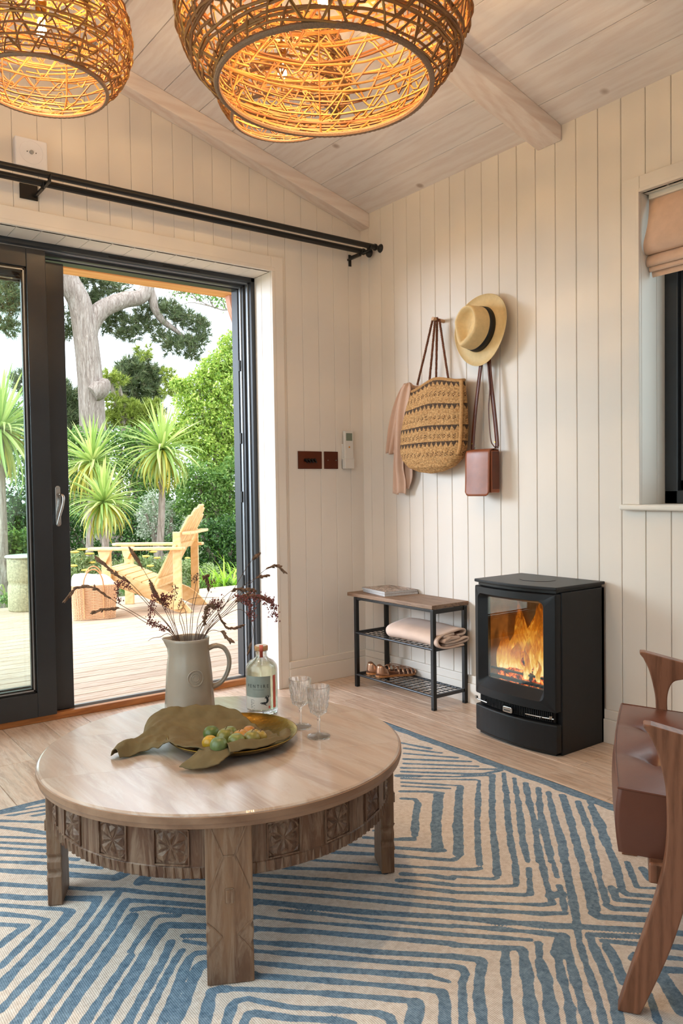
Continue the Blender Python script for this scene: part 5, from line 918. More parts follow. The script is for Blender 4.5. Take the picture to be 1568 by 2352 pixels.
cc = [(-0.155 + 0.062 * math.cos(a), -1.29 + 0.075 * math.sin(a)) for a in np.linspace(0, 2 * PI, 40, endpoint=False)]
MB().prism(cc, (0, 0, SH), (1, 0, 0), (0, 1, 0), (0, 0, 1), 0.0015).build('flue_cover', STOVE, stv, bevel=0.0008)
# door: bowed frame with a rounded window, the inner lip sloping in
def dshape(y0, y1, z0, z1, r, n=6):
    pts = []
    for cy, cz, a0 in ((y1 - r, z1 - r, 0), (y0 + r, z1 - r, PI / 2), (y0 + r, z0 + r, PI), (y1 - r, z0 + r, 1.5 * PI)):
        for k in range(n + 1): a = a0 + PI / 2 * k / n; pts.append((cy + r * math.cos(a), cz + r * math.sin(a)))
    out = []
    for i in range(len(pts)):
        p, q = pts[i], pts[(i + 1) % len(pts)]; L = math.hypot(q[0] - p[0], q[1] - p[1]); k = 8 if L > 0.08 else 1
        for j in range(k): out.append((p[0] + (q[0] - p[0]) * j / k, p[1] + (q[1] - p[1]) * j / k))
    return out
DZ0, DZ1 = 0.162, 0.598
rings = [(dshape(SY0 + .004, SY1 - .001, DZ0, DZ1, 0.004), 0.028), (dshape(SY0 + .004, SY1 - .001, DZ0, DZ1, 0.004), 0.002), (dshape(SY0 + .007, SY1 - .004, DZ0 + .003, DZ1 - .003, 0.004), -0.002),
         (dshape(SY0 + .050, SY1 - .022, 0.196, 0.570, 0.024), -0.002), (dshape(SY0 + .053, SY1 - .025, 0.199, 0.567, 0.022), 0.001), (dshape(SY0 + .064, SY1 - .058, 0.232, 0.556, 0.008), 0.036), (dshape(SY0 + .064, SY1 - .058, 0.232, 0.556, 0.008), 0.046)]
P = np.array([[(bow(y) * 1.0 + d if d < .03 else (bow(y) * .4 + (SX0 - BOW) * .6 + d if True else 0), y, z) for y, z in r] for r, d in rings])
dr_ = MB().grid(P, cv=True).build('door', STOVE, stv, smooth=True)
gx = SX0 - BOW + 0.040
gy0, gy1, gz0, gz1 = SY0 + 0.060, SY1 - 0.054, 0.228, 0.560
MB().box((gx + .002, gy0, gz0), (gx + 0.005, gy1, gz1)).build('pane', PANE, dr_)
# vent band with fins, badge and two rods
slab(0.120, 0.160, 0.022, back=SX0 + .05).build('vent_band', BLK, stv)
fins = MB()
for k in range(46):
    y = SY0 + 0.03 + k * 0.0078; fins.box((bow(y) + 0.012, y, 0.124), (bow(y) + 0.03, y + 0.0035, 0.158))
fins.build('vent_fins', STOVE, stv)
slab(0.012, 0.118, 0.0, -0.002, back=SX0 + .027).build('lower_panel', STOVE, stv, bevel=0.006, seg=3)
slab(0.0, 0.012, 0.014).build('plinth', BLK, stv)
for ya, yb, hold in ((SY1 - 0.014, SY1 - 0.092, SY1 - 0.02), (SY0 + 0.118, SY0 + 0.006, SY0 + 0.018)):
    rp = [(bow(y) - 0.012, y, 0.143) for y in np.linspace(ya, yb, 8)]
    rodm = MB().tube(rp, 0.0028, 8); rodm.tube([(bow(hold) - 0.012, hold, 0.143), (bow(hold) - 0.012, hold, 0.153)], 0.006, 10); rodm.tube([(bow(ya) + .01, (ya * .4 + yb * .6), 0.143), (bow(ya) - 0.012, (ya * .4 + yb * .6), 0.143)], 0.002, 6)
    rodm.build('air_control', CHROME, stv, smooth=True)
by = -1.290
bdg = MB().prism([(q[0] * 1.0, q[1]) for q in dshape(by - 0.024, by + 0.022, 0.128, 0.150, 0.006)], (bow(by) + 0.0, 0, 0), (0, 1, 0), (0, 0, 1), (-1, 0, 0), 0.008).build('badge', CHROME, stv, bevel=0.001)
bm_ = MB()
for k in range(6): bm_.box((bow(by) - 0.0088, by + 0.012 - k * 0.005, 0.1345), (bow(by) - 0.0078, by + 0.0150 - k * 0.005, 0.1385))
bm_.build('badge_mark', INK, bdg)
# fire
BRICK = m_plain('firebrick', '#8a6a45', 0.9, var=0.2, scale=30)
fbk = MB().box((SX1 - 0.045, SY0 + .022, 0.200), (SX1 - 0.02, SY1 - .022, 0.588)).box((SX0 + 0.05, SY0 + .022, 0.2), (SX1 - .03, SY0 + .036, 0.588)).box((SX0 + 0.05, SY1 - .036, 0.2), (SX1 - .03, SY1 - .022, 0.588))
fbk.build('firebricks', BRICK, stv)
MB().bar((SX0 + 0.052, SY0 + .03, 0.232), (SX0 + 0.052, SY1 - .03, 0.232), 0.012, 0.012).bar((SX0 + 0.056, SY0 + .03, 0.262), (SX0 + 0.056, SY1 - .03, 0.262), 0.008, 0.008).build('fire_bar', BLK, stv, bevel=0.001)
t = NT('ember'); v = t.coords(); n1 = t.noise(v, 38, 5, 0.7, 1.0); t.base(t.ramp(n1, ((0.4, '#1a0d08'), (0.7, '#4a2412'))), 0.9)
t.link(t.ramp(n1, ((0.44, (0, 0, 0)), (0.52, (0.55, 0.06, 0.008)), (0.64, (1.0, 0.32, 0.05)))), t.b.inputs['Emission Color']); t.b.inputs['Emission Strength'].default_value = 1.6; t.bump(n1, 1.0, 0.01); EMBER = t.m
def logm(a, b, r, seed):
    a, b = np.array(a), np.array(b); n = 16; R_ = random.Random(seed); pts = [a + (b - a) * k / n + np.array([0, 0, 0.004 * math.sin(k)]) for k in range(n + 1)]
    return MB().tube(pts, [r * (0.9 + 0.12 * math.sin(k * 1.7 + seed)) for k in range(n + 1)], 12)
for k, (a, b, r) in enumerate((((-0.20, SY0 + .05, .232), (-0.19, SY1 - .05, .240), .034), ((-0.13, SY0 + .05, .236), (-0.14, SY1 - .05, .232), .036), ((-0.19, SY0 + .17, .275), (-0.12, SY1 - .05, .315), .033), ((-0.10, SY0 + .05, .29), (-0.16, SY1 - .20, .285), .030))):
    lg_ = logm(a, b, r, k).build('fire_log', EMBER, None, smooth=True); tag(lg_, ['burning log at the front of the fire, low in the stove', 'burning log at the back of the fire bed', 'charred log leaning up to the left side of the fire', 'burning log lying at the right of the fire, upper layer'][k], 'log', 'logs burning in the stove')
    recenter(lg_, tuple((np.array(a) + np.array(b)) / 2))
cb = MB(); R_ = random.Random(5)
for k in range(260):
    x, y, z = R_.uniform(-0.25, -0.06), R_.uniform(SY0 + .04, SY1 - .04), R_.uniform(.202, .222); s_ = R_.uniform(.005, .012)
    cb.raw([(x + s_, y, z), (x, y + s_, z), (x - s_, y, z), (x, y - s_, z), (x, y, z + s_), (x, y, z - s_)], [(0, 1, 4), (1, 2, 4), (2, 3, 4), (3, 0, 4), (1, 0, 5), (2, 1, 5), (3, 2, 5), (0, 3, 5)])
tag(cb.build('embers', EMBER, None), 'glowing bed of embers under the logs in the stove', 'embers', kind='stuff')
t = NT('flame'); tc = t.add('ShaderNodeTexCoord'); sx = t.add('ShaderNodeSeparateXYZ'); t.link(tc.outputs['Object'], sx.inputs[0])
v = t.coords((1, 1, 0.28)); n1 = t.noise(v, 42, 4, 0.6, 2.0)
at = t.add('ShaderNodeAttribute', attribute_name='warmth')
h = t.math('ADD', at.outputs['Fac'], t.math('MULTIPLY', t.math('SUBTRACT', n1, 0.5), 1.0))
colr = t.ramp(h, ((0.15, (0.40, 0.06, 0.005)), (0.45, (0.95, 0.22, 0.012)), (0.72, (1.0, 0.48, 0.06)), (1.0, (1.0, 0.85, 0.4))))
e = t.add('ShaderNodeEmission'); t.link(colr, e.inputs[0]); t.link(t.ramp(h, ((0.25, (0.35,) * 3), (0.9, (1, 1, 1)))), e.inputs[1])
ml = t.math('MULTIPLY', t.ramp(h, ((0.2, (0.25,) * 3), (0.9, (1, 1, 1)))), 1.15); t.link(ml, e.inputs[1])
tr = t.add('ShaderNodeBsdfTransparent'); mx = t.add('ShaderNodeMixShader'); t.link(t.ramp(h, ((0.12, (0, 0, 0)), (0.55, (0.85,) * 3))), mx.inputs[0]); t.link(tr.outputs[0], mx.inputs[1]); t.link(e.outputs[0], mx.inputs[2]); t.link(mx.outputs[0], t.out.inputs[0]); FLAME = t.m
fo = thing('flame', (-0.15, -1.29, 0.25), 'orange and yellow flames rising from the logs behind the stove glass', 'fire')
R_ = random.Random(8)
for k, (fy, fx, hgt, w) in enumerate(((SY1 - .060, -.20, .17, .050), (SY1 - .085, -.14, .22, .05), (SY1 - .115, -.19, .13, .045), (SY1 - .155, -.17, .11, .045), (SY1 - .20, -.20, .15, .04), (SY1 - .205, -.15, .28, .06), (SY1 - .245, -.20, .24, .055), (SY1 - .275, -.14, .31, .07), (SY1 - .31, -.20, .27, .06), (SY1 - .335, -.16, .20, .05), (SY1 - .215, -.245, .12, .016), (SY1 - .275, -.248, .085, .012), (SY1 - .145, -.08, .30, .07), (SY1 - .05, -.09, .28, .05), (SY1 - .34, -.22, .12, .03))):
    n, mth = 22, 14; P = np.zeros((n, mth, 3)); H = []
    ph, ph2 = R_.uniform(0, 6), R_.uniform(0, 6)
    for i in range(n):
        t_ = i / (n - 1); wid = w * (math.sin(PI * (0.18 + 0.82 * t_)) ** 0.8) * (1 - 0.45 * t_) + 0.0005; cxy = 0.018 * math.sin(t_ * 5 + ph) * t_ ; z = 0.245 + hgt * t_
        for j in range(mth):
            a = 2 * PI * j / mth; P[i, j] = (fx + 0.45 * wid * math.cos(a) + 0.3 * cxy, fy + cxy + wid * math.sin(a) * (1 + .15 * math.sin(t_ * 9 + ph2)), z); H.append(0.95 - 0.75 * t_)
    q = MB().grid(P, cv=True).build('flame_tongue', FLAME, fo, smooth='all')
    a_ = q.data.attributes.new('warmth', 'FLOAT', 'POINT'); a_.data.foreach_set('value', H)
fl_ = lamp('fire_glow', 'POINT', (-0.17, -1.29, 0.34), 2.2, (1.0, 0.45, 0.12), shadow_soft_size=0.012)

# ------------------------------------------------------------------ shoe rack
RKX0, RKX1, RKY0, RKY1 = -0.236, -0.041, -0.777, -0.203
rk = thing('shoe_rack', (-0.13, -0.47, 0), 'black metal shoe rack with a wooden top and two mesh shelves', 'shoe rack')
RW = m_wood('rustic_brown_board', '#8f7058', '#5f4636', 'y', 0.5, 2.2, rand=False, wash='#9c8068', bump=0.1)
MB().box((RKX0 + 0.006, RKY0 + 0.012, 0.450), (-0.002, -0.143, 0.468)).build('top', RW, rk, bevel=0.0015)
lw = 0.0095
for x in (RKX0 + lw, RKX1 - 0.0 + lw):
    for y in (RKY0 + lw, RKY1 - lw):
        l_ = MB().box((x - lw, y - lw, 0.012), (x + lw, y + lw, 0.450)).build('leg', BLK, rk, bevel=0.0015)
        MB().box((x - lw, y - lw, 0.0), (x + lw, y + lw, 0.013)).build('foot', m_plain('rubber', '#101010', 0.7), l_, bevel=0.002)
fr = MB()
for y in (RKY0 + lw, RKY1 - lw): fr.box((RKX0 + lw, y - 0.004, 0.430), (RKX1, y + 0.004, 0.449))
for x in (RKX0 + 0.007, RKX1): fr.box((x - 0.004, RKY0 + lw, 0.438), (x + 0.004, RKY1 - lw, 0.449))
fr.build('top_frame', BLK, rk, bevel=0.001)
GM = m_plain('gunmetal_tube', '#3c3e42', 0.3, 0.5)
for z in (0.272, 0.062):
    sh = MB(); sh.tube([(RKX0 + 0.005, RKY0 + lw, z), (RKX0 + 0.005, RKY1 - lw, z)], 0.0058, 10); sh.tube([(RKX1 + 0.002, RKY0 + lw, z), (RKX1 + 0.002, RKY1 - lw, z)], 0.005, 10)
    for y in (RKY0 + lw, RKY1 - lw): sh.box((RKX0 + lw, y - 0.005, z - 0.009), (RKX1, y + 0.005, z + 0.007))
    s_ = sh.build('shelf_frame', GM, rk, smooth=True)
    ms = MB()
    for x in np.linspace(RKX0 + 0.035, RKX1 - 0.02, 6): ms.tube([(x, RKY0 + .01, z + .003), (x, RKY1 - .01, z + .003)], 0.0016, 6)
    for k_, y in enumerate(np.linspace(RKY0 + 0.04, RKY1 - 0.03, 14)): ms.tube([(RKX0 + .006, y, z + .005), (RKX1, y, z + .005)], 0.0016, 6)
    ms.build('wire_mesh', BLK, s_)
PAPER = m_plain('magazine_pages', '#c8c6c6', 0.6, var=0.12, scale=200)
t = NT('magazine_cover'); v = t.coords(); n1 = t.noise(v, 35, 4, 0.6, 1.5); t.base(t.ramp(n1, ((0.35, '#4e3229'), (0.48, '#9a7f70'), (0.55, '#c9bdb2'), (0.7, '#7b4a3b'))), 0.25); COVER = t.m
m0, m1_, m2_ = (-0.1563, -0.1777), (-0.1971, -0.3988), (0.0596, -0.3794)
m0, m1_, m2_ = (np.array(q) for q in (m0, m1_, m2_))
ex = (m0 - m1_); exl = np.linalg.norm(ex); ex = ex / exl; ey = m2_ - m1_; ey -= ex * (ey @ ex); eyl = np.linalg.norm(ey); ey /= eyl
eyl = min(eyl, 0.19)
for k, (z0, z1, rot, lab) in enumerate(((0.468, 0.4795, 0.0, 'magazine with grey page edges lying under another on the rack'), (0.480, 0.4905, 0.03, 'glossy magazine with a brown cover, on top of another on the rack'))):
    o = thing('magazine', (float(m1_[0]), float(m1_[1]), z0), lab, 'magazine', 'magazines on the rack')
    c, s = math.cos(rot), math.sin(rot); ax = np.array([ex[0] * c - ex[1] * s, ex[0] * s + ex[1] * c, 0]); ay = np.array([ey[0] * c - ey[1] * s, ey[0] * s + ey[1] * c, 0])
    org_ = (m1_[0], m1_[1], z0)
    MB().prism([(0.001, 0.001), (exl - .001, 0.001), (exl - .001, eyl - .001), (0.001, eyl - .001)], org_, ax, ay, (0, 0, 1), z1 - z0 - 0.0006).build('pages', PAPER, o)
    MB().prism([(0, 0), (exl, 0), (exl, eyl), (0, eyl)], (org_[0], org_[1], z1 - 0.0006), ax, ay, (0, 0, 1), 0.0006).build('cover', COVER, o)
TOW = m_plain('blush_cotton', '#dcc3b4', 0.95, var=0.04, scale=15, bump=0.3, bscale=350)
tw = thing('folded_blanket', (-0.13, -0.62, 0.278), 'pale blush blanket folded thick on the middle shelf of the rack', 'blanket')
def ribbon(name, pr, y0, y1, th, seed):
    c = cr(pr, 6); n = 26; P = np.zeros((len(c), n, 3))
    for j in range(n):
        t_ = j / (n - 1); y = y0 + (y1 - y0) * t_
        for i, (x, z) in enumerate(c):
            w_ = noise.noise(Vector((x * 12, y * 9, z * 12 + seed))) * 0.005; P[i, j] = (x + w_, y + 0.006 * math.sin(z * 60 + seed) * (1 if j in (0, n - 1) else 0), z + w_ * .7 - 0.006 * (1 - math.sin(PI * min(1, 0.25 + t_ * .9))))
    return MB().grid(P).build(name, TOW, tw, smooth='all', solid=th)
Zb = 0.283
ribbon('outer_fold', [(-0.075, Zb + .002), (-0.15, Zb), (-0.205, Zb + .004), (-0.228, Zb + .022), (-0.222, Zb + .044), (-0.19, Zb + .058), (-0.13, Zb + .070), (-0.075, Zb + .074), (-0.052, Zb + .064), (-0.062, Zb + .050), (-0.10, Zb + .048)], -0.446, -0.800, 0.008, 0)
ribbon('inner_fold', [(-0.16, Zb + .046), (-0.19, Zb + .034), (-0.175, Zb + .024), (-0.11, Zb + .026), (-0.06, Zb + .034), (-0.046, Zb + .024), (-0.075, Zb + .014), (-0.18, Zb + .012)], -0.452, -0.806, 0.009, 3)
ribbon('core_fold', [(-0.185, Zb + .030), (-0.14, Zb + .036), (-0.09, Zb + .040), (-0.17, Zb + .048), (-0.18, Zb + .052), (-0.12, Zb + .058)], -0.450, -0.796, 0.010, 5)
# sandals
GOLD = m_plain('rose_gold_leather', '#b98f74', 0.3, 0.75, var=0.1, scale=60); TAN = m_plain('tan_sole', '#a8703f', 0.6); INS = m_plain('insole', '#6b4432', 0.7)
def sandal(hx, hy, ang, z, label, lean=0.0):
    """hx, hy = heel; the foot runs along ang"""
    o = thing('sandal', (hx, hy, z), label, 'sandal', 'pair of rose gold sandals')
    d = np.array([math.cos(ang), math.sin(ang), 0]); s = np.array([-math.sin(ang), math.cos(ang), 0]); O = np.array([hx, hy, z])
    L = 0.20; prof = [(0.0, .020), (0.02, .027), (0.06, .026), (0.10, .026), (0.14, .034), (0.17, .032), (0.19, .020), (0.20, .0)]
    up_ = cr([(a, b) for a, b in prof], 4); lo = [(a, -b) for a, b in up_[::-1]]
    poly = [(-0.008, 0.010)] + [tuple(q) for q in up_] + lo[1:] + [(-0.008, -0.010)]
    MB().prism(poly, O, d, s, (0, 0, 1), 0.011).build('sole', TAN, o, bevel=0.002)
    MB().prism([(a * .985, b * .93) for a, b in poly], O + np.array([0, 0, .011]), d, s, (0, 0, 1), 0.001).build('insole', INS, o)
    # heel cup
    n = 18; P = []
    for zz, k in ((0.010, 1.0), (0.022, 1.03), (0.036, 0.98), (0.048, 0.9), (0.056, 0.84)):
        row = []
        for q in np.linspace(-1, 1, n):
            a = q * 2.15; R_ = 0.0265 * k; x = 0.024 - R_ * math.cos(a) * 1.05 if abs(a) < PI / 2 else 0.024 + (abs(a) - PI / 2) * 0.05
            y = R_ * math.sin(a) if abs(a) < PI / 2 else R_ * (1 if a > 0 else -1); h = zz if abs(a) < PI / 2 else zz * (1 - 0.55 * (abs(a) - PI / 2) / .58)
            row.append(O + d * x + s * y + np.array([0, 0, h + 0.002]))
        P.append(row)
    MB().grid(np.array(P)).build('heel_cup', GOLD, o, smooth='all', solid=0.0022)
    # woven toe straps
    for k in range(9):
        x0 = 0.098 + k * 0.011; w = np.interp(x0, [a for a, b in prof], [b for a, b in prof]); hh = 0.034 - 0.0018 * k
        pts = [O + d * (x0 + 0.006 * math.cos(t_) * (1 if k % 2 else -1)) + s * (w * math.cos(t_)) + np.array([0, 0, 0.009 + hh * math.sin(t_) ** .8]) for t_ in np.linspace(0.05, PI - 0.05, 12)]
        MB().tube(pts, 0.0036, 6, flat=0.5).build('toe_strap', GOLD, o, smooth=True)
    pts = [O + d * x_ + np.array([0, 0, z_]) for x_, z_ in ((0.085, 0.036), (0.11, 0.045), (0.15, 0.042), (0.186, 0.028), (0.197, 0.012))]
    MB().tube(cr(pts, 4), 0.004, 6, flat=0.5).build('centre_strap', GOLD, o, smooth=True)
    for q in (-1, 1):
        pts = [O + d * 0.05 + s * (q * .024) + (0, 0, .03), O + d * 0.075 + s * (q * .027) + (0, 0, .026), O + d * 0.10 + s * (q * .025) + (0, 0, .022)]
        MB().tube(pts, 0.0035, 6, flat=0.5).build('side_strap', GOLD, o, smooth=True)
sandal(-0.205, -0.272, math.radians(-28), 0.069, 'rose gold sandal, the farther of the pair on the bottom shelf')
sandal(-0.208, -0.350, math.radians(-20), 0.069, 'rose gold sandal, the nearer of the pair on the bottom shelf')

# ------------------------------------------------------------------ pegs, bag, cardigan, hat, satchel
PEG = m_wood('beech_peg', '#d7ae86', '#b98d66', 'x', 0.45, 4, rand=False)
def peg(y, z, label):
    o = thing('wall_peg', (0, y, z), label, 'peg'); MB().tube([(0, y, z), (-0.062, y, z + 0.004), (-0.072, y, z + .005)], [0.0085, 0.0085, 0.0085], 16).build('dowel', PEG, o, smooth=True, bevel=0)
peg(-0.622, 1.772, 'round beech wall peg carrying the woven jute bag')
peg(-0.93, 1.70, 'beech wall peg hidden behind the straw hat')
# jute bag
def bag():
    cy = -0.612; nz, na = 170, 384
    zs = np.linspace(0, 1, nz); V = np.zeros((nz, na, 3)); C = np.zeros((nz, na)); 
    for i, t_ in enumerate(zs):
        z = 1.498 - 0.440 * t_
        w = np.interp(t_, [0, .1, .3, .55, .75, .85, .93, .98, 1], [.176, .187, .203, .216, .214, .196, .150, .085, .004]); dp = np.interp(t_, [0, .15, .5, .8, .93, 1], [.020, .035, .055, .055, .040, .004])
        c = cy + np.interp(t_, [0, .5, 1], [-0.030, -0.004, 0.014])
        a = np.arange(na) * 2 * PI / na
        ca, sa = np.cos(a), np.sin(a); sy = np.sign(ca) * np.abs(ca) ** 0.75; sx_ = np.sign(sa) * np.abs(sa) ** 0.85
        V[i, :, 1] = c + w * sy; V[i, :, 0] = -0.068 + dp * sx_
        V[i, :, 2] = z + (0.012 * np.cos(2.2 * (sy + 0.05) * 1.6) - 0.012 - 0.020 * np.maximum(0, sy) * (1 - t_)) * (1 - t_) ** 2 - 0.022 * (1 - sy * sy) * 0 
        pert = 0 * 0.0012 * np.cos(a * 110 / 2 + i * PI) * np.sin(i * 1.5)
        V[i, :, 0] += pert * np.sign(sx_); 
        seg_ = np.hypot(np.diff(V[i, :, 0], append=V[i, 0, 0]), np.diff(V[i, :, 1], append=V[i, 0, 1])); cum = np.concatenate([[0], np.cumsum(seg_)[:-1]]); s_ = (cum - cum[na // 2]) / 0.0285; tri = np.abs((s_ % 1) - 0.5) * 2
        for zc, wd, kind in ((.055, .055, 1), (.30, .060, 1), (.53, .055, 1), (.70, .055, 1), (.165, .05, 2), (.42, .045, 2), (.62, .045, 2), (.80, .045, 2)):
            q = (t_ - (zc - wd / 2)) / wd
            if 0 <= q <= 1:
                if kind == 1: C[i] = np.maximum(C[i], np.where(tri > q * 1.05 - .08, 1.0, 0.0))
                else: C[i] = np.maximum(C[i], np.where((tri > 0.38) & (np.abs(q - .5) < .5) & (((np.floor(q * 4) + np.floor(s_ * 4)) % 2) > 0), 0.55, 0.0))
    o = thing('jute_bag', (-0.068, cy, 1.06), 'woven jute shopper with navy triangle bands hanging on the left peg', 'bag')
    m = MB().grid(V, cv=True); q = m.build('woven_body', None, o, smooth='all')
    at = q.data.attributes.new('dye', 'FLOAT', 'POINT'); at.data.foreach_set('value', C.reshape(-1).astype(np.float32))
    t = NT('jute'); a_ = t.add('ShaderNodeAttribute', attribute_name='dye'); v = t.coords((1, 1, 1)); wv = t.add('ShaderNodeTexVoronoi'); wv.inputs['Scale'].default_value = 150
    mp = t.coords((0.3, 0.6, 1.2)); t.link(mp, wv.inputs['Vector']); jc = t.ramp(t.noise(v, 120, 3), ((0.3, '#b48250'), (0.7, '#e2b57c')))
    col = t.mix(t.ramp(a_.outputs['Fac'], ((0.2, (0, 0, 0)), (0.5, (.85,) * 3))), jc, t.ramp(a_.outputs['Fac'], ((0.55, '#4b2f24'), (0.95, '#23252c')))); t.base(t.mix(1.0, col, t.ramp(wv.outputs['Distance'], ((0.1, (1, 1, 1)), (0.75, (.62,) * 3))), 'MULTIPLY'), 0.9, spec=0.2); t.bump(wv.outputs['Distance'], 0.6, 0.002).invert = True
    q.data.materials.append(t.m); J = m_plain('jute_braid', '#b98a56', 0.9, var=0.2, scale=150, bump=0.4)
    MB().tube(V[1, ::8], 0.0055, 6, closed=True).build('rim_braid', J, o, smooth=True)
    k = int(na * 0.545); st = V[2:140:4, int(na * 0.560)] + np.array([-0.002, 0, 0]); P = np.array([st + np.array([0, -0.012, 0]), st + np.array([-.004, 0, 0]), st + np.array([0, 0.012, 0])]); MB().grid(P).build('seam_strip', J, o, smooth='all', solid=0.003)
    BR = m_plain('brown_braid', '#6a3d25', 0.8, var=0.3, scale=200, bump=0.5)
    def rope(p0, p1, r=0.0058):
        c = cr([p0, (np.array(p0) * .5 + np.array(p1) * .5) + np.array([0, 0, -0.004]), p1], 20); n = len(c); m = MB()
        for s_ in (0, 1, 2):
            t_ = np.linspace(0, 1, n) * 2 * PI * 11 + s_ * 2 * PI / 3; cc = c + np.stack([np.cos(t_) * r * .5, np.sin(t_) * r * .5, 0 * t_], 1); m.tube(cc, r * 0.62, 5)
        return m
    top = [(-0.062, -0.612, 1.776), (-0.055, -0.622, 1.784), (-0.048, -0.628, 1.784), (-0.040, -0.634, 1.776)]
    ends = ((-0.085, -0.5266, 1.4925), (-0.088, -0.614, 1.5024), (-0.05, -0.618, 1.5046), (-0.052, -0.7059, 1.478))
    for a, b in zip(top, ends): rope(a, (b[0], b[1], b[2] - .012)).build('handle', BR, o, smooth=True)
bag()
# cardigan
KNIT = m_plain('blush_knit', '#cba993', 0.95, var=0.05, scale=25, bump=0.3, bscale=500)
cg = thing('cardigan', (-0.05, -0.40, 1.49), 'blush knitted cardigan hanging limp from behind the jute bag', 'cardigan')
def drape(name, rows, seed, folds=3.0, amp=0.010):
    """rows: (z, y_left, y_right, x)"""
    c = cr([(a, b, c_, d) for a, b, c_, d in rows], 6); n = 28; P = np.zeros((len(c), n, 3))
    for i, (z, ya, yb, x) in enumerate(c):
        for j in range(n):
            t_ = j / (n - 1); P[i, j] = (x - amp * math.sin(folds * 2 * PI * t_ + seed + z * 6) - amp * .8 * math.sin(PI * t_), ya + (yb - ya) * t_, z + 0.004 * math.sin(t_ * 8 + seed))
    return MB().grid(P).build(name, KNIT, cg, smooth='all', solid=0.004)
drape('left_side', [(1.497, -0.410, -0.445, -0.06), (1.47, -0.365, -0.46, -0.055), (1.40, -0.315, -0.44, -0.05), (1.30, -0.275, -0.40, -0.045), (1.22, -0.255, -0.345, -0.04), (1.165, -0.247, -0.315, -0.04)], 0.5, 2.2)
drape('sleeve', [(1.497, -0.425, -0.47, -0.07), (1.45, -0.385, -0.475, -0.075), (1.35, -0.345, -0.44, -0.07), (1.22, -0.325, -0.405, -0.06), (1.10, -0.315, -0.385, -0.055), (1.03, -0.31, -0.39, -0.05), (0.963, -0.305, -0.385, -0.048)], 2.2, 1.6, .009)
drape('back_panel', [(1.49, -0.39, -0.47, -0.03), (1.35, -0.31, -0.44, -0.03), (1.2, -0.29, -0.42, -0.03), (1.06, -0.305, -0.43, -0.028), (0.99, -0.32, -0.40, -0.028)], 4.0, 2.6, .007)
# straw hat: rings in the hat's own frame (n = out of the wall)
def hat():
    c0 = np.array([-0.055, -0.912, 1.678]); n = np.array([-1.0, -0.02, 0.06]); n /= np.linalg.norm(n)
    f = np.array([0, 0.40, -0.92]); f -= n * (f @ n); f /= np.linalg.norm(f); s = np.cross(n, f)      # f: front of the hat points down and left
    STRAW = m_plain('straw', '#dcc08c', 0.65, var=0.06, scale=60, bump=0.35, bscale=600); BAND = m_plain('black_ribbon', '#0f0f10', 0.6)
    o = thing('straw_hat', tuple(c0), 'cream straw hat with a black ribbon hanging on the wall', 'hat')
    na = 72; A = np.arange(na) * 2 * PI / na
    def ring(fr, sr, h, pinch=0.0, off=0.0):
        # egg outline: pinch narrows the front
        x = fr * np.cos(A); y = sr * np.sin(A) * (1 - pinch * np.maximum(0, np.cos(A)))
        return c0 + np.outer(x + off, f) + np.outer(y, s) + np.outer(np.broadcast_to(h, A.shape), n)
    curl = 0.012 * np.cos(2 * A)
    R_ = [ring(.157, .147, .006 - curl), ring(.155, .145, .003 - curl), ring(.130, .122, -.004 - curl * .5), ring(.108, .098, -.002), ring(.098, .085, .006), ring(.093, .079, .040, .08), ring(.090, .074, .075, .25)]
    hh = 0.108 - 0.010 * np.cos(A)
    R_ += [ring(.086, .068, hh - .008, .40), ring(.082, .062, hh, .55), ring(.077, .056, hh - .002, .62)]
    R_ += [ring(.070, .047, .096, .68), ring(.058, .032, .082, .7), ring(.042, .016, .074, .6), ring(.022, .004, .072, .2), ring(.0005, .0005, .072)]
    MB().grid(np.array(R_), cv=True).build('straw_body', STRAW, o, smooth='all', solid=0.0022)
    B = np.array([ring(.0985, .0855, .010), ring(.096, .0825, .026, .05), ring(.0945, .0800, .040, .09)])
    MB().grid(B, cv=True).build('ribbon', BAND, o, smooth='all', solid=0.002)
hat()
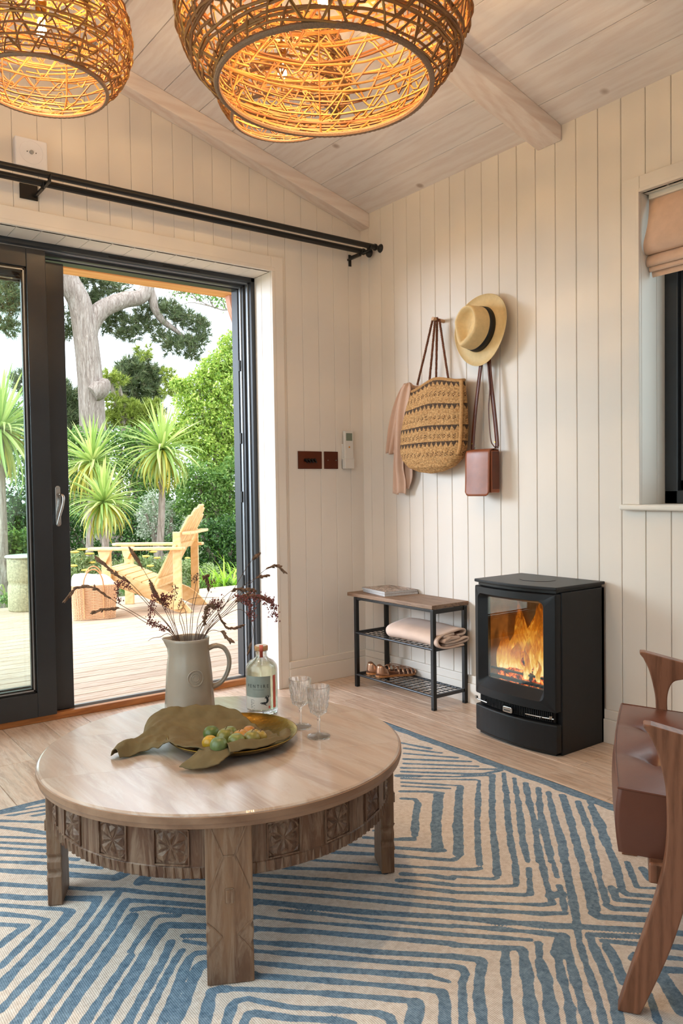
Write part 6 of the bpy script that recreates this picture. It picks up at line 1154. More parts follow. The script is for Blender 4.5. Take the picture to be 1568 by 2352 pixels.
# satchel
LEA = m_plain('tan_leather', '#8f4f30', 0.38, var=0.22, scale=14, bump=0.12, bscale=90); LEAD = m_plain('dark_tan_leather', '#5d2c19', 0.4, var=0.2, scale=20)
def satchel():
    y0, y1, z0, z1 = -0.972, -0.838, 0.952, 1.155
    o = thing('satchel', (-0.05, -0.905, 0.95), 'small tan leather satchel hanging below the straw hat on long straps', 'bag')
    MB().box((-0.070, y0 - .004, z0 + .014), (-0.016, y1 + .002, z1 - .004)).build('body', LEA, o, bevel=0.006, seg=3)
    gp = MB().box((-0.064, y0 - .0062, z0 + .03), (-0.022, y0 - .003, z1 - .01)); gp.build('gusset', LEAD, o, bevel=0.001)
    # flap: curved over the top and down the front
    pr = cr([(-0.020, z1 - .003), (-0.045, z1 + .002), (-0.066, z1 - .001), (-0.077, z1 - .014), (-0.080, z1 - .08), (-0.082, z0 + .05), (-0.084, z0 + .0)], 5); n = 16; P = np.zeros((len(pr), n, 3)); N_ = len(pr)
    for i, (x, z) in enumerate(pr):
        for j in range(n):
            t_ = j / (n - 1); u = abs(2 * t_ - 1); dz = 0.018 * max(0, (i / (N_ - 1) - .75) / .25) * max(0, (u - .72) / .28) ** 2
            P[i, j] = (x - 0.004 * math.sin(PI * t_), y0 - .003 + (y1 - y0 + .009) * t_, z + dz)
    MB().grid(P).build('flap', LEA, o, smooth='all', solid=0.0035)
    def strap(pts, w, name='strap'):
        c = cr(pts, 8); n = len(c); t_ = np.gradient(c, axis=0); t_ /= np.linalg.norm(t_, axis=1, keepdims=True); sd = np.cross(t_, (-1, 0, 0)); sd /= np.linalg.norm(sd, axis=1, keepdims=True)
        P = np.array([c - sd * w / 2, c + sd * w / 2]); MB().grid(P).build(name, LEAD, o, smooth='all', solid=0.003)
    strap([(-0.052, -0.850, 1.158), (-0.052, -0.850, 1.185), (-0.050, -0.868, 1.34), (-0.048, -0.905, 1.56), (-0.046, -0.925, 1.705)], 0.019)
    strap([(-0.042, -1.020 + .038, 1.158), (-0.042, -0.984, 1.19), (-0.042, -0.968, 1.33), (-0.042, -0.945, 1.50), (-0.040, -0.932, 1.705)], 0.021)
    strap([(-0.046, -0.972, 1.165), (-0.05, -0.955, 1.20), (-0.05, -0.945, 1.33), (-0.048, -0.950, 1.42), (-0.046, -0.938, 1.55)], 0.004, 'strap_end')
    for y in (-0.850, -0.984):
        MB().tube([(-0.046, y - .010, 1.166), (-0.046, y + .010, 1.166), (-0.046, y + .010, 1.153), (-0.046, y - .010, 1.153)], 0.0016, 6, closed=True).build('ring', CHROME, o)
        MB().tube([(-0.052, y, 1.185), (-0.057, y, 1.185)], 0.003, 8).build('stud', BRASS, o)
satchel()

# ------------------------------------------------------------------ armchair
ASH = m_wood('walnut_stained_ash', '#8f6047', '#66402c', 'z', 0.4, 2.4, rand=False, bump=0.15)
HIDE = m_plain('brown_hide', '#6a3f30', 0.34, var=0.14, scale=7, bump=0.15, bscale=260)
CH0 = np.array([-1.335, -2.47, 0.0]); CD = np.array([math.cos(math.radians(-57)), math.sin(math.radians(-57)), 0]); CN = np.array([-CD[1], CD[0], 0]); UP = np.array([0, 0, 1.0])
ac = thing('armchair', tuple(CH0), 'brown leather armchair with curved ash frame, cut off by the picture edge', 'armchair')
leg_f = [(-.026, .006), (-.004, .079), (.021, .160), (.041, .230), (.055, .290), (.061, .345), (.061, .397), (.058, .445), (.045, .504), (.030, .538), (.021, .549), (.021, .555)]
leg_b = [(.034, .5545), (.40, .470), (.62, .43), (.62, .405), (.40, .438), (.20, .468), (.125, .488), (.103, .480), (.091, .455), (.088, .42), (.092, .37), (.099, .31), (.098, .26), (.088, .212), (.067, .140), (.041, .071), (.014, .006)]
def arm_frame(o0, nm):
    a = [tuple(q) for q in cr(leg_f[:10], 4)] + leg_f[10:] + leg_b[:2] + leg_b[2:6] + [tuple(q) for q in cr(leg_b[6:], 4)]
    MB().prism(a, o0, CD, UP, CN, 0.034).build(nm, ASH, ac, bevel=0.006, seg=3)
    r = [(.56, .425), (.62, .425), (.70, .006), (.665, .006)]
    MB().prism(r, o0, CD, UP, CN, 0.034).build('leg', ASH, ac, bevel=0.006, seg=3)
arm_frame(CH0, 'arm_frame'); arm_frame(CH0 + CN * 0.664, 'arm_frame')
for s0, z0, z1, w in ((0.030, 0.243, 0.283, 0.03), (0.52, 0.20, 0.25, 0.03)):
    MB().prism([(s0, z0), (s0 + w, z0), (s0 + w, z1), (s0, z1)], CH0 + CN * 0.034, CD, UP, CN, 0.630).build('rail', ASH, ac, bevel=0.004)
for o_ in (0.034, 0.63): MB().prism([(0.04, 0.243), (0.54, 0.205), (0.54, 0.25), (0.04, 0.283)], CH0 + CN * o_, CD, UP, CN, 0.03).build('side_rail', ASH, ac, bevel=0.004)
# cushion: a soft box with two rows of buttons
def cushion(o0, along, wid, L, W, H, nm, buttons, tilt=0.0):
    nu, nv = 64, 68; P = []; tops = []
    def sq(t): return t
    top = np.zeros((nu, nv, 3)); bot_ = np.zeros((nu, nv, 3))
    for i in range(nu):
        for j in range(nv):
            u, v_ = i / (nu - 1), j / (nv - 1); edge = min(1, 6 * min(u, 1 - u)) * min(1, 6 * min(v_, 1 - v_)); puff = 0.013 * math.sin(PI * u) ** .5 * math.sin(PI * v_) ** .5
            dip = 0
            for bu, bv in buttons:
                d = math.hypot((u - bu) * L, (v_ - bv) * W); dip += 0.020 * math.exp(-(d / 0.018) ** 2) + 0.012 * math.exp(-(d / .055) ** 2)
                ang = math.atan2((v_ - bv) * W, (u - bu) * L)
                dip += 0.004 * math.exp(-(d / .06) ** 2) * abs(math.cos(2 * ang)) ** 8
            bx = 0.010 * math.sin(PI * v_) * (1 if u < .5 else -1) * (abs(2 * u - 1) ** 6)
            p = o0 + along * (u * L - bx) + wid * (v_ * W); top[i, j] = p + UP * (H + puff - dip - 0.10 * u * L * tilt); bot_[i, j] = p + UP * (0.0 - 0.10 * u * L * tilt)
    m = MB().grid(top); m.grid(bot_[:, ::-1])
    per = [(i, 0) for i in range(nu)] + [(nu - 1, j) for j in range(1, nv)] + [(i, nv - 1) for i in range(nu - 2, -1, -1)] + [(0, j) for j in range(nv - 2, 0, -1)]
    cen = top.reshape(-1, 3).mean(0)
    side = []
    for t_ in np.linspace(0, 1, 9):
        row = []
        for i, j in per:
            p = top[i, j] * (1 - t_) + bot_[i, j] * t_; out = p - cen; out[2] = 0; out /= np.linalg.norm(out); row.append(p + out * 0.008 * math.sin(PI * t_))
        side.append(row)
    m.grid(np.array(side), cv=True)
    o = m.build(nm, HIDE, ac, smooth='all')
    MB().tube([top[i, j] + UP * .000 for i, j in per], 0.0024, 6, closed=True).build('piping', HIDE, o, smooth=True)
    return o
cushion(np.array([-1.302, -2.420, 0.287]), CD, CN * 1.0, 0.58, 0.615, 0.125, 'seat_cushion', [(bu, bv) for bu in (.13, .50) for bv in (.34, .70)], 0.8)
BD = CD * 0.35 + UP * 0.94; BD /= np.linalg.norm(BD)
bo = CH0 + CD * 0.56 + CN * 0.04 + UP * 0.36
# back cushion stands behind the seat
def back():
    nu, nv = 20, 20; m = MB(); F = np.zeros((nu, nv, 3)); G = np.zeros((nu, nv, 3)); out = np.cross(CN, BD)
    for i in range(nu):
        for j in range(nv):
            u, v_ = i / (nu - 1), j / (nv - 1); pf = 0.05 + .02 * math.sin(PI * u) ** .5 * math.sin(PI * v_) ** .5; p = bo + BD * (u * .46) + CN * (v_ * .58); F[i, j] = p + out * pf; G[i, j] = p - out * pf
    m.grid(F); m.grid(G[:, ::-1]); m.grid(np.array([F[0], G[0]])); m.grid(np.array([G[-1], F[-1]])); m.grid(np.array([G[:, 0], F[:, 0]])); m.grid(np.array([F[:, -1], G[:, -1]]))
    m.build('back_cushion', HIDE, ac, smooth=True, bevel=0.004)
back()

# ------------------------------------------------------------------ wicker pendants
t = NT('wicker'); g = t.add('ShaderNodeNewGeometry'); v = t.coords()
c = t.mix(t.math('MULTIPLY', t.noise(v, 60, 3), 0.6), t.ramp(g.outputs['Random Per Island'], ((0.0, '#7c4a24'), (0.5, '#b4773a'), (1.0, '#dca650'))), '#6b4426')
t.base(c, 0.55)
_tr = t.add('ShaderNodeBsdfTranslucent'); t.link(c, _tr.inputs[0]); _mx = t.add('ShaderNodeMixShader'); _mx.inputs[0].default_value = 0.06
t.link(t.b.outputs[0], _mx.inputs[1]); t.link(_tr.outputs[0], _mx.inputs[2]); t.link(_mx.outputs[0], t.out.inputs[0]); WICK = t.m
RIMW = m_plain('bound_rattan_rim', '#8a6a50', 0.6, var=0.25, scale=300)
BULB = m_emit('bulb_filament_glow', (1.0, 0.72, 0.36), 60)
def pendant(cx, cy, z0, rr, rb, hgt, seed, watts, label, nh, nz_, bulb_z, thick=0.0026):
    """rr = radius of the open bottom ring, rb = widest radius, hgt = height of the shade"""
    R = random.Random(seed); ztop = roof(cx)
    o = thing('pendant_lamp', (cx, cy, ztop), label, 'lamp', 'wicker pendant lamps')
    prof = cr([(rr, 0.0), (rr + (rb - rr) * .45, hgt * .10), (rb * .965, hgt * .27), (rb, hgt * .48), (rb * .965, hgt * .68), (rb * .84, hgt * .85), (rb * .55, hgt * .965), (rb * .16, hgt)], 8)
    pl_ = np.concatenate([[0], np.cumsum(np.hypot(*np.diff(prof, axis=0).T))]); pl_ /= pl_[-1]
    def at(s, a, dr=0.0):
        s = np.clip(s, 0, 1); r = np.interp(s, pl_, prof[:, 0]) + dr; z = np.interp(s, pl_, prof[:, 1])
        return np.stack([cx + r * np.cos(a), cy + r * np.sin(a), z0 + z + 0 * a], -1)
    # bound bottom ring
    n = int(rr * 900); a = np.arange(n) * 2 * PI / n; k = 0.0068 if rr > .2 else 0.0055
    MB().tube(at(np.zeros(n), a), [k * (1.0 + 0.16 * (q % 2)) for q in range(n)], 8, closed=True).build('rim_ring', RIMW, o, smooth=True)
    MB().tube(at(np.full(60, 1.0), np.arange(60) * 2 * PI / 60), 0.004, 6, closed=True).build('top_ring', RIMW, o, smooth=True)
    ribs = MB()
    for q in range(8):
        s = np.linspace(0, 1, 24); ribs.tube(at(s, np.full(24, q * PI / 4 + .2), -0.003), 0.0026, 5)
    tag(ribs.build('frame_ribs', WICK, o, smooth=True), kind='stuff')
    # hoops: long canes circling the shade, wandering up and down
    m = MB()
    for q in range(nh):
        s0 = (q + R.random()) / nh; a = R.random() * 6.28 + np.linspace(0, 2 * PI * R.uniform(.7, 1.6), 64); w = R.uniform(.006, .03)
        s = s0 + w * np.sin(a * R.choice((1, 2, 3)) + R.random() * 6) + R.uniform(-.05, .05) * (a - a[0]) / 6.28
        m.tube(at(s, a, R.uniform(-.004, .004) + 0.0025 * np.sin(a * 14 + q)), thick * R.uniform(.7, 1.15), 5)
    tag(m.build('hoop_canes', WICK, o, smooth=True), kind='stuff')
    # zigzags between the hoops, crossing at the nodes
    m = MB()
    for q in range(nz_):
        s0 = (q + .5) / nz_; amp = R.uniform(.05, .085); nn = R.choice((15, 17, 19, 21)); ph = R.random() * 6
        a = np.linspace(0, 2 * PI, nn * 8 + 1)[:-1]; tri = 2 / PI * np.arcsin(np.sin(a * nn + ph)); s = s0 + amp * tri + .015 * np.sin(a * 2 + ph)
        m.tube(at(s, a, 0.003 * np.cos(a * nn + ph)), thick * R.uniform(.75, 1.0), 5, closed=True)
    tag(m.build('zigzag_canes', WICK, o, smooth=True), kind='stuff')
    # cord, lamp holder and bulb
    MB().tube([(cx, cy, z0 + bulb_z + 0.075), (cx, cy, ztop - 0.002)], 0.003, 8).build('cord', BLK, o)
    MB().tube([(cx, cy, ztop - 0.02), (cx, cy, ztop)], 0.045, 24).build('ceiling_rose', BLK, o)
    MB().tube([(cx, cy, z0 + bulb_z + 0.035), (cx, cy, z0 + bulb_z + 0.085)], 0.015, 16).build('lamp_holder', BRASS, o, smooth=True)
    MB().lathe([(0, -.036), (.012, -.034), (.022, -.024), (.026, -.008), (.024, .008), (.016, .024), (.012, .036), (0, .036)], (cx, cy, z0 + bulb_z), 20).build('bulb', m_pane('bulb_glass', (1, .97, .9)), o, smooth='all')
    fil = MB()
    for q in range(6): a_ = q * PI / 3; fil.tube([(cx + .006 * math.cos(a_), cy + .006 * math.sin(a_), z0 + bulb_z - .020), (cx + .010 * math.cos(a_ + .3), cy + .010 * math.sin(a_ + .3), z0 + bulb_z + .018)], 0.0016, 5)
    fil.build('filament', BULB, o)
    l = lamp('pendant_light', 'POINT', (cx, cy, z0 + bulb_z), watts, (1.0, 0.66, 0.34), shadow_soft_size=0.018)
pendant(-1.486, -1.743, 1.968, 0.258, 0.352, 0.40, 3, 27, 'largest wicker pendant lamp, hanging in the middle nearest the viewer', 42, 20, 0.22, 0.0033)
pendant(-1.940, -1.030, 2.128, 0.172, 0.243, 0.30, 5, 19, 'wicker pendant lamp at the upper left, by the gable wall', 40, 16, 0.165, 0.0028)
pendant(-1.180, -1.085, 2.222, 0.168, 0.225, 0.29, 9, 18, 'small wicker pendant lamp hanging behind the largest one', 40, 16, 0.16, 0.0028)

# ------------------------------------------------------------------ outside: deck, porch timber
dk = struct('deck')
DY0, DY1 = F0 + 0.152, 3.86
y = DY0; k = 0
while y < DY1 - 0.01:
    y2 = min(DY1, y + 0.1165); MB().box((-4.6, y + 0.002, -0.03), (3.6, y2 - 0.002, 0.0 if k else -0.0)).build('deck_board', DECKW, dk, bevel=0.002, seg=1); y = y2; k += 1
MB().box((-4.6, DY0, -0.12), (3.6, DY1, -0.032)).build('joists', GROOVE, dk)
pt = struct('porch')
PINE = m_wood('orange_pine_beam', '#e0a869', '#c98b4c', 'x', 0.55, 1.0, rand=False); CED = m_wood('cedar_post', '#c9957a', '#a8735a', 'z', 0.6, 1.5, rand=False)
bz = 2.3511
MB().box((-4.6, 1.53, bz), (2.6, 1.67, bz + 0.22)).build('beam', PINE, pt, bevel=0.004)
px_ = 0.1359; bx_ = 0.0702
MB().box((px_ + .02, 1.54, -0.1), (px_ + 0.15, 1.66, bz)).build('post', CED, pt, bevel=0.004)
arc = cr([(bx_, bz), (bx_ + .012, bz - .07), (bx_ + .035, bz - .14), (px_ + .01, bz - .24), (px_ + .03, bz - .34)], 5)
MB().prism([tuple(q) for q in arc] + [(px_ + .05, bz)], (0, 1.57, 0), (1, 0, 0), (0, 0, 1), (0, 1, 0), 0.06).build('brace', CED, pt, bevel=0.003)
MB().box((-4.6, 0.31, bz + 0.20), (2.6, 1.72, bz + 0.235)).build('canopy', PINE, pt)
SOIL = m_plain('garden_soil', '#4f5a30', 0.95, var=0.4, scale=5)
gr_ = MB().box((-30, DY1, -0.3), (40, 60, -0.16)).box((-30, -8, -0.3), (-4.6, DY1, -0.16)).box((3.6, -8, -0.3), (40, DY1, -0.16)).build('ground', SOIL, None); gr_['kind'] = 'structure'
outer = MB().box((0.26, -4.4, -0.2), (0.30, WY0, 2.5)).box((0.26, WY1, -0.2), (0.30, 0.34, 2.5)).box((0.26, WY0, -0.2), (0.30, WY1, WZ0)).box((0.26, WY0, WZ1), (0.30, WY1, 2.5)).build('cladding', CED, wr)

# ------------------------------------------------------------------ adirondack chair
ADK = m_wood('honey_pine', '#e9c48e', '#dcb073', 'x', 0.5, 1.0, rand=True, bump=0.08)
fA, fB, fC = (np.array(q) for q in ((0.1824, 2.5237, 0), (0.4723, 2.8661, 0), (-0.0272, 3.3216, 0)))
ex = (fC - fB); exl = np.linalg.norm(ex); ex /= exl; ey = np.array([-ex[1], ex[0], 0]); ey = ey if ey @ (fA - fB) > 0 else -ey
O_ = fB.copy(); O_[2] = 0
ez = np.array([0, 0, 1.0]); WID = 0.47
adk = thing('garden_chair', tuple(O_), 'honey pine slatted garden armchair with a tall raked back on the deck', 'chair')
def L(u, w, z): return O_ + ex * u + ey * w + ez * z       # u forward, w across to the near side, z up
def apr(name, poly, w0, w1, par=None, bev=0.004):
    return MB().prism(poly, O_ + ey * w0, ex, ez, ey, w1 - w0).build(name, ADK, par or adk, bevel=bev)
st_poly = [tuple(q) for q in cr([(-0.03, 0.0), (0.06, 0.0), (0.16, .04), (0.30, .105), (0.45, .165), (0.62, .215), (0.72, .235)], 4)] + [(0.72, .325)] + [tuple(q) for q in cr([(0.70, .335), (0.60, .330), (0.50, .295), (0.38, .245), (0.26, .205), (0.12, .155), (0.03, .09), (-0.045, .01)], 4)]
for w in (0.0, WID - 0.025): apr('stringer', st_poly, w, w + 0.025)
for w in (-0.026, WID + 0.001): apr('front_leg', [(0.62, 0), (0.70, 0), (0.70, .515), (0.62, .515)], w, w + 0.025)
for w in (-0.026, WID + 0.001): apr('rear_post', [(0.035, 0.03), (0.105, 0.03), (0.10, .66), (0.035, .66)], w, w + 0.025)
for w in (-0.075, WID - 0.03): MB().prism([(0.02, -0.0), (0.80, -0.0), (0.82, 0.02), (0.82, 0.09), (0.78, 0.105), (0.02, 0.075)] if w < 0 else [(0.02, 0.03), (0.78, 0.0), (0.82, 0.02), (0.82, 0.085), (0.80, 0.105), (0.02, 0.105)], L(-0.02, w, .515), ex, ey, ez, 0.024).build('armrest', ADK, adk, bevel=0.006)
for w in (-0.030, WID - 0.0): apr('arm_bracket', [(0.60, .515), (0.72, .515), (0.70, .42), (0.66, .40)], w + .026 if w < 0 else w + 0.026, (w + .026 if w < 0 else w + .026) + 0.022)
# seat slats along the curved stringers
top = cr([(0.715, .342), (0.66, .352), (0.57, .322), (0.48, .285), (0.39, .245), (0.31, .218), (0.24, .195)], 4)
cl = np.concatenate([[0], np.cumsum(np.hypot(*np.diff(top, axis=0).T))])
for k in range(7):
    s0, s1 = cl[-1] * (k + .05) / 7, cl[-1] * (k + .93) / 7
    p = [(np.interp(s, cl, top[:, 0]), np.interp(s, cl, top[:, 1])) for s in (s0, s1)]
    d = np.array(p[1]) - np.array(p[0]); nrm = np.array([d[1], -d[0]]); nrm = nrm / np.linalg.norm(nrm) * (-1 if nrm[1] > 0 else 1) * -0.018
    MB().prism([p[0], p[1], tuple(p[1] + nrm), tuple(p[0] + nrm)], O_ + ey * (-0.0), ex, ez, ey, WID).build('seat_slat', ADK, adk, bevel=0.004)
# raked back of upright slats with a rounded top
b0 = L(0.30, WID / 2, .17); bd = np.array([-0.36, .66]); bd = bd / np.linalg.norm(bd); bdir = ex * bd[0] + ez * bd[1]; bn = ex * bd[1] - ez * bd[0]
for k in range(6):
    w = (k - 2.5) * 0.073; hl = .80 - 0.10 * (abs(k - 2.5) / 2.5) ** 2
    poly = [(w - .034, 0), (w + .034, 0), (w + .034, hl - .012 - (0.022 if k > 2 else 0)), (w + .02, hl), (w - .02, hl), (w - .034, hl - .012 - (0.022 if k < 3 else 0))]
    MB().prism(poly, b0, ey, bdir, bn, 0.020).build('back_slat', ADK, adk, bevel=0.004)
MB().prism([(-.27, 0), (.27, 0), (.27, .07), (-.27, .07)], b0 + bdir * .545 - bn * .024, ey, -ex, ez, 0.022).build('back_rail', ADK, adk, bevel=0.004)
MB().prism([(-.235, 0), (.235, 0), (.235, .07), (-.235, .07)], b0 + bdir * .06 - bn * .024, ey, bdir, bn, 0.022).build('lower_rail', ADK, adk, bevel=0.004)
MB().prism([(-.27, 0), (.27, 0), (.27, .05), (-.27, .05)], b0 + bdir * .40 - bn * .024, ey, bdir, bn, 0.022).build('middle_rail', ADK, adk, bevel=0.004)

# ------------------------------------------------------------------ basket with towel, ceramic stool
WK = m_plain('seagrass_weave', '#e6bf98', 0.85, var=0.25, scale=120, bump=0.6, bscale=300)
b1, b2 = np.array((-0.6912, 2.7483, 0)), np.array((-0.3939, 2.6431, 0))
bx = b2 - b1; bl = np.linalg.norm(bx); bx /= bl; byv = np.array([-bx[1], bx[0], 0]); bk = thing('basket', tuple(b1), 'woven seagrass basket with loop handles on the deck, holding a white towel', 'basket')
def bring(z, grow, n=80):
    a = np.arange(n) * 2 * PI / n; ca, sa = np.cos(a), np.sin(a); u = np.sign(ca) * np.abs(ca) ** .45; w = np.sign(sa) * np.abs(sa) ** .45
    c0 = b1 + bx * bl / 2 + byv * .11; return c0 + np.outer(u * (bl / 2 + grow), bx) + np.outer(w * (.11 + grow), byv) + np.outer(np.full(n, z), ez)
BH = 0.268
shell = [bring(z, 0.020 * z / BH) for z in np.linspace(0.004, BH, 8)]
MB().grid(np.array([bring(z, 0.018 * z / BH - .004) for z in np.linspace(0.004, BH, 8)]), cv=True).build('lining', m_plain('basket_inner', '#efc9a6', 0.9, var=.1), bk, smooth='all')
wv_ = MB()
for k in range(26):
    z = 0.006 + k * (BH - .006) / 25; rg_ = bring(z, 0.020 * z / BH); n = len(rg_); c0 = rg_.mean(0); out = rg_ - c0; out[:, 2] = 0; out /= np.linalg.norm(out, axis=1, keepdims=True)
    wv_.tube(rg_ + out * (0.0022 * np.where((np.arange(n) + k) % 2, 1, -1))[:, None], 0.0036 if k in (0, 25) else 0.0026, 5, closed=True)
tag(wv_.build('weave', WK, bk, smooth=True), kind='stuff')
up_ = MB()
for j in range(0, 80, 2): up_.tube([shell[i][j] for i in range(8)], 0.0024, 5)
tag(up_.build('uprights', WK, bk, smooth=True), kind='stuff')
LS = m_plain('basket_leather', '#c98d5c', 0.5)
for w in (0.0, 1.0):
    c0 = b1 + byv * (-.020 if w == 0 else .24)
    hp_ = [c0 + bx * (bl * .5 + q * .072) + ez * z for q, z in ((-1.0, .17), (-1.02, .26), (-.92, .32), (-.55, .375), (0, .395), (.55, .375), (.92, .32), (1.02, .26), (1.0, .17))]
    MB().tube(cr(hp_, 5), 0.0055, 8).build('handle', LS, bk, smooth=True)
    for q in (-1, 1): MB().tube([c0 + bx * (bl * .5 + q * .072) + ez * z for z in (.02, .10, .20, .25)], 0.007, 6, flat=.4).build('strap', LS, bk, smooth=True)
TWL = m_plain('white_towel', '#f0efee', 0.95, var=0.02, scale=40, bump=0.3, bscale=300)
c0 = b1 + bx * bl / 2 + byv * .11; P = []
for i in range(14):
    t_ = i / 13; row = []
    for j in range(48):
        a = 2 * PI * j / 48; rad = math.sin(t_ * PI / 2) ** .6; ca, sa = math.cos(a), math.sin(a)
        u = (abs(ca) ** .6) * (1 if ca > 0 else -1); w = (abs(sa) ** .6) * (1 if sa > 0 else -1); nz_ = noise.noise(Vector((u * 2.2 * rad, w * 2.2 * rad, 1.3)))
        row.append(c0 + bx * (u * rad * (bl / 2 + .008)) + byv * (w * rad * .112) + ez * (BH - .03 + .105 * math.cos(t_ * PI / 2) ** .55 + .022 * nz_ - 0.02 * (u * rad)))
    P.append(row)
tag(MB().grid(np.array(P), cv=True).build('towel', TWL, None, smooth='all'), 'white towel bundled in the top of the deck basket', 'towel')
STN = m_plain('speckled_stoneware', '#a89f80', 0.6, var=0.35, scale=70, bump=0.3, bscale=90)
sx_, sy_ = -0.7899, 3.6161
so = thing('garden_stool', (sx_, sy_, 0), 'speckled stoneware drum stool on the deck, seen through the glass', 'stool')
sp = [(0, 0), (.150, 0), (.155, .012), (.155, .20), (.151, .212), (.148, .225), (.148, .245), (.153, .255), (.156, .27), (.156, .43), (.152, .448), (0, .45)]
MB().lathe(sp, (sx_, sy_, 0), 48).build('body', STN, so, smooth='all')
MB().lathe([(0, .449), (.172, .449), (.174, .456), (.166, .466), (0, .470)], (sx_, sy_, 0), 48).build('glazed_top', m_plain('pale_glaze', '#c3c6b8', 0.2), so, smooth='all')

# ------------------------------------------------------------------ the garden
NPR = np.random.RandomState(7)
def mesh_np(name, V, F, mat, parent=None):
    me = bpy.data.meshes.new(name); org = np.array(ORG[parent.name]) if parent is not None else np.zeros(3)
    me.vertices.add(len(V)); me.vertices.foreach_set('co', (V - org).astype(np.float32).ravel())
    k = F.shape[1]; me.loops.add(F.size); me.loops.foreach_set('vertex_index', F.ravel().astype(np.int32)); me.polygons.add(len(F))
    me.polygons.foreach_set('loop_start', np.arange(0, F.size, k, dtype=np.int32)); me.update(calc_edges=True); me.materials.append(mat)
    o = bpy.data.objects.new(name, me); COL.objects.link(o); ORG[o.name] = tuple(org)
    if parent is not None: o.parent = parent
    return o
def leaves(blobs, size, aspect=0.45, shell=0.6, droop=0.2, jitter=0.35):
    """blobs: (x, y, z, rx, ry, rz, count). One folded leaf = two triangles on a shared rib."""
    VS = []
    for (x, y, z, rx, ry, rz, n) in blobs:
        n = int(n); d = NPR.normal(size=(n, 3)); d /= np.linalg.norm(d, axis=1, keepdims=True); rad = (1 - NPR.rand(n, 1) ** 2 * shell)
        lump = 1 + 0.22 * np.sin(d[:, :1] * 7 + x * 3) * np.sin(d[:, 2:] * 6 + z * 5) + 0.12 * np.sin(d[:, 1:2] * 13 + y)
        c = np.array([x, y, z]) + d * rad * lump * np.array([rx, ry, rz])
        ax = d + NPR.normal(size=(n, 3)) * 0.8; ax[:, 2] -= droop; ax /= np.linalg.norm(ax, axis=1, keepdims=True)
        sd = np.cross(ax, NPR.normal(size=(n, 3))); sd /= np.linalg.norm(sd, axis=1, keepdims=True); s = size * (1 - jitter + 2 * jitter * NPR.rand(n, 1))
        nn = np.cross(ax, sd); b = c - ax * s * .5; tp = c + ax * s * .5
        VS.append(np.stack([b, c + sd * s * aspect * .5 + nn * s * .08, tp, c - sd * s * aspect * .5 + nn * s * .08], 1))
    V = np.concatenate(VS).reshape(-1, 3); k = np.arange(len(V) // 4)[:, None] * 4
    F = np.concatenate([k + [0, 1, 2], k + [0, 2, 3]], 0); return V, F
def tufts(blobs, nneed, length, width):
    VS = []
    for (x, y, z, rx, ry, rz, n) in blobs:
        n = int(n); d = NPR.normal(size=(n, 3)); d /= np.linalg.norm(d, axis=1, keepdims=True); c = np.array([x, y, z]) + d * (NPR.rand(n, 1) ** .5) * np.array([rx, ry, rz])
        main = d * .7 + NPR.normal(size=(n, 3)) * .5; main[:, 2] += .5; main /= np.linalg.norm(main, axis=1, keepdims=True)
        c = np.repeat(c, nneed, 0); mn = np.repeat(main, nneed, 0); m = len(c); ax = mn + NPR.normal(size=(m, 3)) * .6; ax /= np.linalg.norm(ax, axis=1, keepdims=True)
        sd = np.cross(ax, NPR.normal(size=(m, 3))); sd /= np.linalg.norm(sd, axis=1, keepdims=True); L_ = length * (.6 + .7 * NPR.rand(m, 1)); st = c + mn * NPR.rand(m, 1) * length * .6
        VS.append(np.stack([st - sd * width, st + sd * width, st + ax * L_], 1))
    V = np.concatenate(VS).reshape(-1, 3); return V, np.arange(len(V)).reshape(-1, 3)
ML = dict(
 laurel=m_leaf('laurel_leaf', ((0, '#82a840'), (.4, '#b0c856'), (.75, '#d6e27c'), (1, '#6f9a40')), 0.4),
 green=m_leaf('mid_green_leaf', ((0, '#4c7636'), (.5, '#7a9f4c'), (1, '#a4c06c')), 0.45),
 dark=m_leaf('dark_green_leaf', ((0, '#2f4d26'), (.6, '#4c7538'), (1, '#7aa452')), 0.4, .2),
 pine=m_leaf('pine_needle', ((0, '#4c5a3c'), (.5, '#6f7f55'), (.85, '#96a472'), (1, '#9a8a6a')), 0.6, .2),
 cyp=m_leaf('cypress_spray', ((0, '#6f8436'), (.5, '#a3b14c'), (1, '#c4cc66')), 0.6, .3),
 white=m_leaf('variegated_leaf', ((0, '#8da07c'), (.5, '#dfe4d2'), (1, '#5c7a48')), 0.5),
 pale=m_leaf('pale_silver_leaf', ((0, '#9fb07a'), (.5, '#c3cf9c'), (1, '#7f9a55')), 0.6))
BARK = NT('pine_bark'); v = BARK.coords((3, 3, .5)); _n = BARK.noise(v, 9, 6, .75, .8); BARK.base(BARK.ramp(_n, ((.3, '#7d6a60'), (.5, '#b5a396'), (.7, '#d6c9bf'))), .9); BARK.bump(_n, 1.0, .04); BARK = BARK.m
def bl(lst, depth_scale=1.0): return lst
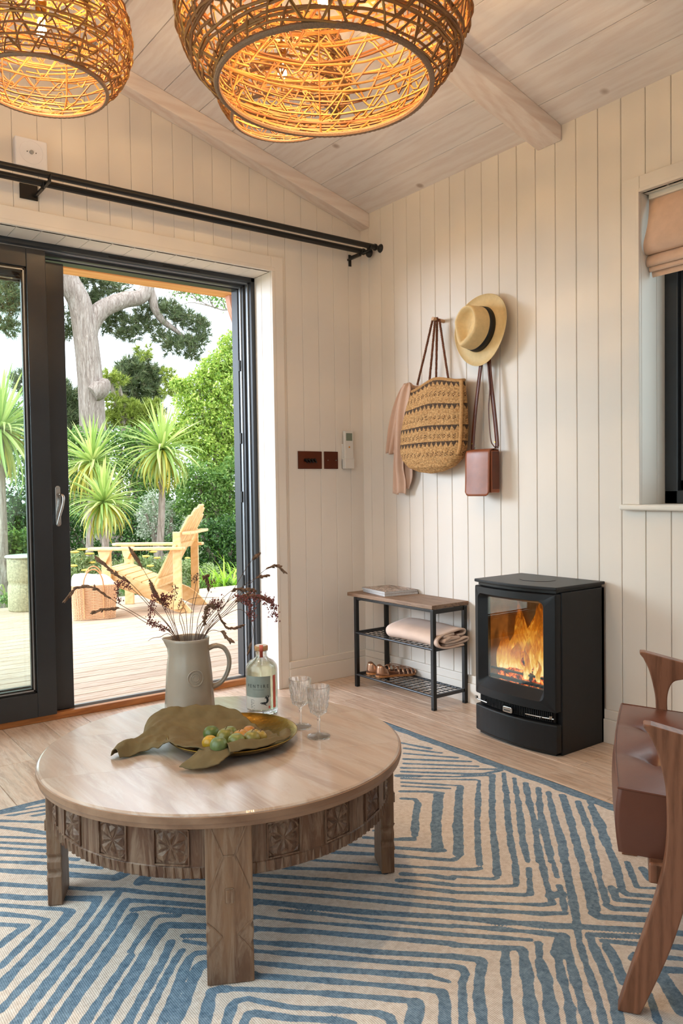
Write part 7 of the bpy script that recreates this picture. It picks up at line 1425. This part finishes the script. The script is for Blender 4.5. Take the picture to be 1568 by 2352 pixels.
# tall pine
pine = thing('pine_tree', (1.6862, 9, 2.0124), 'tall pine with a forked pale trunk and dark needles beyond the palms', 'tree')
MB().tube(cr(((1.7303, 9, 0.9805), (1.7038, 9, 1.6009), (1.6896, 9, 2.1497), (1.6651, 9, 2.832), (1.6115, 9, 3.4394), (1.5412, 9, 3.9047), (1.4387, 9, 4.1264), (1.3765, 9, 4.3182), (1.3959, 9, 4.5547), (1.5718, 9, 4.8516)), 6), list(np.linspace(0.2131, 0.17, 38)) + list(np.linspace(.16, .10, 17)), 20).build('trunk', BARK, pine, smooth=True)
MB().tube(cr(((1.6381, 9, 3.4082), (1.6841, 9, 3.5966), (1.8429, 9, 3.8333), (2.0369, 9, 3.9673), (2.2922, 9, 4.0833), (2.4998, 9, 4.1386), (2.6301, 9, 4.2692), (2.6879, 9, 4.4761), (2.7555, 9, 4.7707)), 6), np.linspace(.16, .10, 49), 14).build('bough', BARK, pine, smooth=True)
MB().tube(cr(((2.6559, 9, 4.4005), (2.7412, 9, 4.1632), (2.7828, 9, 3.99), (2.902, 9, 3.8248), (3.0245, 9, 3.7448), (3.1955, 9, 3.6396), (3.4312, 9, 3.406)), 6), np.linspace(.085, .03, 37), 10).build('bough', BARK, pine, smooth=True)
MB().tube(cr(((1.6288, 8.8, 2.502), (1.7404, 8.8, 2.5762), (1.7983, 8.8, 2.6816), (1.7795, 8.8, 2.7616)), 5), [.12, .13, .14, .145, .15, .15, .15, .145, .14, .13, .12, .11, .09, .07, .04, .002], 12).build('burr', BARK, pine, smooth=True)
V, F = tufts(((1.7263, 9.6, 4.4675, 0.1716, 0.208, 0.1456, 74), (1.9788, 9.6, 4.5044, 0.198, 0.24, 0.168, 99), (2.1593, 9.4, 4.3802, 0.1584, 0.192, 0.1344, 63), (1.9304, 9.8, 4.1807, 0.1716, 0.208, 0.1456, 74), (2.0947, 9.6, 4.1624, 0.132, 0.16, 0.112, 44), (2.2908, 9.4, 4.3272, 0.1056, 0.128, 0.0896, 28), (1.5641, 9.8, 3.9202, 0.1452, 0.176, 0.1232, 53), (1.5914, 9.8, 3.6031, 0.1452, 0.176, 0.1232, 53), (2.2739, 9.5, 3.9138, 0.1452, 0.176, 0.1232, 53), (2.402, 9.3, 3.7491, 0.1584, 0.192, 0.1344, 63), (2.1807, 9.6, 3.7549, 0.1452, 0.176, 0.1232, 53), (2.5336, 9.3, 3.5835, 0.1188, 0.144, 0.1008, 35), (2.323, 9.3, 3.5617, 0.1056, 0.128, 0.0896, 28), (2.5343, 9.4, 4.4692, 0.1056, 0.128, 0.0896, 28), (2.6739, 9.4, 4.5619, 0.132, 0.16, 0.112, 44), (2.7529, 9.4, 3.9887, 0.1452, 0.176, 0.1232, 53), (2.7485, 9.4, 3.8051, 0.1452, 0.176, 0.1232, 53), (2.8319, 9.2, 3.7071, 0.1188, 0.144, 0.1008, 35), (2.9418, 9.2, 4.0838, 0.1452, 0.176, 0.1232, 53), (3.0301, 9, 3.9842, 0.1716, 0.208, 0.1456, 74), (3.2813, 9, 3.9049, 0.1848, 0.224, 0.1568, 86), (3.522, 9, 3.822, 0.1716, 0.208, 0.1456, 74), (3.6428, 9, 3.7089, 0.1188, 0.144, 0.1008, 35), (2.9635, 9.1, 3.559, 0.132, 0.16, 0.112, 44), (3.0716, 9, 3.4087, 0.1716, 0.208, 0.1456, 74), (3.3353, 9, 3.4558, 0.1848, 0.224, 0.1568, 86), (3.5556, 9, 3.4919, 0.1452, 0.176, 0.1232, 53), (3.4287, 9, 3.2949, 0.1188, 0.144, 0.1008, 35), (3.0131, 9.2, 4.7862, 0.1452, 0.176, 0.1232, 53), (2.8831, 9.3, 4.7163, 0.132, 0.16, 0.112, 44), (0.5524, 9, 4.1646, 0.2376, 0.288, 0.2016, 142), (0.4212, 9, 3.827, 0.2376, 0.288, 0.2016, 142), (0.6352, 9, 3.7903, 0.1716, 0.208, 0.1456, 74), (0.4721, 9, 3.4497, 0.1584, 0.192, 0.1344, 63), (0.6489, 9, 4.3073, 0.198, 0.24, 0.168, 99), (1.0671, 9.5, 4.0775, 0.264, 0.32, 0.224, 176), (1.1908, 9.5, 3.683, 0.2376, 0.288, 0.2016, 142)), 26, .11, .0045)
tag(mesh_np('needles', V, F, ML['pine'], pine), kind='stuff')
# bare-twigged branch at the top right
_bp = (3.3163, 7, 3.7422)
tw_ = thing('slender_tree', (_bp[0] + 1.3, 7.0, -0.16), 'slender tree whose fine bare branch crosses the sky at the upper right of the doorway', 'tree')
m = MB()
for pts in (((3.3163, 7, 3.7422), (3.0212, 7, 3.6287), (2.8078, 7, 3.6465), (2.5657, 7, 3.7094), (2.3302, 7, 3.7891), (2.0677, 7, 3.8561)), ((2.8783, 7, 3.6364), (2.6682, 7, 3.6603), (2.4623, 7, 3.6652), (2.2593, 7, 3.6087)), ((2.5657, 7, 3.7094), (2.4655, 7, 3.8074), (2.3999, 7, 3.9029)), ((2.8078, 7, 3.6465), (2.7402, 7, 3.7633), (2.6738, 7, 3.9104)), ((3.0212, 7, 3.6287), (2.9523, 7, 3.7595), (2.8839, 7, 3.8893)), ((2.3302, 7, 3.7891), (2.1962, 7, 3.7466), (2.0955, 7, 3.6485))): m.tube(cr(pts, 5), np.linspace(.012, .003, (len(pts) - 1) * 5 + 1), 5)
m.build('twigs', BARK, tw_)
MB().tube(cr([(_bp[0] + 1.3, 7.0, -.16), (_bp[0] + 1.25, 7.0, 1.5), (_bp[0] + 1.1, 7.0, 2.8), (_bp[0] + .6, 7.0, _bp[2] - .15), _bp], 6), np.linspace(.08, .012, 25), 8).build('trunk', BARK, tw_, smooth=True)
V, F = leaves(((2.4671, 7, 3.8816, 0.22, 0.2, 0.16, 160), (2.6724, 7, 3.8479, 0.22, 0.2, 0.16, 160), (2.8822, 7, 3.8134, 0.22, 0.2, 0.16, 140), (2.3325, 7, 3.8934, 0.22, 0.2, 0.16, 120), (3.0243, 7, 3.7688, 0.22, 0.2, 0.16, 120), (3.1367, 7, 3.943, 0.22, 0.2, 0.16, 160), (2.1999, 7, 3.9051, 0.22, 0.2, 0.16, 60)), .055); tag(mesh_np('foliage', V, F, ML['green'], tw_), kind='stuff')
def shrub(name, kind, lst, size, label, cat='shrub', group=None, stems=True, aspect=.45, dens=1.0, trunk_z=-.16):
    c0 = np.mean([q[:3] for q in lst], 0); o = thing(name, (float(c0[0]), float(c0[1]), trunk_z), label, cat, group)
    V, F = leaves([q[:6] + (q[6] * dens,) for q in lst], size, aspect); tag(mesh_np('foliage', V, F, ML[kind], o), kind='stuff')
    if stems:
        m = MB()
        for q in lst[:6]: m.tube(cr([(c0[0], c0[1], trunk_z), ((c0[0] + q[0]) / 2 + .05, (c0[1] + q[1]) / 2, (trunk_z + q[2]) / 2), (q[0], q[1], q[2])], 5), np.linspace(.05, .015, 11), 6)
        m.build('stems', BARK, o)
    return o
def tuft_tree(name, kind, lst, label, nn, ln, wd):
    c0 = np.mean([q[:3] for q in lst], 0); o = thing(name, (float(c0[0]), float(c0[1]), -.16), label, 'tree')
    V, F = tufts(lst, nn, ln, wd); tag(mesh_np('foliage', V, F, ML[kind], o), kind='stuff')
    m = MB()
    for q in lst[:7]: m.tube(cr([(c0[0], c0[1], -.16), ((c0[0] + q[0]) / 2 + .1, (c0[1] + q[1]) / 2, (q[2]) / 2), (q[0], q[1], q[2])], 5), np.linspace(.14, .03, 11), 7)
    m.build('trunk', BARK, o); return o
tuft_tree('conifer', 'pine', ((3.5471, 12, 3.428, 0.255, 0.27, 0.21, 90), (3.8241, 12, 3.4051, 0.238, 0.252, 0.196, 78), (3.3607, 12, 3.2396, 0.238, 0.252, 0.196, 78), (4.055, 12, 3.1993, 0.221, 0.234, 0.182, 67), (3.6297, 12, 3.0388, 0.289, 0.306, 0.238, 115), (3.9537, 12, 2.9254, 0.255, 0.27, 0.21, 90), (3.3092, 12, 2.9753, 0.187, 0.198, 0.154, 48), (4.1069, 12, 3.3817, 0.153, 0.162, 0.126, 32), (3.7837, 12, 3.6669, 0.153, 0.162, 0.126, 32), (3.6665, 12, 2.6443, 0.255, 0.27, 0.21, 90), (3.9938, 12, 2.6152, 0.221, 0.234, 0.182, 67)), 'grey green rounded conifer in the middle distance', 26, .15, .007)
tuft_tree('cypress', 'cyp', ((2.7198, 11, 3.1159, 0.136, 0.128, 0.096, 25), (2.8847, 11, 3.0468, 0.153, 0.144, 0.108, 32), (2.8078, 11, 2.6371, 0.221, 0.208, 0.156, 67), (3.1254, 11, 2.4897, 0.255, 0.24, 0.18, 90), (3.4722, 11, 2.464, 0.238, 0.224, 0.168, 78), (2.9522, 11, 2.3595, 0.238, 0.224, 0.168, 78), (3.2922, 11, 2.2494, 0.238, 0.224, 0.168, 78), (3.5823, 11, 2.6359, 0.153, 0.144, 0.108, 32), (3.3093, 11, 3.6936, 0.068, 0.064, 0.048, 6), (3.3585, 11, 3.5746, 0.0765, 0.072, 0.054, 8), (3.5458, 11, 3.7157, 0.0595, 0.056, 0.042, 4), (3.4987, 11, 3.587, 0.068, 0.064, 0.048, 6), (3.8928, 11, 3.2427, 0.136, 0.128, 0.096, 25), (4.0251, 11, 3.0405, 0.153, 0.144, 0.108, 32), (4.1125, 11, 2.8333, 0.153, 0.144, 0.108, 32), (3.885, 11, 2.9047, 0.119, 0.112, 0.084, 19), (2.701, 11, 2.3492, 0.17, 0.16, 0.12, 40)), 'yellow green cypress with feathery sprays behind the palms', 22, .10, .008)
tuft_tree('conifer', 'pine', ((2.3105, 12, 2.8729, 0.204, 0.216, 0.168, 57), (2.222, 12, 2.6592, 0.238, 0.252, 0.196, 78), (2.3857, 12, 2.5415, 0.221, 0.234, 0.182, 67), (2.255, 12, 2.3264, 0.255, 0.27, 0.21, 90), (2.505, 12, 2.2513, 0.221, 0.234, 0.182, 67), (2.9815, 12, 2.3107, 0.187, 0.198, 0.154, 48), (2.8448, 12, 2.0916, 0.204, 0.216, 0.168, 57), (2.1478, 12, 2.988, 0.17, 0.18, 0.14, 40), (1.9009, 12, 2.8899, 0.255, 0.27, 0.21, 90), (1.5076, 12, 3.028, 0.255, 0.27, 0.21, 90)), 'dark conifer low behind the pine trunk, left side', 24, .15, .007)
shrub('laurel_shrub', 'laurel', ((2.6956, 6.3, 2.9931, 0.168, 0.165, 0.156, 855), (2.5557, 6.3, 2.7429, 0.2016, 0.198, 0.1872, 1231), (2.7903, 6.3, 2.6425, 0.2352, 0.231, 0.2184, 1675), (2.3547, 6.3, 2.6089, 0.168, 0.165, 0.156, 855), (2.1887, 6.3, 2.4219, 0.1792, 0.176, 0.1664, 972), (2.4813, 6.3, 2.3825, 0.2688, 0.264, 0.2496, 2188), (2.7457, 6.3, 2.1595, 0.308, 0.3025, 0.286, 2873), (2.023, 6.3, 2.1228, 0.1904, 0.187, 0.1768, 1098), (2.2771, 6.3, 2.0479, 0.2576, 0.253, 0.2392, 2010), (2.5363, 6.3, 1.8518, 0.2912, 0.286, 0.2704, 2568), (1.9843, 6.3, 1.8041, 0.2016, 0.198, 0.1872, 1231), (2.1717, 6.3, 1.6645, 0.2464, 0.242, 0.2288, 1839), (2.7684, 6.3, 1.6188, 0.28, 0.275, 0.26, 2375), (2.3943, 6.3, 1.4336, 0.2912, 0.286, 0.2704, 2568), (1.8266, 6.3, 1.7133, 0.1456, 0.143, 0.1352, 642), (1.8733, 6.3, 2.4007, 0.1008, 0.099, 0.0936, 307), (1.9968, 6.3, 2.3515, 0.112, 0.11, 0.104, 380), (2.9053, 6.3, 3.1941, 0.1344, 0.132, 0.1248, 547), (3.0274, 6.3, 2.3566, 0.336, 0.33, 0.312, 3420)), .050, 'tall yellow green laurel shrub filling the right of the doorway', stems=True)
shrub('evergreen_shrub', 'green', ((2.3809, 5.8, 1.1292, 0.2392, 0.23, 0.23, 1311), (2.1259, 5.8, 1.0744, 0.2288, 0.22, 0.22, 1200), (1.8819, 5.8, 1.1872, 0.1872, 0.18, 0.18, 803), (2.4707, 5.8, 0.7848, 0.2392, 0.23, 0.23, 1311), (2.1812, 5.8, 0.7357, 0.2392, 0.23, 0.23, 1311), (1.9354, 5.8, 0.8539, 0.1872, 0.18, 0.18, 803), (1.7577, 5.8, 1.0227, 0.1352, 0.13, 0.13, 419), (2.5812, 5.8, 1.3585, 0.208, 0.2, 0.2, 992), (1.6924, 5.8, 0.7771, 0.1352, 0.13, 0.13, 419)), .05, 'mid green glossy shrub below the laurel, right of the chair back')
shrub('evergreen_shrub', 'dark', ((2.098, 5.2, 0.4787, 0.2112, 0.198, 0.22, 1200), (1.8579, 5.2, 0.4367, 0.2016, 0.189, 0.21, 1093), (1.6545, 5.2, 0.4466, 0.1632, 0.153, 0.17, 716), (2.0318, 5.2, 0.2146, 0.192, 0.18, 0.2, 992), (1.794, 5.2, 0.2029, 0.1824, 0.171, 0.19, 895), (2.1508, 5.2, 0.0994, 0.1632, 0.153, 0.17, 716), (1.454, 5.2, 0.3534, 0.144, 0.135, 0.15, 558), (1.2881, 5.2, 0.3626, 0.1248, 0.117, 0.13, 419), (1.562, 5.2, 0.1398, 0.1248, 0.117, 0.13, 419), (1.8787, 5.2, 0.0386, 0.1152, 0.108, 0.12, 357)), .045, 'dark green low shrub at the right edge behind the chair')
shrub('mixed_hedge', 'green', ((1.0052, 8.2, 1.6816, 0.2312, 0.17, 0.2108, 554), (1.2276, 8.2, 1.7498, 0.204, 0.15, 0.186, 432), (1.5834, 8.2, 1.6937, 0.2448, 0.18, 0.2232, 622), (1.8534, 8.2, 1.7651, 0.2312, 0.17, 0.2108, 554), (2.1293, 8.2, 1.7718, 0.2448, 0.18, 0.2232, 622), (2.3786, 8.2, 1.8453, 0.2312, 0.17, 0.2108, 554), (2.6294, 8.2, 1.7158, 0.2312, 0.17, 0.2108, 554), (1.7103, 8.2, 1.4354, 0.272, 0.2, 0.248, 768), (2.0501, 8.2, 1.3716, 0.2992, 0.22, 0.2728, 929), (2.4018, 8.2, 1.3056, 0.272, 0.2, 0.248, 768), (2.7679, 8.2, 1.306, 0.2312, 0.17, 0.2108, 554), (1.1845, 8.2, 1.3041, 0.2992, 0.22, 0.2728, 929), (1.0486, 8.2, 0.9247, 0.2992, 0.22, 0.2728, 929), (1.5015, 8.2, 1.0457, 0.2992, 0.22, 0.2728, 929), (1.9713, 8.2, 0.9738, 0.2992, 0.22, 0.2728, 929), (2.3207, 8.2, 0.9009, 0.2992, 0.22, 0.2728, 929), (2.6842, 8.2, 0.8941, 0.272, 0.2, 0.248, 768), (0.4666, 8.2, 1.9144, 0.2992, 0.22, 0.2728, 929), (0.6985, 8.2, 1.6751, 0.34, 0.25, 0.31, 1200), (0.2375, 8.2, 2.027, 0.272, 0.2, 0.248, 768), (0.3369, 8.2, 1.4247, 0.34, 0.25, 0.31, 1200), (0.7446, 8.2, 1.1171, 0.34, 0.25, 0.31, 1200)), .06, 'leafy mid green hedge across the back of the garden')
shrub('mixed_hedge', 'dark', ((0.4761, 6.6, 0.6103, 0.224, 0.16, 0.208, 800), (0.6924, 6.6, 0.5468, 0.2016, 0.144, 0.1872, 648), (1.4455, 6.6, 0.688, 0.2016, 0.144, 0.1872, 648), (1.2052, 6.6, 0.5821, 0.2016, 0.144, 0.1872, 648), (1.3176, 6.6, 0.3489, 0.2016, 0.144, 0.1872, 648), (1.5572, 6.6, 0.2783, 0.2016, 0.144, 0.1872, 648), (1.8748, 6.6, 0.5563, 0.1904, 0.136, 0.1768, 578), (1.9315, 6.6, 0.2577, 0.1904, 0.136, 0.1768, 578), (0.5217, 6.6, 0.2809, 0.2016, 0.144, 0.1872, 648), (0.7957, 6.6, 0.2371, 0.168, 0.12, 0.156, 450), (1.0791, 6.6, 0.1917, 0.1904, 0.136, 0.1768, 578), (0.0138, 6.6, 0.8922, 0.28, 0.2, 0.26, 1250), (-0.1904, 6.6, 0.7404, 0.2464, 0.176, 0.2288, 968), (0.2121, 6.6, 0.6205, 0.28, 0.2, 0.26, 1250), (-0.0478, 6.6, 0.4725, 0.2464, 0.176, 0.2288, 968), (-0.2479, 6.6, 0.4302, 0.224, 0.16, 0.208, 800), (0.2559, 6.6, 0.2965, 0.2464, 0.176, 0.2288, 968), (1.613, 6.6, 0.042, 0.1904, 0.136, 0.1768, 578), (1.3107, 6.6, 0.0627, 0.1904, 0.136, 0.1768, 578), (2.0544, 6.6, 0.0117, 0.1568, 0.112, 0.1456, 392)), .05, 'dark green undergrowth beneath the palms')
shrub('variegated_shrub', 'white', ((1.3316, 5.9, 0.8667, 0.14, 0.112, 0.14, 431), (1.2425, 5.9, 0.7074, 0.14, 0.112, 0.14, 431), (1.4429, 5.9, 0.701, 0.14, 0.112, 0.14, 431), (1.5903, 5.9, 0.7512, 0.12, 0.096, 0.12, 316), (1.324, 5.9, 0.5425, 0.14, 0.112, 0.14, 431), (1.5259, 5.9, 0.5067, 0.12, 0.096, 0.12, 316), (1.2092, 5.9, 0.4936, 0.1, 0.08, 0.1, 220)), .032, 'white flecked variegated shrub behind the chair back')
shrub('border_planting', 'pale', ((-0.0836, 4.5, 0.2999, 0.126, 0.084, 0.112, 470), (0.0897, 4.5, 0.2441, 0.126, 0.084, 0.112, 470), (0.4762, 4.5, 0.2163, 0.117, 0.078, 0.104, 405), (0.666, 4.5, 0.2026, 0.126, 0.084, 0.112, 470), (0.8861, 4.5, 0.1868, 0.126, 0.084, 0.112, 470), (1.1128, 4.5, 0.1468, 0.117, 0.078, 0.104, 405), (1.373, 4.5, 0.0795, 0.117, 0.078, 0.104, 405), (-0.1094, 4.5, 0.1286, 0.126, 0.084, 0.112, 470), (0.1519, 4.5, 0.063, 0.126, 0.084, 0.112, 470), (0.5667, 4.5, 0.0504, 0.126, 0.084, 0.112, 470), (0.9573, 4.5, 0.0178, 0.126, 0.084, 0.112, 470), (0.2904, 4.5, 0.1851, 0.117, 0.078, 0.104, 405), (0.7597, 4.5, 0.0574, 0.108, 0.072, 0.096, 345), (1.2135, 4.5, 0.0202, 0.108, 0.072, 0.096, 345)), .04, 'pale feathery border planting along the far edge of the deck', 'plant', stems=False)
shrub('border_planting', 'green', ((-0.7053, 4.7, 0.4555, 0.1632, 0.102, 0.153, 635), (-0.5638, 4.7, 0.4897, 0.1632, 0.102, 0.153, 635), (-0.381, 4.7, 0.3933, 0.1824, 0.114, 0.171, 794), (-0.6711, 4.7, 0.2422, 0.1824, 0.114, 0.171, 794), (-0.5106, 4.7, 0.1873, 0.1728, 0.108, 0.162, 712), (-0.3026, 4.7, 0.171, 0.1632, 0.102, 0.153, 635), (-0.8276, 4.7, 0.2958, 0.1824, 0.114, 0.171, 794), (-0.2153, 4.7, 0.2517, 0.1152, 0.072, 0.108, 316)), .05, 'bright green border planting seen through the left glass', 'plant', stems=False)
shrub('clipped_ground_cover', 'green', ((-0.1182, 4.1, 0.0307, 0.088, 0.055, 0.0484, 290), (0.3118, 4.1, 0.0209, 0.088, 0.055, 0.0484, 290), (0.6777, 4.1, 0.0099, 0.088, 0.055, 0.0484, 290), (1.0651, 4.1, -0.0017, 0.088, 0.055, 0.0484, 290), (1.3707, 4.1, -0.0144, 0.088, 0.055, 0.0484, 290), (-0.787, 4.1, 0.0416, 0.104, 0.065, 0.0572, 405), (-0.4813, 4.1, 0.0401, 0.104, 0.065, 0.0572, 405)), .035, 'low green ground cover spilling against the deck edge', 'plant', stems=False)
# yarrow: flat yellow heads on stems
YEL = m_plain('yarrow_yellow', '#e3bf5c', 0.9, var=0.2, scale=200, bump=.5); GST = m_plain('green_stem', '#7c9450', 0.7)
_yl = ((-0.1912, 4.2, 0.4191, 11), (-0.0324, 4.45, 0.4209, 13), (0.0041, 4.7, 0.3027, 12), (-0.211, 4.2, 0.2873, 10), (0.0316, 4.45, 0.3736, 11), (-0.0442, 4.7, 0.1418, 12), (-0.0957, 4.2, 0.2371, 10), (0.6504, 4.45, 0.435, 12), (0.8133, 4.7, 0.3287, 11), (0.5189, 4.2, 0.3316, 10), (0.7432, 4.45, 0.2832, 9), (0.6662, 4.7, 0.3657, 9), (0.5629, 4.2, 0.2316, 10), (0.4596, 4.45, 0.3558, 8), (0.6048, 4.7, 0.2392, 9), (0.2717, 4.2, 0.4166, 8), (0.9147, 4.45, 0.2534, 8), (1.211, 4.7, 0.2364, 8), (0.4923, 4.2, 0.184, 10), (0.06, 4.45, 0.2847, 9), (0.4982, 4.7, 0.2004, 7))
_lf = sorted([q for q in _yl if q[0] < _yl[0][0] + 0.45], key=lambda q: -q[2]); _rt = sorted([q for q in _yl if q not in _lf], key=lambda q: -q[2])
_ord = ['topmost', 'second', 'third', 'fourth', 'fifth', 'sixth', 'seventh', 'eighth', 'ninth', 'tenth', 'eleventh', 'twelfth', 'thirteenth', 'fourteenth']
for k, (x, y, z, s) in enumerate(_yl):
    _g = _lf if (x, y, z, s) in _lf else _rt
    _lab = 'flat yellow yarrow head %s, %s from the top' % ('left of the garden chair' if _g is _lf else 'seen under the garden chair arm', _ord[_g.index((x, y, z, s))])
    r = s * .0038; o = thing('yarrow_flower', (x, y, -.16), _lab.replace('topmost from the top', 'the highest'), 'flower', 'yarrow flowers beyond the deck')
    MB().tube([(x, y, -.16), (x + .01, y, z / 2), (x, y, z)], .003, 5).build('stem', GST, o)
    MB().lathe([(0, -.012), (r * .5, -.008), (r, 0), (r * .9, .008), (r * .4, .013), (0, .014)], (x, y, z), 14, lambda q, zz, a: q * (1 + .15 * math.sin(5 * a + k))).build('flower_head', YEL, o, smooth=True)
# strap leaves: one mesh per kind, each leaf an object of its own
def strap_mesh(name, L_, W_, bend, mat, fold=.18, n=9):
    P = np.zeros((n, 3, 3))
    for i in range(n):
        t_ = i / (n - 1); ang = bend * t_ ** 1.6; 
        s = t_ * L_; x = np.trapz(np.cos(bend * np.linspace(0, t_, 12) ** 1.6), dx=s / 11) if t_ > 0 else 0; z = -np.trapz(np.sin(bend * np.linspace(0, t_, 12) ** 1.6), dx=s / 11) if t_ > 0 else 0
        w = W_ * (0.55 + 1.2 * t_ - 1.7 * t_ * t_) if t_ < 1 else 0.0004; w = max(w, .0005)
        P[i] = [(x, -w, z + w * fold * 2), (x, 0, z), (x, w, z + w * fold * 2)]
    me = bpy.data.meshes.new(name); a, b = n, 3; f = [(i * 3 + j, (i + 1) * 3 + j, (i + 1) * 3 + j + 1, i * 3 + j + 1) for i in range(n - 1) for j in range(2)]
    me.from_pydata(P.reshape(-1, 3).tolist(), [], f); me.update(); me.materials.append(mat); return me
CORD = [m_leaf('cordyline_leaf', ((0, '#8fae5a'), (.4, '#b4cc72'), (.8, '#d9df92'), (1, '#7aa04a')), .4, .3), m_leaf('cordyline_old_leaf', ((0, '#b3aa45'), (.5, '#d6c65a'), (1, '#9aa84a')), .5, .3)]
def cordyline(cx, cy, cz, L_, n, label, base, lean=0.0, seed=1, wid=.014):
    R = random.Random(seed); o = thing('cordyline_palm', (base[0], base[1], -.16), label, 'palm tree', 'cordyline palms beyond the deck'); org = Vector(ORG[o.name])
    MB().tube(cr([(base[0], base[1], -.16), ((base[0] + cx) / 2 + lean, (base[1] + cy) / 2, (cz - .16) / 2), (cx, cy, cz - .02)], 6), np.linspace(.045, .032, 13), 10).build('trunk', BARK, o, smooth=True)
    mesh = [strap_mesh('leaf', 1, wid / L_, b, CORD[0]) for b in (.15, .5, 1.0, 1.5)] + [strap_mesh('leaf', 1, wid / L_, b, CORD[1]) for b in (1.2, 1.7)]
    for k in range(n):
        u = (k + .5) / n; el = PI / 2 - u ** .8 * 2.55 + R.uniform(-.12, .12); az = k * 2.39996 + R.uniform(-.2, .2)
        idx = 0 if u < .15 else 1 if u < .4 else 2 if u < .65 else R.choice((2, 3, 4, 4, 5, 5))
        q = bpy.data.objects.new('leaf', mesh[idx]); COL.objects.link(q); q.parent = o; sc_ = L_ * R.uniform(.82, 1.08)
        q.matrix_local = Matrix.Translation(Vector((cx, cy, cz)) - org) @ Matrix.Rotation(az, 4, 'Z') @ Matrix.Rotation(-el, 4, 'Y') @ Matrix.Rotation(R.uniform(-.4, .4), 4, 'X') @ Matrix.Scale(sc_, 4)
def basexy(p): return p
cordyline(0.3814, 5.3, 1.3142, 0.539, 170, 'cordyline palm at the left of the doorway, upper crown of yellow green leaves', (0.2948, 5.3), 0, 1, 0.019)
cordyline(1.073, 5, 1.4559, 0.579, 170, 'cordyline palm at the centre with a slim leaning trunk', (0.9584, 5), 0.03, 2, 0.02)
cordyline(0.2259, 4.55, 0.8757, 0.4613, 170, 'cordyline palm low in front, its crown just above the chair arm', (0.2418, 4.55), 0, 3, 0.018)
cordyline(-0.7379, 4.6, 1.5996, 0.6807, 170, 'large cordyline palm seen through the left glass pane', (-0.7337, 4.6), 0, 4, 0.021)
# grassy clumps at the deck edge
def clump(cx, cy, n, L_, label, seed, mat=None):
    R = random.Random(seed); o = thing('day_lily', (cx, cy, -.16), label, 'plant', 'strap leaved clumps by the deck'); org = Vector(ORG[o.name]); mt = mat or CLM
    mesh = [strap_mesh('leaf', 1, .013 / L_, b, mt) for b in (.7, 1.3, 1.9)]
    for k in range(n):
        q = bpy.data.objects.new('leaf', R.choice(mesh)); COL.objects.link(q); q.parent = o
        q.matrix_local = Matrix.Translation(Vector((R.uniform(-.06, .06), R.uniform(-.06, .06), 0))) @ Matrix.Rotation(R.uniform(0, 6.28), 4, 'Z') @ Matrix.Rotation(-R.uniform(.75, 1.45), 4, 'Y') @ Matrix.Scale(L_ * R.uniform(.7, 1.1), 4)
CLM = m_leaf('day_lily_leaf', ((0, '#9ccf3a'), (.5, '#bfe25a'), (1, '#7fb52e')), .4, .35)
clump(*(1.4078, 4.15), 44, .50, 'bright green strap leaved clump by the deck, right of the chair', 2)
clump(*(1.2681, 4.3), 34, .40, 'smaller bright clump behind the chair rear leg', 3)
clump(*(1.7986, 4.6), 40, .62, 'taller bright strap leaved clump beside the door jamb', 4)
clump(*(-0.6988, 4.6), 40, .60, 'dark strap leaved clump behind the drum stool', 5, CORD[0])
